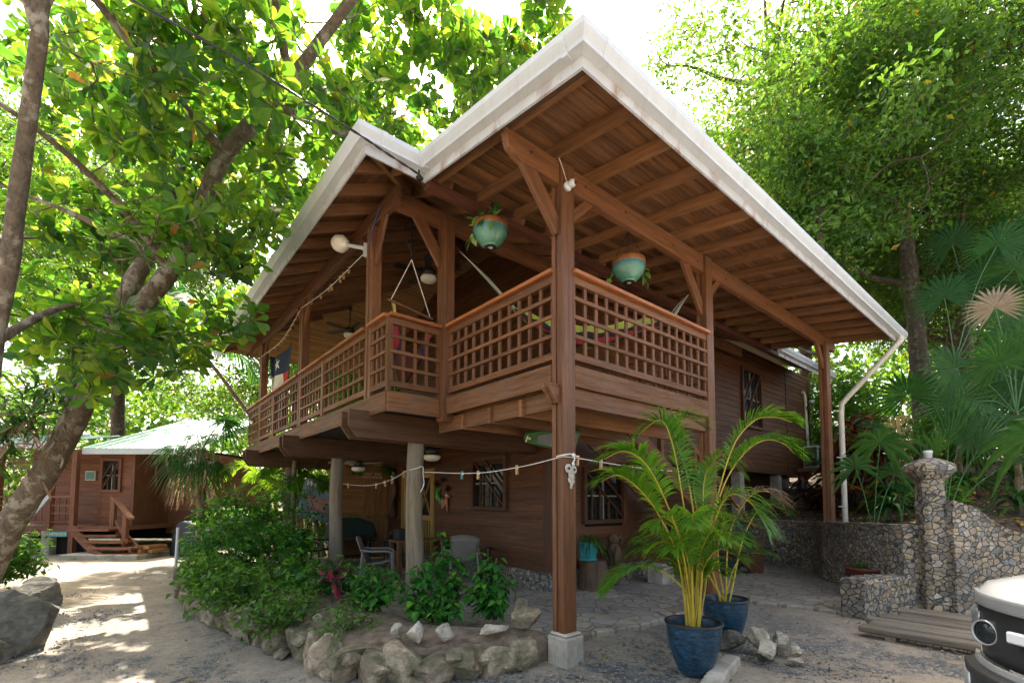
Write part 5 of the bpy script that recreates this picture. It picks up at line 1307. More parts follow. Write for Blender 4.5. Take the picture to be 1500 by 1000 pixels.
hib((-0.55, 1.65, 0.22), "large bush with glossy heart shaped leaves in the middle of the bed", [(-0.95, 1.75, 0.5), (-0.85, 1.45, 0.38), (-0.5, 1.15, 0.36), (-0.15, 1.35, 0.5), (-0.6, 1.8, 0.85), (-0.4, 1.45, 0.7), (-0.75, 1.95, 0.62), (-0.55, 2.0, 0.75), (-0.62, 1.55, 0.5), (-0.35, 1.6, 0.58), (-0.45, 1.3, 0.42), (-0.8, 1.6, 0.45), (-0.3, 1.9, 0.9), (-0.7, 1.3, 0.36), (-0.2, 1.55, 0.75), (-0.1, 1.85, 0.62)])
hib((-0.2, 1.75, 0.22), "tall shoot with pointed bright leaves before the nearest round post", [(-0.12, 2.0, 0.95), (-0.2, 2.05, 1.18), (-0.05, 1.9, 0.85), (-0.3, 2.1, 0.8)])
hib((0.02, 1.2, 0.2), "bush with heart shaped leaves to the left of the corner post", [(0.2, 1.3, 0.5), (-0.05, 1.0, 0.45), (0.1, 1.4, 0.8), (0.22, 1.45, 0.72), (0.0, 1.35, 0.75), (0.12, 1.25, 0.9), (-0.12, 1.15, 0.62), (0.15, 1.1, 0.66), (0.05, 1.5, 0.95), (-0.1, 1.45, 0.55)])
hib((-0.95, 2.5, 0.22), "bright green bush behind the cordyline", [(-0.95, 2.2, 0.45), (-0.7, 2.2, 0.55), (-0.9, 2.6, 0.62), (-1.05, 2.45, 0.5), (-0.8, 2.75, 0.72), (-0.75, 2.45, 0.55), (-1.1, 2.7, 0.66), (-0.6, 2.6, 0.68)])
b = MB(); P = spline([(-0.02, 0.72, 0.2), (-0.015, 0.74, 0.45), (0.0, 0.72, 0.75)], 8); b.tube(P, 0.008, 6); T = thing("sapling", (-0.02, 0.72, 0.2), "bare thin stick with two leaves beside the corner post", "sapling"); b.build("stem", M['barkB'], T)
cb = MB(); leaves(cb, P[[5, 3, 6]], np.array([(0.7, -0.5, -0.2), (0.6, -0.6, -0.1), (0.8, -0.3, 0.1)]), np.array([(0, 0, 1.0)] * 3), 0.08, 0.05, 'ovate'); cb.build("foliage", M['hib'], T)
for (r, d, lb, rd, nC, Lf) in [(-1.75, 5.15, "tuft of small herbs just behind the front edging rocks", (0.35, 0.22, 0.10), 40, 0.05), (-2.75, 5.5, "trailing green plant hanging over the edging rocks left of the small dark plant", (0.4, 0.3, 0.14), 60, 0.07), (-3.6, 6.3, "leafy plant hanging over the edging below the dark spreading shrub", (0.5, 0.4, 0.2), 80, 0.09), (-4.3, 7.2, "green plant spilling over the edging at the middle of the bed", (0.5, 0.4, 0.24), 80, 0.10), (-0.9, 5.5, "thin herbs on the bank beside the corner post", (0.25, 0.2, 0.08), 24, 0.045), (-5.0, 8.1, "dark trailing plant over the edging at the bend", (0.5, 0.45, 0.25), 80, 0.10)]:
    shrub(tuple(S(r, d, 0.2)), lb, "bed_plant", "plant", rad=rd, h0=0.0, nC=nC, per=12, L=Lf, W=Lf * 0.55)
# cordylines
def strap_plant(loc, label, name, cat, n=26, L=0.5, W=0.06, h=0.25, mat='cordy', mix=(0, 1), up=0.9, group=None, stem=True, droop=0.5):
    T = thing(name, loc, label, cat, group); o = Vector(loc)
    if stem: b = MB(); b.tube([o, o + Vector((0.01, 0, h))], 0.016, 8); b.build("stem", M['barkB'], T)
    cb = MB()
    for q in range(n):
        a = q * 2.4 + rng.normal(0, .2); e = rng.uniform(0.15, up); l = L * rng.uniform(0.65, 1.1); d = Vector((math.cos(a) * math.cos(e), math.sin(a) * math.cos(e), math.sin(e))); sd_ = d.cross(Vector((0, 0, 1))).normalized(); nn = sd_.cross(d)
        p0 = o + Vector((0, 0, h - 0.1 + 0.15 * q / n)); vs = []; g = []
        for f, w in ((0, 0.25), (0.2, 0.6), (0.45, 1.0), (0.75, 0.8), (1.0, 0.03)):
            c = p0 + d * (l * f) - Vector((0, 0, droop * l * f ** 2.4))
            for s_ in (-1, 0, 1): vs.append(c + sd_ * (s_ * W * w / 2) - nn * (0.012 * w * (s_ == 0))); g.append((f, s_ * .5 + .02, 0))
        cb.add(vs, [(i * 3 + j, i * 3 + j + 1, i * 3 + j + 4, i * 3 + j + 3) for i in range(4) for j in (0, 1)], g, r=rng.uniform(*mix), smooth=True)
    cb.build("foliage", M[mat], T); return T
strap_plant(tuple(S(-2.45, 6.65, 0.2)), "cordyline with dark green and crimson strap leaves in the bed", "cordyline", "plant", 34, 0.50, 0.07, 0.38, mix=(0, 0.78))
T = thing("cordyline", tuple(S(-2.42, 6.45, 0.2)), "bright crimson young cordyline leaves in front of the dark cordyline", "plant"); cb = MB(); o = np.array(S(-2.42, 6.5, 0.5))
leaves(cb, [o] * 5, np.array([RGT * -0.8 + Vector((0, 0, 0.5)), RGT * -0.3 + Vector((0, 0, 0.8)), RGT * 0.5 + Vector((0, 0, -0.9)) - FWD * 0.5, RGT * 0.3 + Vector((0, 0, -0.6)) - FWD * .6, RGT * 0.8 + Vector((0, 0, 0.6))]), np.array([-FWD] * 5) + rng.normal(0, .1, (5, 3)), np.array([0.33, 0.2, 0.34, 0.26, 0.26]), 0.075, 'ovate', rnd=np.array([0.95, 0.97, 0.99, 0.93, 0.85]))
cb.build("foliage", M['cordy'], T); b = MB(); b.tube([S(-2.42, 6.45, 0.18), S(-2.42, 6.5, 0.5)], 0.012, 6); b.build("stem", M['barkB'], T)
strap_plant(tuple(S(-2.0, 5.95, 0.2)), "small dark plant with narrow leaves at the front of the bed", "small_plant", "plant", 14, 0.22, 0.03, 0.18, mat='bush', up=0.6)
shrub(tuple(S(-2.7, 6.1, 0.2)), "patch of low herbs on the bank in front of the cordyline", "herb_patch", "plant", rad=(0.35, 0.3, 0.14), h0=0.02, nC=45, per=10, L=0.05, W=0.032)
shrub(tuple(S(-2.3, 7.4, 0.2)), "low green herbs beside the second round post", "herb_patch", "plant", rad=(0.5, 0.35, 0.16), h0=0.05, nC=60, per=10, L=0.07, W=0.045)

# dark bromeliads on the fork of the leaning almond tree
T = thing("bromeliad_clump", (-4.3, 6.35, 2.6), "dark clump of spiky bromeliads and dead leaves on the almond trunk", "plant"); cb = MB()
for (x, y, z) in ((-4.5, 6.2, 2.75), (-4.7, 6.45, 2.5), (-4.35, 6.15, 3.15), (-4.85, 6.55, 2.15), (-4.15, 6.0, 3.0), (-4.75, 6.3, 2.95)):
    n = 46; a = rng.uniform(0, 6.28, n); e = rng.uniform(-0.5, 1.2, n); A = np.stack([np.cos(a) * np.cos(e), np.sin(a) * np.cos(e), np.sin(e)], 1)
    leaves(cb, np.array([(x, y, z)] * n) + rng.normal(0, 0.09, (n, 3)), A, np.array([0, 0, 1.0]) + rng.normal(0, .2, (n, 3)), rng.uniform(0.25, 0.5, n), 0.035, 'strap', 0.3, 0.5, mi=(0))
cb.build("foliage", M['fanleaf'], T); cb = MB(); n = 160
leaves(cb, np.array([(-4.5, 6.3, 2.5)]) + rng.normal(0, 0.25, (n, 3)), rng.normal(0, 1, (n, 3)) + np.array([0, 0, -1.0]), rng.normal(0, 1, (n, 3)), rng.uniform(0.15, 0.35, n), 0.03, 'strap', 0.3, 0.4); cb.build("dead_leaves", M['dryleaf'], T)

# ---- palms behind the balcony and on the slope
def fan_palm(loc, label, stem_h, fans, group="fan palms on the slope", name="fan_palm", dead=(), r=0.05, seg=26, spread=2.5, drp=0.15, split=0.5):
    """fans: (end point, radius, facing)"""
    T = thing(name, loc, label, "palm", group); o = Vector(loc); top = o + Vector((0, 0, stem_h)); b = MB()
    b.tube(spline([o - Vector((0, 0, 0.3)), o + Vector((0.03, 0.02, stem_h * 0.5)), top], 10), list(np.linspace(r * 1.2, r, 10)), 10, wob=0.15); b.build("trunk", M['barkP'], T)
    for i, (e, Rr, nr) in enumerate(fans):
        e = Vector(e); q = MB(); stalk(q, top, e, 0.012, 0.12); ax_ = (e - top).normalized() - Vector((0, 0, 0.25)); fan(q, e, ax_, nr, Rr, seg, spread, split, drp, mi=0)
        q.build("frond", [M['dryleaf' if i in dead else 'fanleaf'], M['kgreen']], T, label="dry grey brown frond" if i in dead else None)
    return T
def view_n(e, up=0.5):
    v = (CAM - Vector(e)); v.z = 0; v.normalize(); return v + Vector((0, 0, up))
def fp(r, d, z0, sh_, label, items, **kw):
    p = S(r, d); fans = [(tuple(S(a, c, z)), Rr, view_n(S(a, c, z), u)) for a, c, z, Rr, u in items]
    return fan_palm((p.x, p.y, z0 if z0 is not None else hz(p.x, p.y)), label, sh_, fans, **kw)
fp(10.9, 11.5, None, 3.2, "tall fan palm at the right whose round leaf stands against the tree trunk", [(11.0, 11.8, 6.8, 0.95, 0.15), (11.6, 11.0, 6.0, 0.9, 0.3), (11.3, 10.8, 4.9, 1.05, 0.5), (12.4, 11.3, 5.6, 1.0, 0.4), (10.4, 11.2, 4.4, 0.9, 0.6), (12.5, 11.5, 7.4, 0.9, 0.1), (12.0, 10.6, 4.2, 1.0, 0.5), (10.6, 10.9, 3.6, 0.9, 0.6), (11.2, 10.4, 4.3, 1.0, 0.4), (11.9, 11.3, 7.9, 0.9, 0.1)])
fp(10.3, 9.6, None, 1.9, "fan palm at the right edge with a hanging grey dead leaf", [(9.7, 9.3, 4.35, 0.85, 0.5), (10.4, 9.3, 4.6, 0.9, 0.4), (10.2, 9.8, 5.7, 0.62, 0.1), (10.6, 9.8, 5.1, 0.9, 0.3), (9.3, 9.4, 3.6, 0.7, 0.7), (10.9, 9.3, 3.9, 0.9, 0.5), (9.9, 9.2, 3.3, 0.9, 0.5), (10.5, 9.0, 3.2, 0.9, 0.6), (9.0, 9.5, 4.3, 0.8, 0.4)], dead=(2,))
fp(9.2, 10.6, None, 1.2, "dark fan palm low on the slope behind the capped pillar", [(8.6, 10.2, 3.9, 0.8, 0.4), (9.6, 10.2, 3.7, 0.9, 0.4), (9.0, 10.0, 3.1, 0.8, 0.6), (10.0, 10.3, 3.0, 0.8, 0.6), (8.3, 10.4, 3.1, 0.7, 0.6)])
fp(13.4, 13.6, None, 4.0, "fan palm high at the right edge of the photo with yellowing leaves", [(13.4, 13.2, 7.9, 1.0, 0.2), (14.2, 13.2, 8.6, 1.1, 0.2), (13.9, 13.0, 7.0, 1.0, 0.4), (14.6, 13.6, 9.6, 1.0, 0.1), (13.0, 13.6, 9.2, 0.9, 0.1), (14.9, 13.2, 7.6, 1.0, 0.3)])
CL = "carludovica_plant"
def broad_fan(r, d, z0, label, items, group="palm like plants with drooping leaf strips"):
    p = S(r, d); T = thing("panama_hat_plant", (p.x, p.y, z0), label, "plant", group); o = Vector((p.x, p.y, z0))
    for a, c, z, Rr, up, sprd, dr in items:
        e = S(a, c, z); q = MB(); stalk(q, o, e, 0.010, 0.1); fan(q, e, (e - o).normalized() + Vector((0, 0, -0.2)), view_n(e, up), Rr, 10, sprd, 0.45, dr, 0.95); q.build("leaf", [M['fanleaf'], M['kgreen']], T)
    return T
broad_fan(7.6, 8.35, hz(*S(7.6, 8.35)[:2]), "large upright dark plant with broad split leaves behind the capped pillar", [(7.75, 8.2, 2.55, 0.95, 0.1, 0.55, 0.02), (7.5, 8.1, 2.6, 0.85, 0.1, 0.5, 0.05), (8.1, 8.2, 2.5, 0.85, 0.2, 0.55, 0.12), (7.2, 8.0, 2.35, 0.75, 0.2, 0.6, 0.3), (8.3, 8.0, 2.2, 0.7, 0.3, 0.6, 0.4)])
broad_fan(6.45, 8.5, hz(*S(6.45, 8.5)[:2]), "plant with long leaf strips drooping over the retaining wall", [(6.4, 8.2, 2.62, 0.72, 0.8, 2.6, 0.75), (6.1, 8.4, 2.2, 0.55, 0.8, 2.2, 0.6), (6.8, 8.4, 2.1, 0.55, 0.7, 2.2, 0.6)])
broad_fan(8.35, 7.6, hz(*S(8.35, 7.6)[:2]), "plant with hanging leaf strips at the right edge above the wing wall", [(8.25, 7.5, 2.62, 0.85, 0.8, 2.6, 0.8), (8.7, 7.4, 2.9, 0.8, 0.5, 2.4, 0.6), (8.9, 7.6, 2.2, 0.7, 0.6, 2.2, 0.6)])
T = broad_fan(6.95, 8.5, hz(*S(6.95, 8.5)[:2]), "low seedling with a few bright yellow green strips behind the retaining wall", [(6.78, 8.3, 1.75, 0.45, 0.8, 0.5, 0.75), (6.95, 8.4, 1.7, 0.4, 0.8, 0.3, 0.6)])
# crotons and ti plants in the far corner
for (r, d, h, lb, mx) in [(8.85, 12.3, 1.9, "dark red ti plant with orange sunlit leaves beside the rain pipe", (0, 1)), (8.5, 12.6, 1.2, "lower ti plant with blackish leaves at the foot of the rain pipe", (0, 0.7)), (9.3, 12.6, 2.4, "tall ti plant with drooping maroon leaves left of the wooden fence", (0, 0.9)), (9.1, 11.8, 0.8, "small croton with orange and yellow leaves under the tall ti plant", (0.3, 1))]:
    p = S(r, d); o = (p.x, p.y, hz(p.x, p.y) - 0.1); T = thing("ti_plant", o, lb, "plant", "ti plants by the rain pipe"); b = MB(); cb = MB()
    for q in range(7):
        e = Vector(o) + Vector((rng.normal(0, 0.3), rng.normal(0, 0.3), h * rng.uniform(0.5, 1.05))); b.tube(spline([o, Vector(o).lerp(e, .5) + Vector((.04, 0, 0)), e], 6), 0.014, 5, caps=False)
        m_ = 30; a = rng.uniform(0, 6.28, m_); el = rng.uniform(-0.6, 0.8, m_); A = np.stack([np.cos(a) * np.cos(el), np.sin(a) * np.cos(el), np.sin(el)], 1)
        leaves(cb, np.array([tuple(e)] * m_) + np.array([0, 0, 1]) * rng.uniform(-0.6, 0.05, m_)[:, None], A, np.array([0, 0, 1.0]) + rng.normal(0, .3, (m_, 3)), rng.uniform(0.28, 0.5, m_), 0.085, 'strap', 0.3, 0.45, rnd=rng.uniform(*mx, m_))
    b.build("stem", M['barkB'], T); cb.build("foliage", M['croton'], T)
# undergrowth on the slope, above the walls
for (r, d, rad, h0, nC, lb) in [(11.0, 15.0, (0.9, 0.8, 0.7), 0.2, 130, "bright leafy shrub deep in the gap right of the rain pipe"), (10.3, 14.0, (1.3, 1.0, 0.8), 0.2, 180, "sunlit shrub in front of the wooden fence"), (12.0, 13.0, (1.3, 1.0, 0.9), 0.3, 180, "thick shrub below the tall fan palm"), (13.5, 11.8, (1.2, 1.0, 0.8), 0.2, 160, "shrub at the right edge halfway up the slope"), (11.2, 16.0, (1.0, 1.2, 1.6), 0.5, 200, "tall shrub behind the ti plants"), (11.8, 17.0, (1.6, 1.4, 1.8), 0.5, 240, "large bush at the foot of the thick bare trunk"), (15.0, 15.0, (1.6, 1.4, 1.6), 0.5, 240, "large bush high at the right edge of the slope"), (8.6, 9.6, (0.45, 0.4, 0.25), 0.05, 60, "low green plant on the leaf strewn slope behind the wing wall")]:
    p = S(r, d); shrub((p.x, p.y, hz(p.x, p.y)), lb, group="shrubs on the slope", rad=rad, h0=h0, nC=nC, per=18, L=0.15, W=0.07, tpl='dia', sp=0.13)
for (r, d, L_, h_, lb) in [(9.9, 10.4, 0.9, 0.5, "arching strap leaved plant on the bank left of the grey dead fan leaf"), (10.8, 10.2, 1.0, 0.6, "tall strap leaved plant at the right edge of the bank"), (8.9, 11.2, 0.9, 0.5, "dark strap leaved plant in the shade behind the capped pillar"), (11.4, 11.6, 1.1, 0.8, "large strap leaved plant under the high fan palm"), (9.6, 9.0, 0.8, 0.3, "low strap leaved plant just above the wing wall's sweep"), (7.9, 9.9, 0.8, 0.4, "strap leaved plant in front of the ti plants")]:
    p = S(r, d); strap_plant((p.x, p.y, hz(p.x, p.y) - 0.05), lb, "strap_leaf_plant", "plant", 46, L_, 0.07, h_, mat='fanleaf', up=1.2, droop=0.7, group="strap leaved plants on the bank")
# left: thatch palm, coconut like palm, areca clumps
def pinnate_palm(loc, label, path, nf, L, leafL, leafW, mat, seed, r=(0.07, 0.045), group=None, el=(-0.3, 1.1), stemmat='barkP', nl=44, name="feather_palm"):
    T = thing(name, loc, label, "palm", group); b = MB(); P = spline(path, 24); b.tube(P, list(np.linspace(r[0], r[1], 24)), 10, wob=0.06); b.build("trunk", M[stemmat], T)
    top = Vector(P[-1]); rr = random.Random(seed)
    for q in range(nf):
        a = q * 2.4 + rr.uniform(-.3, .3); e = rr.uniform(*el); l = L * rr.uniform(0.8, 1.1); h = Vector((math.cos(a), math.sin(a), 0)); d = h * math.cos(e) + Vector((0, 0, math.sin(e)))
        fb = MB(); frond(fb, [top, top + d * l * 0.35, top + d * l * 0.7 - Vector((0, 0, 0.10 * l)), top + d * l - Vector((0, 0, 0.38 * l))], nl, leafL, leafW, start=0.15, r=(0.018, 0.005), droop=0.6, ang=1.1, vshape=0.15)
        fb.build("frond", [M[mat], M['arecastem']], T)
    return T
pinnate_palm((1.0, 11.0, 0), "slender palm with a thin curved stem leaning left behind the balcony", [(1.3, 11.0, 0), (0.95, 11.05, 1.3), (0.22, 11.1, 2.45), (-0.33, 11.1, 3.37), (-1.3, 11.5, 4.84), (-1.75, 11.86, 5.59), (-2.0, 12.0, 6.3)], 14, 2.3, 0.62, 0.045, 'fanleaf', 5)
p = S(-8.2, 12.5)
fan_palm((p.x, p.y, 0), "old fan palm with a skirt of drooping fronds and dead leaves beside the cabin", 3.0, [(tuple(S(-8.2 + math.cos(a) * 0.6 * l, 12.5 + math.sin(a) * 0.6 * l, 2.9 + z)), 0.75, Vector((math.cos(a) * 0.3, math.sin(a) * 0.3, 1))) for a, l, z in [(q * 2.4, 0.8 + 0.3 * (q % 2), (-0.3, 0.5, 0.1, 0.8, -0.5)[q % 5]) for q in range(16)]], group=None, dead=(4, 9), r=0.09, drp=0.55, split=0.35, seg=24)
T = thing("dead_leaf_skirt", tuple(S(-8.2, 12.5, 2.3)), "brown dead leaves hanging under the old fan palm's crown", "dead leaves"); cb = MB(); n = 120
P = np.array([S(-8.2 + rng.normal(0, .35), 12.4 + rng.normal(0, .35), rng.uniform(2.0, 2.9)) for _ in range(n)]); leaves(cb, P, rng.normal(0, .25, (n, 3)) + np.array([0, 0, -1.0]), rng.normal(0, 1, (n, 3)) * np.array([1, 1, .1]), rng.uniform(0.4, 0.8, n), 0.06, 'strap', 0.3, 0.1); setp(cb.build("foliage", M['dryleaf'], T), None)
AG = "areca palms behind the terrace"
for i, (r, d, h, nf, lb) in enumerate([(-4.9, 14.2, 2.2, 9, "sunlit yellow green areca palm left of the third round post"), (-4.3, 13.6, 2.6, 9, "sunlit areca palm directly behind the third round post"), (-3.3, 15.0, 2.4, 9, "areca palm behind the welcome banner"), (-5.9, 14.5, 1.9, 8, "low areca palm behind the leafy shrubs"), (-2.7, 16.5, 2.6, 8, "areca palm glimpsed left of the storeroom wall"), (-7.2, 13.4, 1.3, 8, "low arching palm beside the old fan palm"), (-6.5, 13.3, 2.5, 9, "lush areca palm between the old fan palm and the balcony"), (-5.6, 12.7, 2.1, 8, "areca palm right under the far corner of the balcony")]):
    p = S(r, d); T = thing("areca_palm", (p.x, p.y, 0), lb, "palm", AG); o = Vector((p.x, p.y, 0))
    b = MB()
    for q in range(5):
        a = q * 1.3; b.tube(spline([o + Vector((math.cos(a) * .12, math.sin(a) * .12, 0)), o + Vector((math.cos(a) * .2, math.sin(a) * .2, h * .5))], 5), 0.03, 7, caps=False)
    b.build("stem", M['arecastem'], T)
    for q in range(nf):
        a = q * 2.4; e = Vector((math.cos(a), math.sin(a), 0)); l = rng.uniform(0.9, 1.3); k0 = o + e * 0.18 + Vector((0, 0, h * 0.4)); fb = MB()
        frond(fb, [k0, k0 + e * 0.25 * l + Vector((0, 0, h * 0.4)), k0 + e * 0.7 * l + Vector((0, 0, h * 0.62)), k0 + e * 1.25 * l + Vector((0, 0, h * 0.5))], 36, 0.5, 0.04, start=0.3, r=(0.014, 0.004), droop=0.5); fb.build("frond", [M['areca'], M['arecastem']], T)
# fallen leaves
n = 420; r = rng.uniform(-7, 6, n); d = rng.uniform(3.2, 13, n); P = []
for a, c in zip(r, d):
    p = S(a, c); z = 0.012 + gz(p.x, p.y)
    if sdist(np.array([p.x]), np.array([p.y]))[0] > -0.15: continue
    if p.y > 0.1 and p.x > -2.7: continue
    P.append((p.x, p.y, z))
P = np.array(P); n = len(P); cb = MB(); leaves(cb, P, rng.normal(0, 1, (n, 3)) * np.array([1, 1, .12]), np.array([0, 0, 1.0]) + rng.normal(0, .2, (n, 3)), rng.uniform(0.03, 0.09, n), rng.uniform(0.02, 0.05, n), 'ovate', 0.3, -0.15)
cb.build("fallen_leaves", M['litter'], kind='stuff', label="dry fallen leaves scattered over the drive and path", cat="leaves")
n = 5200; r = rng.uniform(6, 17, n); d = rng.uniform(6.2, 19, n); PP = np.array([S(a, c) for a, c in zip(r, d)]); sdv = sdist(PP[:, 0], PP[:, 1]); PP = PP[(sdv > 0.4) & (PP[:, 1] < 2.5)]; PP[:, 2] = hill_z(PP[:, 0], PP[:, 1]) + 0.05 + np.array([0.10 * fnoise(x, y, 0.6, 2) for x, y, _ in PP]); n = len(PP)
cb = MB(); leaves(cb, PP, rng.normal(0, 1, (n, 3)) * np.array([1, 1, .3]), np.array([0, 0, 1.0]) + rng.normal(0, .35, (n, 3)), rng.uniform(0.06, 0.16, n), rng.uniform(0.03, 0.07, n), 'ovate', 0.3, -0.1); cb.build("leaf_litter", M['litter'], kind='stuff', label="brown leaf litter covering the slope behind the stone walls", cat="leaf litter")
# ---------------------------------------------------------------- things on and around the house
UP = Vector((0, 0, 1))
def hanging_pot(c, label, plant_label, top, vines):
    c = Vector(c); T = thing("hanging_pot", tuple(c), label, "hanging pot"); H, Rr = 0.30, 0.215
    pr = [(0.0, -0.15), (0.075, -0.15), (0.085, -0.145)]
    for i in range(30):
        f = i / 29; pr.append((0.085 + (Rr - 0.085) * math.sin(f * math.pi / 2) ** 0.8 + (0.003 if i % 2 else -0.003), -0.14 + f * 0.21))
    b = MB(); b.lathe(pr, c, 36); b.build("bowl", M['potteal'], T)
    b = MB(); b.lathe([(Rr - 0.003, 0.071), (Rr + 0.002, 0.09), (Rr, 0.14), (Rr - 0.008, 0.15), (Rr - 0.02, 0.145), (Rr - 0.02, 0.10)], c, 36); b.build("rim", M['potbrown'], T)
    b = MB(); b.lathe([(0.0, -0.153), (0.078, -0.153), (0.08, -0.149)], c, 24); b.build("saucer", M['black'], T)
    b = MB(); q = c + Vector((0, 0, -0.155)); b.prism([(-0.03, -0.02), (0.02, -0.03), (0.035, 0.01), (0.005, 0.035), (-0.015, 0.015)], q, RGT, FWD, (0, 0, -0.002)); b.build("sticker", M['white'], T)
    b = MB(); b.lathe([(Rr - 0.021, 0.11), (0, 0.125)], c, 20); b.build("soil", M['soil'], T)
    b = MB()
    for k in range(4):
        a = k * math.pi / 2 + 0.5; b.tube([c + Vector((Rr * math.cos(a), Rr * math.sin(a), 0.13)), c + Vector((0, 0, top))], 0.004, 5, caps=False)
    b.build("hanger_cord", M['cable'], T)
    V = thing("pothos_plant", tuple(c + UP * 0.12), plant_label, "plant"); b = MB(); C = []; D = []
    for (dx, dy, dz, m) in vines:
        p0 = c + UP * 0.12 + Vector((dx, dy, 0)) * 0.3; e = c + RGT * dx + FWD * dy + UP * dz; P = spline([p0, (p0 + e) / 2 + UP * 0.08, e], m + 2); b.tube(P, 0.003, 5, caps=False)
        for i in range(1, m + 2): C.append(P[i]); D.append(P[i] - P[i - 1])
    b.build("vine", M['kgreen'], V); C = np.array(C); D = unit(np.array(D)); n = len(C); cb = MB()
    leaves(cb, C, D * 0.6 + rng.normal(0, .6, (n, 3)) + np.array([0, 0, -0.3]), np.array(-FWD * 0.7 + UP * 0.6) + rng.normal(0, .25, (n, 3)), rng.uniform(0.10, 0.16, n), rng.uniform(0.06, 0.085, n), 'ovate', 0.2, 0.2)
    cb.build("foliage", M['pothos'], V)
mm, t, bs, out = new_mat("teal_crackle_glaze"); k = NT(t); g = k.attr("g").outputs['Vector']; sx = k.n("ShaderNodeSeparateXYZ", i={0: g})
col = k.ramp(k.math('ADD', k.math('MULTIPLY', sx.outputs[2], 3.6), 0.55), [(0.1, (0.09, 0.24, 0.16)), (0.55, (0.11, 0.27, 0.21)), (0.78, (0.06, 0.17, 0.20))]); col = k.mix(0.5, col, k.ramp(k.noise(g, 22, 5).outputs[0], [(.3, .7), (.7, 1.25)]), 'MULTIPLY')
k.link(col, bs.inputs['Base Color']); bs.inputs['Roughness'].default_value = 0.22; M['potteal'] = mm
M['potbrown'] = plain("brown_glaze", (0.24, 0.09, 0.03), 0.3, var=0.35, scale=12)
hanging_pot((0.03, 1.28, 4.94), "green glazed bowl with a brown rim hanging at the left of the corner post", "variegated pothos in the left hanging bowl", 0.42, [(-0.20, -0.1, 0.16, 3), (-0.24, 0.0, 0.02, 4), (-0.27, -0.02, -0.12, 4), (0.02, -0.15, 0.25, 3), (0.10, -0.1, 0.28, 2), (0.05, -0.22, 0.05, 3), (-0.08, -0.2, 0.1, 3)])
hanging_pot((1.60, 0.33, 4.62), "green glazed bowl with a brown rim hanging inside the right hand railing", "sparse trailing pothos in the right hanging bowl", 0.55, [(0.22, 0.0, -0.02, 4), (0.25, 0.05, -0.12, 5), (-0.24, 0.0, -0.10, 3), (0.05, -0.1, 0.2, 2)])
# hammock slung across the porch corner
hp = [(0.32, 2.40, 5.30), (0.63, 1.80, 4.446), (1.02, 1.30, 3.90), (1.42, 0.90, 3.71), (2.10, 0.60, 3.94), (2.83, 0.45, 4.28), (3.05, 0.30, 4.72)]
T = thing("hammock", (1.42, 0.9, 3.71), "striped red black and lime hammock slung across the porch corner", "hammock"); P = spline(hp, 60)
stripe = ['hyel', 'hblk', 'hred', 'hblk', 'hyel', 'hgrn', 'hred', 'hblk']
M['hyel'] = plain("lime_cloth", (0.40, 0.45, 0.07), 0.8); M['hblk'] = plain("black_cloth", (0.03, 0.03, 0.035), 0.85); M['hred'] = plain("red_cloth", (0.45, 0.04, 0.06), 0.8); M['hgrn'] = plain("green_cloth", (0.08, 0.25, 0.13), 0.8)
M['hpur'] = plain("purple_cloth", (0.06, 0.035, 0.07), 0.85); M['hmar'] = plain("maroon_cloth", (0.13, 0.045, 0.03), 0.85); M['hgold'] = plain("gold_cloth", (0.45, 0.33, 0.08), 0.8)
b = MB(); vs = []; nw = 17
for i in range(12, 50):
    f = (i - 12) / 37; w = 0.42 * math.sin(math.pi * min(1, max(0, f))) ** 0.55 + 0.04; a = P[min(i + 1, 59)] - P[i - 1]; sd_ = Vector((-a[1], a[0], 0)).normalized()
    for j in range(nw): u_ = -1 + 2 * j / (nw - 1); vs.append(Vector(P[i]) + sd_ * (w * 0.55 * math.sin(u_ * 1.4)) + UP * (0.55 * w * (1 - math.cos(u_ * 1.4)) + 0.015 * math.sin(i * 1.3 + j)))
b.add(vs, [], None)
for i in range(37):
    for j in range(nw - 1): b.f.append((i * nw + j, i * nw + j + 1, (i + 1) * nw + j + 1, (i + 1) * nw + j)); b.m.append(j // 2); b.sm.append(True)
b.build("cloth", [M[s_] for s_ in stripe], T)
for (i0, i1) in ((0, 13), (59, 48)):
    b = MB()
    for j in range(9):
        u_ = -1 + j / 4; k_ = i1 if i1 < 40 else i1; idx = (k_ - 12) * nw + int((u_ + 1) / 2 * (nw - 1)); e = vs[max(0, min(len(vs) - 1, idx))]; b.tube([P[i0], Vector(P[i0]).lerp(Vector(e), 0.5) + UP * 0.004 * j, e], 0.005, 4, caps=False, mi=j % 2)
    b.build("end_cord", [M['rope'], M['hgrn']], T)
# hanging hammock chair
T = thing("hammock_chair", (-0.3, 2.8, 3.4), "hanging cloth chair with crimson purple and gold stripes behind the corner railing", "hanging chair")
pa, pb, ap = Vector((-0.62, 2.82, 4.45)), Vector((0.09, 2.80, 4.335)), Vector((-0.27, 2.8, 5.14))
b = MB(); b.tube([pa, pb], 0.02, 10); b.build("spreader_bar", M['rafter'], T)
b = MB(); b.tube([pa + (pb - pa) * 0.05, ap], 0.007, 6); b.tube([pb - (pb - pa) * 0.05, ap], 0.007, 6); b.build("cord", M['rope'], T)
b = MB(); b.tube([ap, ap + UP * 0.05], 0.018, 8); b.tube([ap + UP * 0.04, (-0.27, 2.8, 5.95)], 0.012, 6); b.tube(spline([(-0.27, 2.8, 5.8), (-0.40, 2.8, 5.55), (-0.33, 2.8, 5.35), (-0.28, 2.8, 5.3)], 12), 0.008, 6); b.build("rope", M['cable'], T)
b = MB(); vs = []; nr, nc = 16, 19
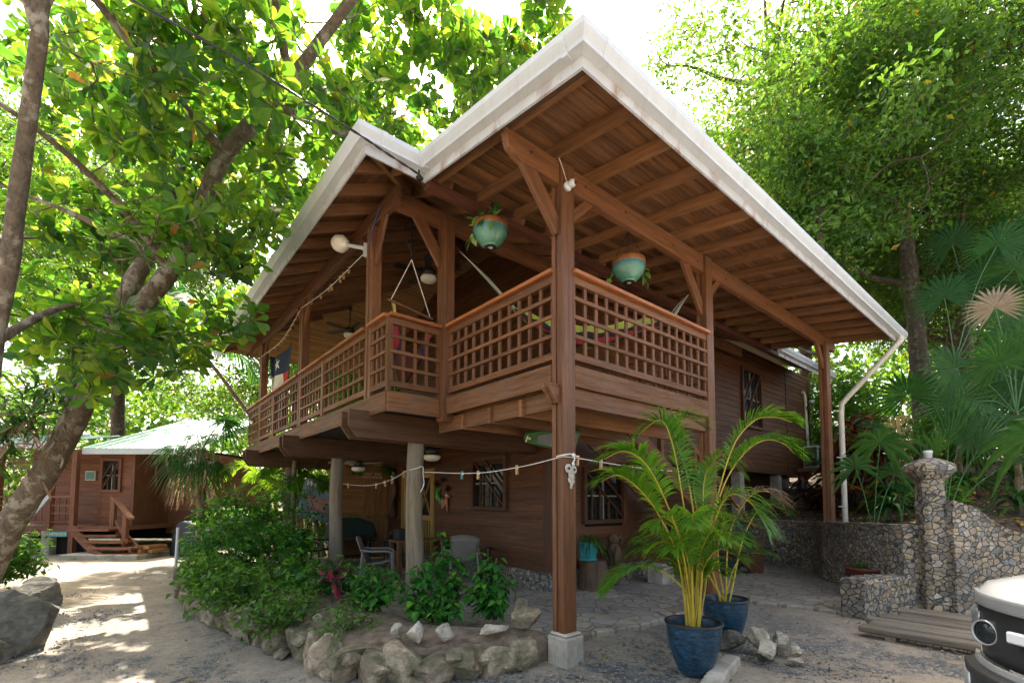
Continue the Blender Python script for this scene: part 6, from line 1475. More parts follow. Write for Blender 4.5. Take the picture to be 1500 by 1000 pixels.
for i in range(nr):
    f = i / (nr - 1)
    for j in range(nc):
        u_ = j / (nc - 1); q = pa.lerp(pb, 0.06 + 0.88 * u_); sag = math.sin(u_ * math.pi) ** 0.8
        vs.append(q + Vector((0, -0.15 * math.sin(f * 3.0) + 0.25 * sag * f, 0)) - UP * (0.03 + 0.62 * sag * (1 - 0.25 * f) + 0.55 * f * (0.3 + 0.7 * sag)) + UP * 0.02 * math.sin(u_ * 30))
b.add(vs, [], None); seq = [2, 0, 1, 3, 1, 1, 3, 1, 1, 1, 1, 3, 1, 1, 0, 2, 0, 2]
for i in range(nr - 1):
    for j in range(nc - 1): b.f.append((i * nc + j, i * nc + j + 1, (i + 1) * nc + j + 1, (i + 1) * nc + j)); b.m.append((3, 2, 2, 1, 0, 0, 0, 0, 0, 0, 0, 0, 0, 1, 1, 2, 2, 3)[j] if i > 0 else 0); b.sm.append(True)
b.build("seat_cloth", [M['hmar'], M['hpur'], M['hred'], M['hgold']], T)
# ceiling fans
def ceiling_fan(c, label, rot=0.0, up=0.5, lightr=0.13, mat='black', bl='rafter'):
    c = Vector(c); T = thing("ceiling_fan", tuple(c), label, "ceiling fan"); b = MB(); b.lathe([(0.0, 0.20), (0.10, 0.19), (0.12, 0.13), (0.10, 0.07), (0.05, 0.05), (0, 0.05)], c, 20); b.tube([c + UP * 0.18, c + UP * up], 0.015, 8); b.lathe([(0.0, up), (0.06, up), (0.03, up - 0.06)], c, 14); b.build("motor", M[mat], T)
    b = MB(); b.lathe([(0.0, -0.06), (lightr * 0.6, -0.05), (lightr * 0.92, -0.02), (lightr, 0.02), (lightr * 0.9, 0.05), (0.04, 0.06)], c, 20); b.build("lamp_shade", M['lamp'], T)
    for k in range(5):
        a = rot + k * 2 * math.pi / 5; d = Vector((math.cos(a), math.sin(a), 0)); s_ = Vector((-d.y, d.x, 0.18)).normalized(); b = MB()
        b.prism([(0.12, -0.03), (0.2, -0.055), (0.55, -0.07), (0.62, -0.05), (0.64, 0.0), (0.62, 0.05), (0.55, 0.07), (0.2, 0.055), (0.12, 0.03)], c + UP * 0.13, d, s_, (0, 0, 0.008)); b.build("blade", M[bl], T)
M['fanpale'] = plain("pale_fan_blade", (0.42, 0.38, 0.33), 0.5)
ceiling_fan((0.80, 4.18, 5.68), "ceiling fan with a round lamp above the hanging cloth chair", 0.4, 0.65, 0.15, 'blackmetal', 'blackmetal')
ceiling_fan((0.75, 7.9, 5.62), "ceiling fan with a small lamp at the far end of the balcony", 0.9, 0.7, 0.14, 'blackmetal', 'blackmetal')
ceiling_fan((0.635, 6.9, 2.30), "pale bladed ceiling fan over the terrace between the round posts", 0.2, 0.54, 0.15, 'black', 'fanpale')
ceiling_fan((0.92, 4.2, 2.38), "dark bladed ceiling fan with a white lamp bowl right of the nearest round post", 1.0, 0.46, 0.16, 'black', 'blackmetal')
# lamps, camera
T = thing("flood_lamp", (CX - 0.02, 3.29, 5.24), "white egg shaped outdoor lamp on an arm fixed to the balcony post", "lamp"); b = MB(); a0 = Vector((CX - 0.04, 3.09, 5.22)); a1 = Vector((-1.03, 3.42, 5.36)); b.tube([a0, a1], 0.028, 10); b.box(a0 + Vector((0.02, 0, -.02)), (0.2, 0.06, 0.04), (UP, Vector((1, 0, 0)), Vector((0, 1, 0)))); b.build("arm", M['white'], T)
b = MB(); dv = (a1 - a0).normalized(); b.lathe([(0.0, -0.02), (0.05, -0.01), (0.09, 0.03), (0.125, 0.10), (0.115, 0.19), (0.08, 0.245), (0.0, 0.26)], a1 - dv * 0.03, 20, ax=(dv.orthogonal().normalized(), dv.cross(dv.orthogonal()).normalized(), dv)); b.build("shade", M['lamp'], T)
T = thing("security_camera", (0.075, -0.03, 4.93), "white dome security camera on the corner post", "camera"); b = MB(); fv = Vector((0.1, -1, 0)).normalized(); X3 = (fv.orthogonal().normalized(), fv.cross(fv.orthogonal()).normalized(), fv); b.lathe([(0, 0.0), (0.05, 0.0), (0.05, 0.03), (0.035, 0.045), (0.0, 0.045)], (0.065, -0.004, 4.92), 18, ax=X3); b.build("base", M['white'], T)
b = MB(); b.ball((0.085, -0.07, 4.935), 0.042, 16); b.build("dome", M['white'], T); b = MB(); lv = Vector((0.3, -1, -0.1)).normalized(); b.lathe([(0, 0.043), (0.02, 0.043), (0.022, 0.03)], (0.085, -0.07, 4.935), 14, ax=(lv.orthogonal().normalized(), lv.cross(lv.orthogonal()).normalized(), lv)); b.build("lens", M['black'], T)
T = thing("camera_wire", (0.03, -0.01, 5.1), "thin white wire running from the beam down to the dome camera", "wire"); b = MB(); b.tube(spline([(-0.07, -0.008, 5.22), (-0.01, -0.01, 5.12), (0.03, -0.012, 5.04), (0.065, -0.012, 4.97)], 14), 0.004, 5); b.build("wire", M['rope'], T)
T = thing("blue_wire", (CX, 3.0, 5.4), "blue wire running up the balcony post to the white lamp", "wire"); b = MB(); b.tube(spline([(CX - 0.02, 3.0, 5.22), (CX - 0.02, 2.9, 5.38), (CX - 0.02, 2.72, 5.55), (CX - 0.02, 2.62, 5.62)], 14), 0.006, 5); b.build("wire", M['bluewire'], T)
# service cables to the valley of the roof
T = thing("service_cable", (-0.9, 1.4, 5.31), "black twisted service cable coming down to the roof valley", "cable"); cv = spline([(-0.95, 1.31, 5.30), (-1.40, 1.275, 5.335), (-1.82, 1.23, 5.36), (-2.74, 1.58, 5.76), (-3.56, 2.1, 6.24), (-4.51, 2.84, 6.98), (-7.0, 4.8, 8.6), (-12, 8.5, 12.0)], 90)
for k in range(2):
    b = MB(); b.tube([Vector(p) + Vector((0.008 * math.cos(i * .7 + k * 3.1), 0, 0.009 * math.sin(i * .7 + k * 3.1))) for i, p in enumerate(cv)], 0.007, 6); b.build("strand", M['cable'], T)
b = MB(); b.ball((-0.93, 1.37, 5.31), 0.04, 10, (1.2, 1, .7)); b.tube([(-0.93, 1.37, 5.31), (-0.99, 1.28, 5.33)], 0.01, 6); b.tube([(-0.93, 1.37, 5.31), (-0.86, 1.40, 5.25)], 0.008, 6); b.build("clamp", M['cable'], T)
# washing lines with pegs
def wline(name, pts, label, n=40, r=0.005):
    P = spline(pts, n); b = MB(); b.tube(P, r, 5); o = b.build(name, M['rope']); return setp(o, label, "clothes line"), P
wl, W1 = wline("clothes_line", [(0.00, 2.88, 2.025), (0.03, 1.6, 1.95), (0.03, 0.7, 1.98), (-0.01, -0.012, 2.045)], "white washing line between the nearest round post and the corner post")
wl, W2 = wline("clothes_line", [(-0.01, -0.012, 2.045), (0.19, -0.015, 2.04), (1.2, -0.03, 1.99), (2.2, -0.02, 1.985), (3.05, -0.012, 2.02)], "white washing line from the corner post to the right behind the palm")
wl, W3 = wline("clothes_line", [(-0.16, 3.0, 2.06), (0.1, 4.2, 1.95), (0.3, 5.6, 1.90), (0.0, 6.3, 1.95)], "white washing line under the balcony between two round posts")
wl, W4 = wline("clothes_line", [(-0.86, 3.15, 5.16), (-0.85, 4.7, 5.19), (-0.85, 6.22, 5.34)], "white washing line on the balcony left of the egg shaped lamp", r=0.006)
wl, W5 = wline("clothes_line", [(-0.85, 6.26, 5.32), (-0.84, 7.6, 5.08), (-0.84, 9.5, 5.16)], "white washing line between the far balcony posts above the flag", r=0.006)
T = thing("line_knot", (0.08, -0.02, 2.05), "knotted end of white cord round the corner post", "knot"); b = MB(); b.tube(spline([(-0.012, 0.08, 2.05), (-0.012, -0.012, 2.06), (0.1, -0.02, 2.075), (0.14, -0.03, 2.06), (0.2, -0.03, 2.055)], 16), 0.007, 6); b.ball((0.125, -0.03, 2.065), 0.022, 8); b.tube(spline([(0.125, -0.03, 2.06), (0.13, -0.04, 2.02), (0.10, -0.04, 1.98), (0.115, -0.03, 1.965)], 12), 0.008, 6); b.ball((0.11, -0.04, 1.97), 0.017, 8); b.build("knot", M['rope'], T)
T = thing("line_end", (-0.2, 2.9, 1.95), "loose looped end of white cord hanging on the nearest round post", "cord"); b = MB(); b.tube(spline([(-0.18, 2.95, 2.05), (-0.12, 2.86, 2.07), (-0.03, 2.83, 2.10), (-0.02, 2.83, 1.98), (-0.01, 2.82, 1.84), (-0.05, 2.82, 1.76), (-0.07, 2.82, 1.72), (-0.03, 2.82, 1.79), (-0.02, 2.82, 1.85)], 30), 0.006, 5); b.build("cord", M['rope'], T)
pin0 = None
def peg(P, f, label="wooden clothes peg clipped on a washing line", mat=None, group="clothes pegs on the washing lines"):
    global pin0
    i = int(f * (len(P) - 1)); p = Vector(P[i]); d = Vector(P[min(i + 1, len(P) - 1)]) - Vector(P[max(0, i - 1)]); a = math.atan2(d.y, d.x)
    if pin0 is None or mat:
        T = thing("clothes_peg", (0, 0, 0), label, "clothes peg", group)
        for s_ in (-1, 1): b = MB(); b.prism([(-0.006, 0.018), (0.006, 0.018), (0.006, -0.045), (0.0, -0.052), (-0.006, -0.045)], (0, s_ * 0.006 - 0.0025, 0), (1, 0, 0), (0, 0, 1), (0, 0.005, 0)); b.build("jaw", M[mat or 'pin'], T)
        b = MB(); b.tube([(-0.007, 0, -0.005), (0.007, 0, -0.005)], 0.007, 8); b.build("spring", M['steel'], T)
        if not mat: pin0 = T
        c = T
    else: c = copy_thing(pin0)
    c.location = p; c.rotation_euler = (random.uniform(-.2, .2), random.uniform(-.15, .15), a); c.scale = (1.6, 1.6, 1.6); return c
for P, fs in ((W1, (0.37, 0.66)), (W2, (0.28, 0.37, 0.80, 0.83)), (W3, (0.08, 0.3, 0.42, 0.55, 0.9)), (W4, (0.18, 0.28, 0.31, 0.45, 0.48, 0.62, 0.78)), (W5, (0.12, 0.2, 0.26, 0.36, 0.42, 0.5, 0.58, 0.66, 0.8))):
    for f in fs: peg(P, f)
peg(W1, 0.27, "blue green clothes peg left of the small window", 'teal', None)
# flag on the balcony
T = thing("flag", (-0.6, 9.3, 5.1), "navy white and red flag with one white star hung at the far balcony post", "flag")
M['navy'] = plain("navy_cloth", (0.016, 0.03, 0.07), 0.85); M['flagw'] = plain("white_cloth", (0.62, 0.58, 0.50), 0.85); M['flagr'] = plain("crimson_cloth", (0.40, 0.03, 0.035), 0.85)
nu, nv = 25, 30; vs = []
def fl(u_, v_): return Vector((-0.60 + 0.10 * math.sin(u_ * 9 + v_ * 2) * (0.3 + v_), 9.75 - 1.95 * u_ * (1 - 0.1 * v_) - 0.25 * v_ * (1 - u_) , 5.28 - 0.10 * u_ - 0.16 * math.sin(u_ * 3.1) * (1 - v_) - 1.95 * v_))
for j in range(nv):
    for i in range(nu): vs.append(fl(i / (nu - 1), j / (nv - 1)))
b = MB(); b.add(vs, [], None)
for j in range(nv - 1):
    for i in range(nu - 1):
        b.f.append((j * nu + i, j * nu + i + 1, (j + 1) * nu + i + 1, (j + 1) * nu + i)); b.m.append(0 if j < 8 else (1 if i < 16 else 2)); b.sm.append(True)
b.build("cloth", [M['navy'], M['flagw'], M['flagr']], T, solid=0.004)
b = MB(); sp_ = []
for k in range(10):
    a = math.pi / 2 + k * math.pi / 5 + 0.25; r = 0.13 if k % 2 == 0 else 0.05; sp_.append(fl(0.52 + r * math.cos(a) * 0.85, 0.135 - r * math.sin(a) * 0.75) + Vector((-0.022, 0, 0)))
c = fl(0.52, 0.135) + Vector((-0.024, 0, 0)); b.add(sp_ + [c], [(k, (k + 1) % 10, 10) for k in range(10)]); b.build("star", M['white'], T)

# text on things
def text_mesh(s, size, mat, p, ex, ez, name, parent, align='CENTER', depth=0.004, shear=0.0):
    cu = bpy.data.curves.new("t", 'FONT'); cu.body = s; cu.size = size; cu.align_x = align; cu.align_y = 'CENTER'; cu.extrude = depth; cu.shear = shear; cu.space_line = 0.9
    o = bpy.data.objects.new("t", cu); COL.objects.link(o); bpy.context.view_layer.update()
    me = bpy.data.meshes.new_from_object(o.evaluated_get(bpy.context.evaluated_depsgraph_get())); bpy.data.objects.remove(o)
    ex = Vector(ex).normalized(); ez = Vector(ez).normalized(); ey = ez.cross(ex)
    b = MB(); b.add([Vector(p) + ex * v.co.x + ez * v.co.y - ey * v.co.z for v in me.vertices], [tuple(q.vertices) for q in me.polygons]); bpy.data.meshes.remove(me)
    return b.build(name, M[mat], parent)
T = thing("door_lettering", (1.9, 8.83, 2.28), "pale cut out letters on the wall above the slatted storeroom door", "sign"); text_mesh("SWEET  OAR\nFRED'S HOUSE", 0.095, 'letter', (1.78, 8.825, 2.285), (1, 0, 0), (0, 0, 1), "letters", T)
# welcome banner
bp0, bx, bz = Vector((0.03, 9.3, 2.19)) + RGT * 0.22, (Vector((0.715, 8.755, 1.97)) - Vector((0.045, 9.30, 2.177))), None
T = thing("welcome_banner", tuple(bp0), "faded blue grey welcome banner with a pink crab hanging from a rod among the palms", "banner")
M['banner'] = plain("faded_banner_cloth", (0.15, 0.19, 0.20), 0.85, var=0.3, scale=4); M['pink'] = plain("faded_pink", (0.36, 0.15, 0.14), 0.85, var=0.3)
ex = bx.normalized(); ez = Vector((0.22, -0.15, 1)); ez = (ez - ex * ez.dot(ex)).normalized(); nw_ = ex.cross(ez)
if nw_.dot(CAM - bp0) < 0: nw_ = -nw_
w_, h_ = bx.length * 0.93, 0.98; vs = []
for j in range(9):
    for i in range(9): vs.append(bp0 + ex * (w_ * i / 8) - ez * (h_ * j / 8) + nw_ * (0.03 * math.sin(i * 0.9 + j * 0.5)))
b = MB(); b.add(vs, [(j * 9 + i, j * 9 + i + 1, (j + 1) * 9 + i + 1, (j + 1) * 9 + i) for j in range(8) for i in range(8)], smooth=True); b.build("cloth", M['banner'], T, solid=0.004)
b = MB(); b.tube([bp0 - ex * 0.35 + ez * 0.02, bp0 + ex * (w_ + 0.06) + ez * 0.02], 0.012, 6); b.build("rod", M['blackmetal'], T)
text_mesh("Welcome", 0.19, 'rope', bp0 + ex * (w_ / 2) - ez * 0.12 + nw_ * 0.04, ex, ez, "lettering", T, shear=0.3)
b = MB(); c = bp0 + ex * (w_ * 0.58) - ez * 0.58 + nw_ * 0.04
X3 = (ex, ez, nw_)
b.lathe([(0.0, 0.006), (0.17, 0.002), (0.19, 0.0)], c, 20, ax=X3)
for s_ in (-1, 1):
    b.lathe([(0.0, 0.005), (0.07, 0.0)], c + ex * (0.24 * s_) + ez * 0.12, 12, ax=X3)
    for q in range(3): b.beam(c + ex * (0.15 * s_) - ez * (0.03 + 0.05 * q), c + ex * (0.27 * s_) - ez * (0.10 + 0.08 * q), 0.025, 0.006, nw_)
b.build("crab", M['pink'], T)
T = thing("bamboo_pole", (-0.28, 9.6, 0.0), "thin green upright pole holding the welcome banner's rod", "pole"); b = MB(); b.tube([bp0 - ex * 0.32 + Vector((0, 0, -2.2)), bp0 - ex * 0.32 + Vector((0, 0, 0.35))], 0.06, 10, wob=.05); b.build("pole", M['barkP'], T)
# wall ornaments
T = thing("wall_lantern", (2.24, 8.43, 2.35), "small black wall lantern above the driftwood ornament", "lantern"); b = MB(); c = (2.2, 8.42, 2.32); b.lathe([(0.0, -0.14), (0.045, -0.12), (0.055, 0.05), (0.09, 0.06), (0.05, 0.12), (0.0, 0.16)], c, 8); b.tube([(2.2, 8.42, 2.4), (2.29, 8.42, 2.45)], 0.012, 6); b.build("cage", M['blackmetal'], T); b = MB(); b.lathe([(0.0, -0.10), (0.051, -0.09), (0.057, 0.04), (0.0, 0.05)], (2.198, 8.419, 2.32), 8, smooth=False); b.build("glass", M['lamp'], T)
T = thing("driftwood_ornament", (2.22, 8.38, 1.7), "long twisted driftwood ornament hanging on the terrace wall", "ornament"); b = MB()
for q in range(4): b.tube(spline([(2.22 - 0.02 * q, 8.42 - 0.05 * q, 2.2 - 0.02 * q), (2.18, 8.46 - 0.07 * q, 1.85), (2.2 - 0.03 * q, 8.44 - 0.05 * q, 1.55), (2.2, 8.40 - 0.01 * q, 1.25), (2.22, 8.36, 1.17)], 24), list(np.interp(np.linspace(0, 1, 24), [0, .3, .7, 1], [0.035, 0.055, 0.075, 0.04])), 8, wob=0.5, seed=q * 3)
b.build("driftwood", M['carved'], T)
T = thing("dark_starfish_ornament", (2.26, 6.2, 2.0), "dark round spiky ornament nearest the screen door on the wall", "ornament", "dark spiky ornaments on the terrace wall")
def urchin(T, c):
    b = MB(); c = Vector(c)
    for q in range(26):
        a = q * 2.4; e = random.uniform(0, 1.4); d = Vector((-math.sin(e) * 0.9 - 0.1, math.cos(a) * math.cos(e), math.sin(a) * math.cos(e))); b.tube([c, c + d * 0.10], [0.014, 0.003], 5, caps=False)
    b.build("spines", M['dark'], T)
urchin(T, (2.26, 6.2, 2.0))
for c, lb in (((2.26, 5.93, 2.09), "dark round spiky ornament highest in the group of three on the wall"), ((2.26, 5.73, 1.88), "dark round spiky ornament lowest in the group of three on the wall")): urchin(thing("dark_starfish_ornament", c, lb, "ornament", "dark spiky ornaments on the terrace wall"), c)
M['parrotg'] = plain("green_paint", (0.05, 0.30, 0.04), 0.4, var=0.3); M['parrotr'] = plain("coral_paint", (0.42, 0.16, 0.10), 0.45, var=0.3)
def lizard(c, label, name, mat, kind):
    c = Vector(c); T = thing(name, tuple(c), label, "ornament"); b = MB()
    if kind == 0:
        b.tube(spline([c + Vector((0, 0.06, 0.16)), c + Vector((-0.02, 0.04, 0.06)), c + Vector((-0.03, 0.0, -0.05)), c + Vector((0, -0.06, -0.16)), c + Vector((0, -0.10, -0.2))], 14), list(np.interp(np.linspace(0, 1, 14), [0, .15, .5, .8, 1], [0.03, 0.05, 0.06, 0.035, 0.008])), 8); b.tube([c + Vector((-0.02, -0.02, 0.10)), c + Vector((-0.02, -0.08, 0.2))], [0.02, 0.008], 6); b.tube([c + Vector((-0.02, 0.05, 0.0)), c + Vector((-0.02, 0.11, -0.06))], [0.018, 0.006], 6)
    else:
        b.ball(c + Vector((-0.02, 0.0, 0.0)), 0.10, 12, (0.35, 0.8, 1)); b.ball(c + Vector((-0.03, -0.06, 0.14)), 0.065, 12, (0.5, 1, 1)); b.prism([(0, 0), (0.07, -0.03), (0, -0.05)], c + Vector((-0.03, -0.11, 0.15)), (0, -1, 0), (0, 0, 1), (0.02, 0, 0)); b.prism([(0, 0), (0.14, 0.10), (0.15, -0.02), (0.12, -0.16), (0, -0.08)], c + Vector((-0.02, 0.06, 0.0)), (0, 1, 0), (0, 0, 1), (0.015, 0, 0)); b.prism([(-0.05, 0), (0.05, 0), (-0.04, -0.16)], c + Vector((-0.02, -0.02, -0.07)), (0, 1, 0), (0, 0, 1), (0.015, 0, 0))
    b.build("body", M[mat], T)
    if kind: b = MB(); b.ball(c + Vector((-0.055, -0.07, 0.15)), 0.028, 10, (0.4, 1, 1)); b.build("eye", M['white'], T)
lizard((2.26, 6.14, 1.74), "green carved lizard ornament on the terrace wall", "lizard_ornament", 'parrotg', 0); lizard((2.26, 5.82, 1.58), "coral painted bird ornament with a white eye on the terrace wall", "bird_ornament", 'parrotr', 1)
T = thing("shell_ornament", (0.10, -0.02, 1.88), "cluster of white oyster shells hanging on the corner post below the line", "ornament")
for q, (x, z, r) in enumerate(((0.055, 1.925, 0.048), (0.135, 1.915, 0.045), (0.09, 1.86, 0.034), (0.115, 1.845, 0.03), (0.08, 1.81, 0.032), (0.12, 1.80, 0.026), (0.10, 1.77, 0.025), (0.095, 1.735, 0.018))):
    b = MB(); b.lathe([(0, -0.006), (r * 0.45, -0.012), (r, 0.0), (r * 0.97, 0.006), (r * 0.5, -0.002), (0, 0.004)], (x, -0.02, z), 12, ax=(Vector((1, 0, 0)), Vector((0, 0, 1)), Vector((0, -1, 0.15 * (-1) ** q)))); b.build("shell", M['shell'] if 'shell' in M else M.setdefault('shell', plain("oyster_shell", (0.55, 0.50, 0.42), 0.5, var=0.4, scale=30)), T)
    if q < 2: b = MB(); b.lathe([(0, 0.0), (r * 0.35, 0.0)], (x, -0.034, z), 10, ax=(Vector((1, 0, 0)), Vector((0, 0, 1)), Vector((0, -1, 0)))); b.build("shell_eye", M['black'], T)
# green boat shaped board stowed under the porch floor
T = thing("stowed_board", (1.5, 1.6, 2.5), "green edged boat shaped board with a grey underside stowed under the porch floor", "board"); b = MB(); tip = Vector((0.90, 1.60, 2.47)); dv = (RGT * 0.96 + FWD * 0.28).normalized(); nv_ = Vector((-0.5, -0.6, -0.62)); nv_ = (nv_ - dv * nv_.dot(dv)).normalized(); sv = nv_.cross(dv).normalized()
pl_ = [(0, -0.06), (0.25, -0.13), (0.45, -0.16), (0.65, -0.165), (0.82, -0.15), (0.82, 0.15), (0.65, 0.165), (0.45, 0.16), (0.25, 0.13), (0, 0.06)]; b.prism(pl_, tip, dv, sv, -nv_ * 0.09); b.build("hull", M['kgreen'], T, bevel=0.02)
b = MB(); b.prism([(0.18, -0.06), (0.45, -0.12), (0.65, -0.13), (0.79, -0.12), (0.79, 0.12), (0.65, 0.13), (0.45, 0.12), (0.18, 0.06)], tip + nv_ * 0.004, dv, sv, -nv_ * 0.003); b.build("underside", M['kgrey'], T)
b = MB(); b.ball(tip + dv * 0.06 + sv * 0.01 + nv_ * 0.004, 0.022, 8); b.tube([tip + dv * 0.03 + sv * 0.05, tip + dv * 0.02 - sv * 0.05], 0.012, 6); b.build("handle", M['letter'], T)
# air conditioner and pipe on the far wall
T = thing("air_conditioner", (14.6, 2.3, 2.7), "white outdoor air conditioner on a wooden shelf at the far end of the house", "air conditioner"); b = MB(); b.bb(14.05, 15.2, 2.05, 2.50, 2.72, 3.45); b.build("case", M['white'], T, bevel=0.02); b = MB(); b.bb(14.12, 14.9, 2.03, 2.05, 2.78, 3.39); b.build("grille", M['black'], T)
b = MB(); b.bb(14.02, 14.05, 2.09, 2.46, 2.78, 3.40); b.build("side_grille", M['black'], T)
b = MB(); b.bb(13.7, 15.4, 1.95, 2.57, 2.60, 2.71)
for x in (13.9, 15.2): b.beam((x, 2.0, 2.6), (x, 2.58, 2.2), 0.06, 0.06)
setp(b.build("wooden_shelf", M['rim']), "wooden shelf carrying the air conditioner on the house wall", "shelf")
T = thing("conduit", (14.6, 2.55, 4.2), "pale crooked conduit running down the far wall to the air conditioner", "pipe"); b = MB(); b.tube(spline([(14.35, 2.55, 5.35), (14.52, 2.54, 5.2), (14.55, 2.54, 4.6), (14.62, 2.54, 3.9), (14.65, 2.52, 3.45)], 24), 0.05, 8, wob=0.15); b.build("pipe", M['pvc'], T)
T = thing("wall_light", (15.0, 2.5, 5.05), "small white light fixed high on the far wall", "light"); b = MB(); b.ball((14.9, 2.48, 5.05), 0.09, 10, (1, .8, 1)); b.ball((15.05, 2.46, 5.1), 0.06, 10); b.build("light", M['lamp'], T)
strap_plant((14.3, 1.5, hz(14.3, 1.5)), "dark strap leaved plant growing by the air conditioner", "dracaena", "plant", 40, 0.9, 0.07, 1.9, mat='fanleaf', up=1.1, droop=0.9)

# ---- furniture under the house
def chair(c, rot, mat, label, group, slat=True):
    T = thing("garden_chair", c, label, "chair", group); o = Vector(c); X = Vector((math.cos(rot), math.sin(rot), 0)); Y = Vector((-X.y, X.x, 0)); ax = (X, Y, UP)
    P3 = lambda x, y, z: o + X * x + Y * y + UP * z   # X points to the front
    b = MB(); vs = []
    for i in range(6):
        for j in range(5): x = -0.22 + 0.46 * i / 5; y = (-0.5 + j / 4) * (0.46 - 0.02 * i); vs.append(P3(x, y, 0.42 + 0.03 * (x > 0.1) - 0.015 * math.cos(y * 6) + 0.02 * i / 5))
    b.add(vs, [(i * 5 + j, i * 5 + j + 1, (i + 1) * 5 + j + 1, (i + 1) * 5 + j) for i in range(5) for j in range(4)], smooth=True); b.build("seat", M[mat], T, solid=0.03)
    b = MB(); vs = []
    for i in range(7):
        f = i / 6
        for j in range(7): u_ = -1 + j / 3; w = 0.23 + 0.04 * f; vs.append(P3(-0.22 - 0.16 * f + 0.03 * u_ * u_, u_ * w, 0.44 + 0.48 * f - 0.04 * f * u_ * u_))
    b.add(vs, [(i * 7 + j, i * 7 + j + 1, (i + 1) * 7 + j + 1, (i + 1) * 7 + j) for i in range(6) for j in range(6)], smooth=True); b.build("backrest", M[mat], T, solid=0.025)
    for s_ in (-1, 1):
        b = MB(); b.tube(spline([P3(-0.30, s_ * 0.26, 0.68), P3(-0.1, s_ * 0.29, 0.66), P3(0.15, s_ * 0.29, 0.66), P3(0.24, s_ * 0.28, 0.62)], 12), 0.022, 8); b.build("armrest", M[mat], T)
        b = MB(); b.tube([P3(0.24, s_ * 0.28, 0.63), P3(0.27, s_ * 0.27, 0.0)], [0.024, 0.02], 8); b.build("leg", M[mat], T)
        b = MB(); b.tube([P3(-0.26, s_ * 0.25, 0.66), P3(-0.33, s_ * 0.27, 0.0)], [0.024, 0.02], 8); b.build("leg", M[mat], T)
ct = 0.045
chair((1.45, 4.05, ct), 1.25, 'grey', "grey plastic armchair with its back turned right of the nearest round post", None)
chair((1.90, 4.35, ct), 0.6, 'grey', "second grey plastic armchair half hidden behind the other near the wall", None)
chair((0.25, 4.9, ct), -0.5, 'grey', "grey plastic armchair seen from the side left of the nearest round post", None)
chair((1.35, 7.0, ct), 2.0, 'black', "black wicker chair beside the barbecue", None)
chair((0.02, 7.7, ct), -0.9, 'black', "black wicker chair left of the middle round post", None)
T = thing("patio_table", (0.75, 7.35, ct), "dark round patio table between the black chairs", "table"); b = MB(); b.lathe([(0, 0.74), (0.5, 0.74), (0.52, 0.725), (0.5, 0.71), (0, 0.71)], (0.75, 7.35, ct), 28); b.build("table_top", M['black'], T)
for q in range(4): a = q * 1.57 + .5; b = MB(); b.tube([(0.75 + .4 * math.cos(a), 7.35 + .4 * math.sin(a), ct + .71), (0.75 + .45 * math.cos(a), 7.35 + .45 * math.sin(a), ct)], 0.02, 8); b.build("leg", M['black'], T)
T = thing("barbecue", (1.0, 8.3, ct), "barbecue under a dark green cover before the storeroom wall", "barbecue"); b = MB(); b.prism([(-0.55, 0.62), (0.62, 0.62), (0.60, 0.85), (0.5, 1.02), (0.2, 1.14), (-0.25, 1.14), (-0.5, 1.0)], (1.0, 8.05, ct), (1, 0, 0), (0, 0, 1), (0, 0.5, 0)); b.build("cover", M['bbqgreen'] if 'bbqgreen' in M else M.setdefault('bbqgreen', plain("dark_green_cover", (0.012, 0.032, 0.022), 0.6, var=0.3)), T, bevel=0.05)
b = MB()
for x in (0.6, 1.45):
    for y in (8.1, 8.5): b.bb(x - 0.025, x + 0.025, y - 0.025, y + 0.025, ct, ct + 0.63)
b.bb(0.6, 1.45, 8.1, 8.5, ct + 0.18, ct + 0.21); b.build("cart", M['blackmetal'], T)
T = thing("small_bar_table", (1.35, 5.6, ct), "small wooden table with a dark box on it right behind the nearest round post", "table"); b = MB(); b.bb(0.95, 2.1, 5.55, 6.0, ct + 0.70, ct + 0.75); b.build("table_top", M['post'], T)
for x in (1.0, 2.05):
    for y in (5.6, 5.95): b = MB(); b.bb(x - .04, x + .04, y - .04, y + .04, ct, ct + 0.70); b.build("leg", M['post'], T)
b = MB(); b.bb(1.0, 1.2, 5.65, 5.9, ct + 0.752, ct + 0.98); setp(b.build("dark_box", M['black'], bevel=0.01), "dark box standing on the small wooden table", "box")
# stump, teal pot and carving by the wall under the porch
T = thing("carved_stump", (3.1, 2.25, 0.07), "carved tree stump used as a stand for the teal pot", "stump"); b = MB(); b.tube([(3.1, 2.25, 0.05 + 0.056 * i) for i in range(10)], [0.27, 0.255, 0.25, 0.255, 0.25, 0.255, 0.25, 0.25, 0.255, 0.24], 20, wob=0.18); b.build("stump", M['carved'], T)
T = thing("plant_pot", (2.85, 2.22, 0.57), "square teal pot on the carved stump half hidden by the corner post", "plant pot"); b = MB(); b.prism([(-0.11, -0.11), (0.11, -0.11), (0.11, 0.11), (-0.11, 0.11)], (2.93, 2.22, 0.565), (1, 0, 0), (0, 1, 0), (0, 0, 0.03)); sq = MB(); b.lathe([(0.0, 0.02), (0.13, 0.02), (0.165, 0.30), (0.175, 0.31), (0.165, 0.32), (0.15, 0.30), (0.14, 0.26), (0, 0.26)], (2.93, 2.22, 0.565), 4, smooth=False, ax=(Vector((.707, .707, 0)), Vector((-.707, .707, 0)), UP)); b.build("pot", M['teal'], T)
strap_plant((2.95, 2.2, 0.85), "spider plant spilling from the teal pot", "spider_plant", "plant", 60, 0.42, 0.022, 0.05, mat='bush', up=1.2, stem=False, droop=1.0)
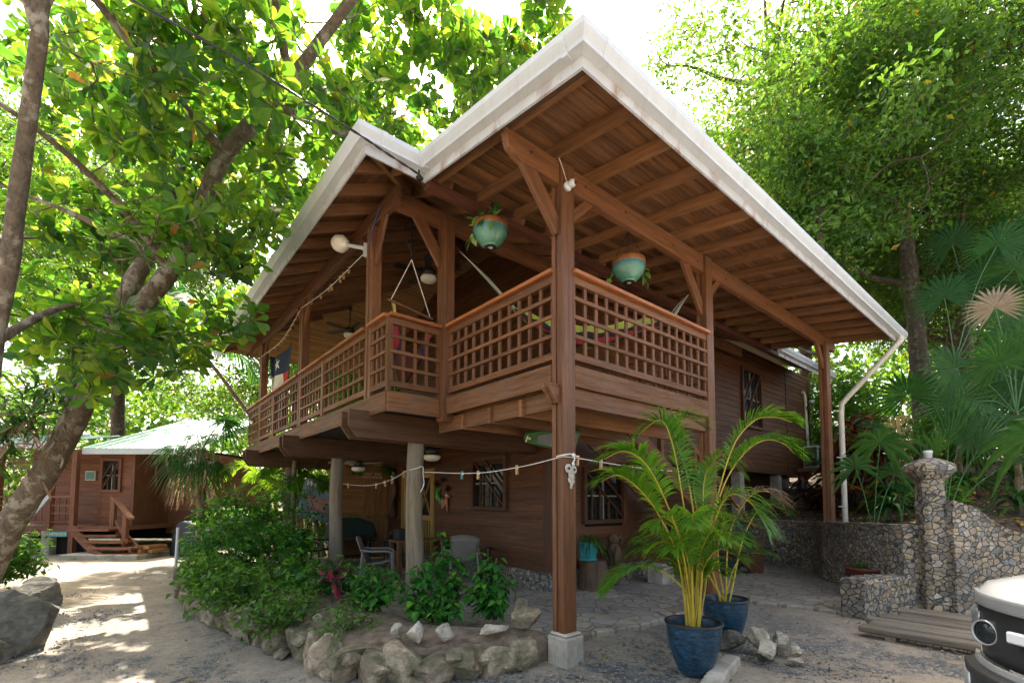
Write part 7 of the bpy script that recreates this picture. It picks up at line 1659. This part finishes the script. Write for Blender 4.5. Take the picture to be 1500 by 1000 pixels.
T = thing("carved_bird", (3.75, 2.3, 0.07), "wooden parrot carving standing against the dark wall under the porch", "carving"); b = MB(); q = Vector((3.72, 2.3, 0.07)); b.tube(spline([q, q + UP * 0.2, q + Vector((0.02, 0, 0.42)), q + Vector((0.0, 0, 0.66)), q + Vector((-0.03, 0, 0.76))], 24), list(np.interp(np.linspace(0, 1, 24), [0, .2, .45, .7, .85, 1], [0.13, 0.10, 0.12, 0.14, 0.10, 0.07])), 14); b.build("body", M['carved'], T)
b = MB(); b.ball(q + Vector((-0.02, -0.02, 0.83)), 0.115, 14, (1.1, 0.9, 0.95)); b.tube(spline([q + Vector((0.06, -0.06, 0.86)), q + Vector((0.14, -0.09, 0.82)), q + Vector((0.13, -0.09, 0.74))], 8), list(np.linspace(0.05, 0.012, 8)), 8); b.build("head", M['carved'], T)
for s_ in (-1, 1): b = MB(); b.ball(q + Vector((0.0, 0.10 * s_ - .01, 0.50)), 0.2, 12, (0.55, 0.28, 1.1)); b.build("wing", M['carved'], T)
b = MB(); b.tube(spline([q + Vector((-0.05, 0.02, 0.3)), q + Vector((-0.17, 0, 0.08)), q + Vector((-0.2, 0, -0.03))], 8), list(np.linspace(0.08, 0.03, 8)), 8); b.build("tail", M['carved'], T)
T = thing("blue_tub", (7.0, 1.9, 0.07), "dark blue tub lying under the stairs", "tub"); b = MB(); b.lathe([(0, 0.0), (0.36, 0.0), (0.42, 0.2), (0.44, 0.21), (0.42, 0.22), (0.36, 0.05), (0, 0.04)], (6.75, 1.75, 0.07), 20); b.build("tub", M['blueglaze'], T)
T = thing("terracotta_planter", (6.15, -1.05, 0.07), "dark red oval planter with green sprouts behind the low kerb wall", "planter"); b = MB(); b.lathe([(0, 0), (0.22, 0), (0.28, 0.26), (0.30, 0.27), (0.29, 0.29), (0.25, 0.25), (0, 0.24)], (6.1, -1.03, 0.22), 20); b.bb(5.9, 6.3, -1.2, -0.86, 0.07, 0.22); b.build("planter", M['potred'] if 'potred' in M else M.setdefault('potred', plain("dark_red_clay", (0.14, 0.035, 0.02), 0.6, var=0.3)), T)
strap_plant((6.05, -0.98, 0.45), "green sprouts in the dark red planter", "sprouts", "plant", 22, 0.26, 0.025, 0.05, mat='hib', up=1.2, stem=False, droop=0.5)
T = thing("marker_stake", tuple(S(-8.15, 11.6, 0)), "white stake standing at the edge of the bed by the path", "stake"); b = MB(); p = S(-8.15, 11.6); b.tube([(p.x, p.y, -0.05), (p.x + .02, p.y, 0.95)], 0.035, 8); b.build("stake", M['white'], T)
# slatted wooden fence on the slope
T = thing("wooden_fence", tuple(S(16.4, 20, 2.7)), "sunlit yellowish slatted wooden fence far up the slope", "fence")
for q in range(22):
    p = S(14.0 + q * 0.22, 20.0); z = hz(p.x, p.y); b = MB(); b.box((p.x, p.y, z + 1.0), (2.0, 0.15, 0.025), (UP, RGT, FWD)); b.build("slat", M['fence'], T)
b = MB()
for h in (0.5, 1.6): b.beam(S(13.9, 20.04, hz(*S(13.9, 20)[:2]) + h), S(18.8, 20.04, hz(*S(18.8, 20)[:2]) + h), 0.04, 0.09)
b.build("rail", M['fence'], T)
# ---------------------------------------------------------------- the small cabin at the end of the path
CB = thing("cabin", tuple(S(-12.5, 15, 0)), "small red brown wooden cabin with a green metal roof at the end of the path", "cabin")
CA = (RGT, FWD, UP)
def cbox(b, r0, r1, d0, d1, z0, z1):
    c = S((r0 + r1) / 2, (d0 + d1) / 2, (z0 + z1) / 2); L = [r1 - r0, d1 - d0, z1 - z0]; k = max(range(3), key=lambda i: L[i]); od = [k] + [i for i in range(3) if i != k]
    ax_ = [CA[i] for i in od]
    if ax_[0].cross(ax_[1]).dot(ax_[2]) < 0: od = [od[0], od[2], od[1]]; ax_ = [CA[i] for i in od]
    b.box(c, [L[i] for i in od], ax_)
def cwall(r0, r1, d, z0, z1, holes=(), mat='cabin'):
    b = MB(); p, q = S(r0, d), S(r1, d); siding(b, (p.x, p.y), (q.x, q.y), z0, z1, (-FWD.x, -FWD.y), 0.16, holes); return b.build("wall", M[mat], CB)
cwall(-16.5, -12.9, 16.3, 0.8, 3.35)
cwall(-12.95, -11.9, 14.9, 0.8, 3.2, holes=((0.12, 0.62, 1.95, 2.85),))
cwall(-11.9, -10.4, 16.4, 0.5, 3.35, holes=((0.65, 1.45, 1.8, 2.85),))
cwall(-10.4, -10.15, 16.2, 0.2, 3.2)
b = MB(); cbox(b, -12.98, -12.88, 14.88, 16.3, 0.8, 3.2); cbox(b, -11.95, -11.85, 14.86, 16.4, 0.8, 3.2); cbox(b, -10.45, -10.35, 16.15, 16.45, 0.2, 3.3); b.build("side_wall", M['cabin'], CB)
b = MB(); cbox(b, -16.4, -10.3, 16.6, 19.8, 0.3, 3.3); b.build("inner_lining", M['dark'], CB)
b = MB(); p, q = S(-10.18, 16.2), S(-10.18, 20); siding(b, (p.x, p.y), (q.x, q.y), 0.2, 3.2, (RGT.x, RGT.y), 0.16); b.build("wall", M['cabin'], CB)
window(tuple(S(-12.58, 14.87, 2.4)), tuple(RGT), tuple(-FWD), 0.5, 0.9, -1, 2, fr='cabin', parent=CB)
window(tuple(S(-10.85, 16.37, 2.32)), tuple(RGT), tuple(-FWD), 0.8, 1.05, 1, 3, fr='cabin', parent=CB)
b = MB(); cbox(b, -17, -12.9, 14.35, 16.3, 0.72, 0.84); cbox(b, -13, -11.6, 14.1, 16.4, 0.72, 0.84); cbox(b, -17, -12.9, 14.3, 14.38, 0.55, 0.83); b.build("porch_floor", M['cabin'], CB)
b = MB(); cbox(b, -16.9, -13.0, 14.5, 14.6, -0.1, 0.7); b.build("skirting", M['dark'], CB)
for r in (-17, -15.5, -13.92, -13.2): b = MB(); cbox(b, r - 0.07, r + 0.07, 14.25, 14.39, 0.0 if r > -13.5 else 0.45, 3.15); b.build("porch_post", M['cabin'], CB)
for r in (-15.5, -13.92): b = MB(); cbox(b, r - 0.12, r + 0.12, 14.22, 14.46, -0.1, 0.7); b.build("pier", M['conc'], CB)
for r0, r1 in ((-16.93, -15.57), (-15.43, -13.99), (-13.85, -13.27)):
    b = MB(); n_ = max(3, int((r1 - r0) / 0.17))
    for k in range(n_ + 1): x = r0 + (r1 - r0) * k / n_; cbox(b, x - 0.018, x + 0.018, 14.31, 14.335, 0.98, 1.70)
    for z in (0.97, 1.22, 1.46): cbox(b, r0, r1, 14.285, 14.308, z - 0.02, z + 0.02)
    cbox(b, r0, r1, 14.26, 14.36, 1.69, 1.75); b.build("railing", M['cabin'], CB)
st = thing("cabin_steps", tuple(S(-11.7, 13.5, 0)), "red brown wooden steps with a sloping handrail leading up to the cabin", "steps")
for k in range(5):
    r = -12.4 + k * 0.36; d = 14.1 - k * 0.17; z = 0.82 - 0.16 * k - 0.05
    b = MB(); cbox(b, r - 0.45 - 0.02 * k, r + 0.75, d - 0.35, d + 0.02, z - 0.05, z + 0.01); b.build("tread", M['cabin'], st)
b = MB()
for s0, s1 in (((-12.95, 14.05, 0.75), (-11.35, 13.2, 0.0)), ((-11.75, 14.2, 0.75), (-10.35, 13.45, 0.0))): b.beam(S(*s0), S(*s1), 0.06, 0.28)
b.build("stringer", M['cabin'], st)
b = MB(); b.beam(S(-12.0, 14.3, 1.72), S(-10.75, 13.45, 1.10), 0.13, 0.06); b.beam(S(-11.9, 14.3, 1.0), S(-10.9, 13.5, 0.42), 0.05, 0.09); b.build("handrail", M['cabin'], st)
for r, d, z0, z1 in ((-12.0, 14.32, 0.8, 1.7), (-11.05, 13.62, 0.1, 1.22)): b = MB(); cbox(b, r - 0.06, r + 0.06, d - 0.06, d + 0.06, z0, z1); b.build("newel_post", M['cabin'], st)
b = MB(); cbox(b, -12.35, -10.2, 13.0, 14.4, -0.05, 0.13); setp(b.build("step_slab", M['conc'], bevel=0.02), "concrete slab in front of the cabin's steps", "slab")
# green ribbed roof
def ribbed(r0, r1, d0, z0, d1, z1, name):
    b = MB(); vs = []; n_ = int((r1 - r0) / 0.045)
    for i in range(n_ + 1):
        r = r0 + (r1 - r0) * i / n_; h = 0.012 * math.cos(i * math.pi * 0.5) + (0.02 if i % 8 == 0 else 0)
        vs += [S(r, d0, z0 + h), S(r, d1, z1 + h)]
    b.add(vs, [(2 * i, 2 * i + 2, 2 * i + 3, 2 * i + 1) for i in range(n_)], smooth=False); return b.build(name, M['green_roof'], CB, solid=0.01)
ribbed(-13.1, -10.1, 14.4, 3.2, 19.0, 4.85, "roof"); ribbed(-18, -13.5, 13.8, 3.32, 16.4, 3.85, "porch_roof")
b = MB(); cbox(b, -13.1, -10.1, 14.38, 14.42, 3.02, 3.2); cbox(b, -18, -13.5, 13.78, 13.82, 3.14, 3.32); b.build("fascia", M['white'], CB)
b = MB(); b.beam(S(-10.12, 14.4, 3.12), S(-10.12, 19, 4.77), 0.04, 0.16); b.build("barge_board", M['white'], CB)
T = thing("cabin_sign", tuple(S(-13.55, 14.2, 0.72)), "teal painted name board reading CASITA AZUL under the cabin's railing", "sign"); b = MB(); cbox(b, -13.87, -13.28, 14.22, 14.245, 0.53, 0.68); b.build("board", M['tealsign'] if 'tealsign' in M else M.setdefault('tealsign', plain("teal_paint", (0.12, 0.30, 0.28), 0.5, var=0.2)), T); text_mesh("CASITA AZUL", 0.095, 'letter', S(-13.575, 14.215, 0.605), tuple(RGT), (0, 0, 1), "letters", T)
T = thing("cabin_picture", tuple(S(-14.2, 16.25, 2.5)), "small framed teal picture on the cabin's porch wall", "picture"); b = MB(); cbox(b, -14.62, -14.28, 16.22, 16.26, 2.3, 2.62); b.build("frame", M['letter'], T); b = MB(); cbox(b, -14.59, -14.31, 16.21, 16.222, 2.33, 2.59); b.build("picture", M['tealsign'], T)
T = thing("covered_heap", tuple(S(-9.7, 14.3, 0)), "dark tarpaulin covered heap beside the cabin's steps", "heap"); v, f = rock((0, 0, 0), (0.75, 0.5, 0.55), 77, cuts=5); b = MB(); c = S(-9.6, 14.2, 0.4); b.add([Vector(p) + c for p in v], f, smooth=True); b.build("cover", M['tarp'] if 'tarp' in M else M.setdefault('tarp', plain("dark_tarpaulin", (0.02, 0.024, 0.032), 0.5, var=0.3)), T)
T = thing("firewood_stack", tuple(S(-10.35, 13.7, 0)), "small stack of sawn wood at the foot of the cabin's handrail", "firewood"); 
for q in range(7): b = MB(); a = random.uniform(-.4, .4); c = S(-10.45 + 0.11 * (q % 4), 13.7, 0.19 + 0.11 * (q // 4)); b.beam(c - FWD * 0.3 + RGT * a * .3, c + FWD * 0.3 - RGT * a * .3, 0.09, 0.09); b.build("log", M['siding_pale'], T)
T = thing("leaning_board", tuple(S(-14.0, 13.6, 0)), "pale board leaning against the cabin's porch beside the almond trunk", "board"); b = MB(); b.beam(S(-14.35, 13.9, 0.75), S(-13.75, 14.1, 1.75), 0.05, 0.09); b.build("board", M['white'], T)

# ---------------------------------------------------------------- the white car at the right edge
M['carwhite'] = plain("white_car_paint", (0.80, 0.81, 0.82), 0.22, var=0.02, coat=0.6); M['carblack'] = plain("black_car_plastic", (0.03, 0.032, 0.036), 0.38, var=0.15); M['carsilver'] = plain("silver_car_trim", (0.48, 0.50, 0.52), 0.3, 0.5, var=0.06); M['carglass'] = plain("car_glass", (0.02, 0.025, 0.03), 0.05, var=0.1); M['tyre'] = plain("tyre_rubber", (0.02, 0.02, 0.02), 0.8); M['headglass'] = plain("headlamp_glass", (0.35, 0.38, 0.42), 0.08, 0.6, var=0.3, scale=40)
CO = S(2.62, 3.0); cxx = (RGT * 0.998 + FWD * 0.06).normalized(); cyy = (-FWD * 0.998 + RGT * 0.06).normalized()
CAR = thing("parked_car", tuple(S(4.6, 2.0)), "white off road car with black grille and round headlamps at the right edge", "car"); CW_ = 1.86
def cp(u_, w, z): return Vector((CO.x, CO.y, 0)) + cxx * u_ + cyy * w + UP * (z * 1.09)
def nose(w, off=0.0): t_ = abs(2 * w / CW_ - 1); return 0.30 * t_ ** 3.5 - off
def band(b, z0, z1, o0, o1, w0=0.0, w1=CW_, n=28, mi=None, side=0.0):
    vs = []; rows = 4
    for i in range(n + 1):
        w = w0 + (w1 - w0) * i / n
        for j in range(rows + 1): f = j / rows; vs.append(cp(nose(w, o0 + (o1 - o0) * f), w, z0 + (z1 - z0) * f))
    b.add(vs, [(i * (rows + 1) + j, (i + 1) * (rows + 1) + j, (i + 1) * (rows + 1) + j + 1, i * (rows + 1) + j + 1) for i in range(n) for j in range(rows)], smooth=True, mi=mi)
# body: stacked plan outlines
b = MB(); prof = [(0.0, 1.0, 0.93), (-0.01, 0.995, 0.96), (-0.05, 0.975, 1.005), (-0.35, 0.93, 1.06), (-1.0, 0.9, 1.10)]
vs = []; n_ = 24
for (o, k_, z) in prof:
    for i in range(n_ + 1): w = CW_ * (0.5 + (i / n_ - 0.5) * k_); vs.append(cp(nose(min(CW_, max(0, CW_ * i / n_)), o), w, z + (0.03 if o < -0.04 else 0) * (1 - (2 * i / n_ - 1) ** 2)))
b.add(vs, [(j * (n_ + 1) + i, j * (n_ + 1) + i + 1, (j + 1) * (n_ + 1) + i + 1, (j + 1) * (n_ + 1) + i) for j in range(len(prof) - 1) for i in range(n_)], smooth=True); b.build("hood", M['carwhite'], CAR, solid=0.02)
b = MB()
for w0, w1, sg in ((0.0, 0.05, -1), (CW_ - 0.05, CW_, 1)):
    w = w0 if sg < 0 else w1
    b.prism([(0.30, 0.42), (0.42, 0.42), (0.50, 0.72), (0.75, 0.86), (1.15, 0.86), (1.42, 0.72), (1.5, 0.42), (3.2, 0.40), (3.28, 0.72), (3.5, 0.86), (3.9, 0.86), (4.15, 0.7), (4.2, 0.45), (4.55, 0.5), (4.6, 1.12), (1.3, 1.12), (0.30, 0.99)], cp(0, w, 0), cxx, UP, cyy * (-0.05 * sg))
b.build("side_panel", M['carwhite'], CAR, bevel=0.015)
b = MB(); P_ = [(1.25, 1.10), (1.85, 1.70), (2.1, 1.78), (4.3, 1.78), (4.58, 1.1)]; b.prism(P_, cp(0, 0.10, 0), cxx, UP, cyy * (CW_ - 0.2)); b.build("cabin", M['carwhite'], CAR, bevel=0.04)
b = MB(); b.prism([(1.75, 1.16), (1.98, 1.62), (2.8, 1.66), (2.8, 1.16)], cp(0, 0.094, 0), cxx, UP, cyy * (CW_ - 0.188)); b.prism([(2.9, 1.16), (2.9, 1.66), (4.1, 1.66), (4.3, 1.16)], cp(0, 0.095, 0), cxx, UP, cyy * (CW_ - 0.19)); b.build("side_window", M['carglass'], CAR)
b = MB(); b.quad(cp(1.30, 0.22, 1.16), cp(1.30, CW_ - 0.22, 1.16), cp(1.80, CW_ - 0.24, 1.67), cp(1.80, 0.24, 1.67)); b.build("windscreen", M['carglass'], CAR)
b = MB(); band(b, 0.90, 0.965, 0.012, 0.012); setp(b.build("nose_trim", M['carsilver'], CAR, solid=0.02), None)
b = MB(); band(b, 0.62, 0.90, -0.02, -0.005); b.build("grille", M['carblack'], CAR, solid=0.02)
b = MB()
for z in (0.68, 0.74, 0.80, 0.86): band(b, z - 0.004, z + 0.004, -0.006, -0.006, 0.45, CW_ - 0.45)
b.build("grille_bar", M['carblack'], CAR, solid=0.008)
b = MB(); band(b, 0.585, 0.62, 0.03, 0.02); b.build("lower_trim", M['carsilver'], CAR, solid=0.02)
b = MB(); band(b, 0.36, 0.58, 0.09, 0.10); band(b, 0.58, 0.586, 0.10, 0.0); band(b, 0.22, 0.36, 0.03, 0.085); b.build("bumper", M['carblack'], CAR, solid=0.03)
b = MB(); band(b, 0.30, 0.54, 0.105, 0.105, 0.0, 0.16, 8); b.build("bumper_corner", M['carsilver'], CAR, solid=0.02)
b = MB(); band(b, 0.30, 0.54, 0.105, 0.105, CW_ - 0.16, CW_, 8); b.build("bumper_corner", M['carsilver'], CAR, solid=0.02)
for w in (0.22, CW_ - 0.22):
    c = cp(nose(w, 0.0), w, 0.765); nn = -cxx if True else None; e_ = cyy; X3 = (e_, UP, (-cxx))
    b = MB(); b.lathe([(0.062, -0.02), (0.073, 0.015), (0.070, 0.025), (0.063, 0.018)], c, 24, ax=X3); hl = b.build("headlight", M['carsilver'], CAR)
    b = MB(); b.lathe([(0.0, 0.022), (0.04, 0.019), (0.063, 0.010)], c, 20, ax=X3); b.build("lens", M['carglass'], hl)
b = MB(); c0 = cp(nose(0.5, 0.03), 0.5, 0.80); b.box(c0, (0.13, 0.03, 0.06), (cyy, -cxx, UP)); b.build("emblem_bar", M['carwhite'], CAR, bevel=0.008); b = MB(); b.box(cp(nose(0.95, 0.03), 0.95, 0.78), (0.22, 0.03, 0.07), (cyy, -cxx, UP)); b.build("emblem_bar", M['carsilver'], CAR, bevel=0.008)
for w in (0.08, CW_ - 0.08): b = MB(); b.box(cp(nose(w, 0.012), w, 0.80), (0.05, 0.02, 0.12), (cyy, -cxx, UP)); b.build("turn_signal", M['headglass'], CAR, bevel=0.006)
b = MB(); b.box(cp(-0.10, CW_ / 2, 0.47), (0.5, 0.02, 0.13), (cyy, -cxx, UP)); b.build("number_plate", M['carwhite'], CAR, bevel=0.005)
for u_ in (0.95, 3.7):
    for w in (0.13, CW_ - 0.13):
        c = cp(u_, w, 0.39); X3 = (cxx, UP, cyy); b = MB(); b.lathe([(0.22, -0.12), (0.36, -0.12), (0.39, -0.08), (0.39, 0.08), (0.36, 0.12), (0.22, 0.12)], c, 28, ax=X3); wh = b.build("wheel", M['tyre'], CAR)
        b = MB(); b.lathe([(0.0, -0.10), (0.10, -0.11), (0.20, -0.09), (0.225, -0.12)], c, 20, ax=X3); b.lathe([(0.0, 0.10), (0.10, 0.11), (0.20, 0.09), (0.225, 0.12)], c, 20, ax=X3); b.build("rim", M['carsilver'], wh)
b = MB(); b.prism([(0.4, 0.3), (4.4, 0.3), (4.4, 0.9), (0.4, 0.9)], cp(0, 0.3, 0), cxx, UP, cyy * (CW_ - 0.6)); b.build("underbody", M['carblack'], CAR)
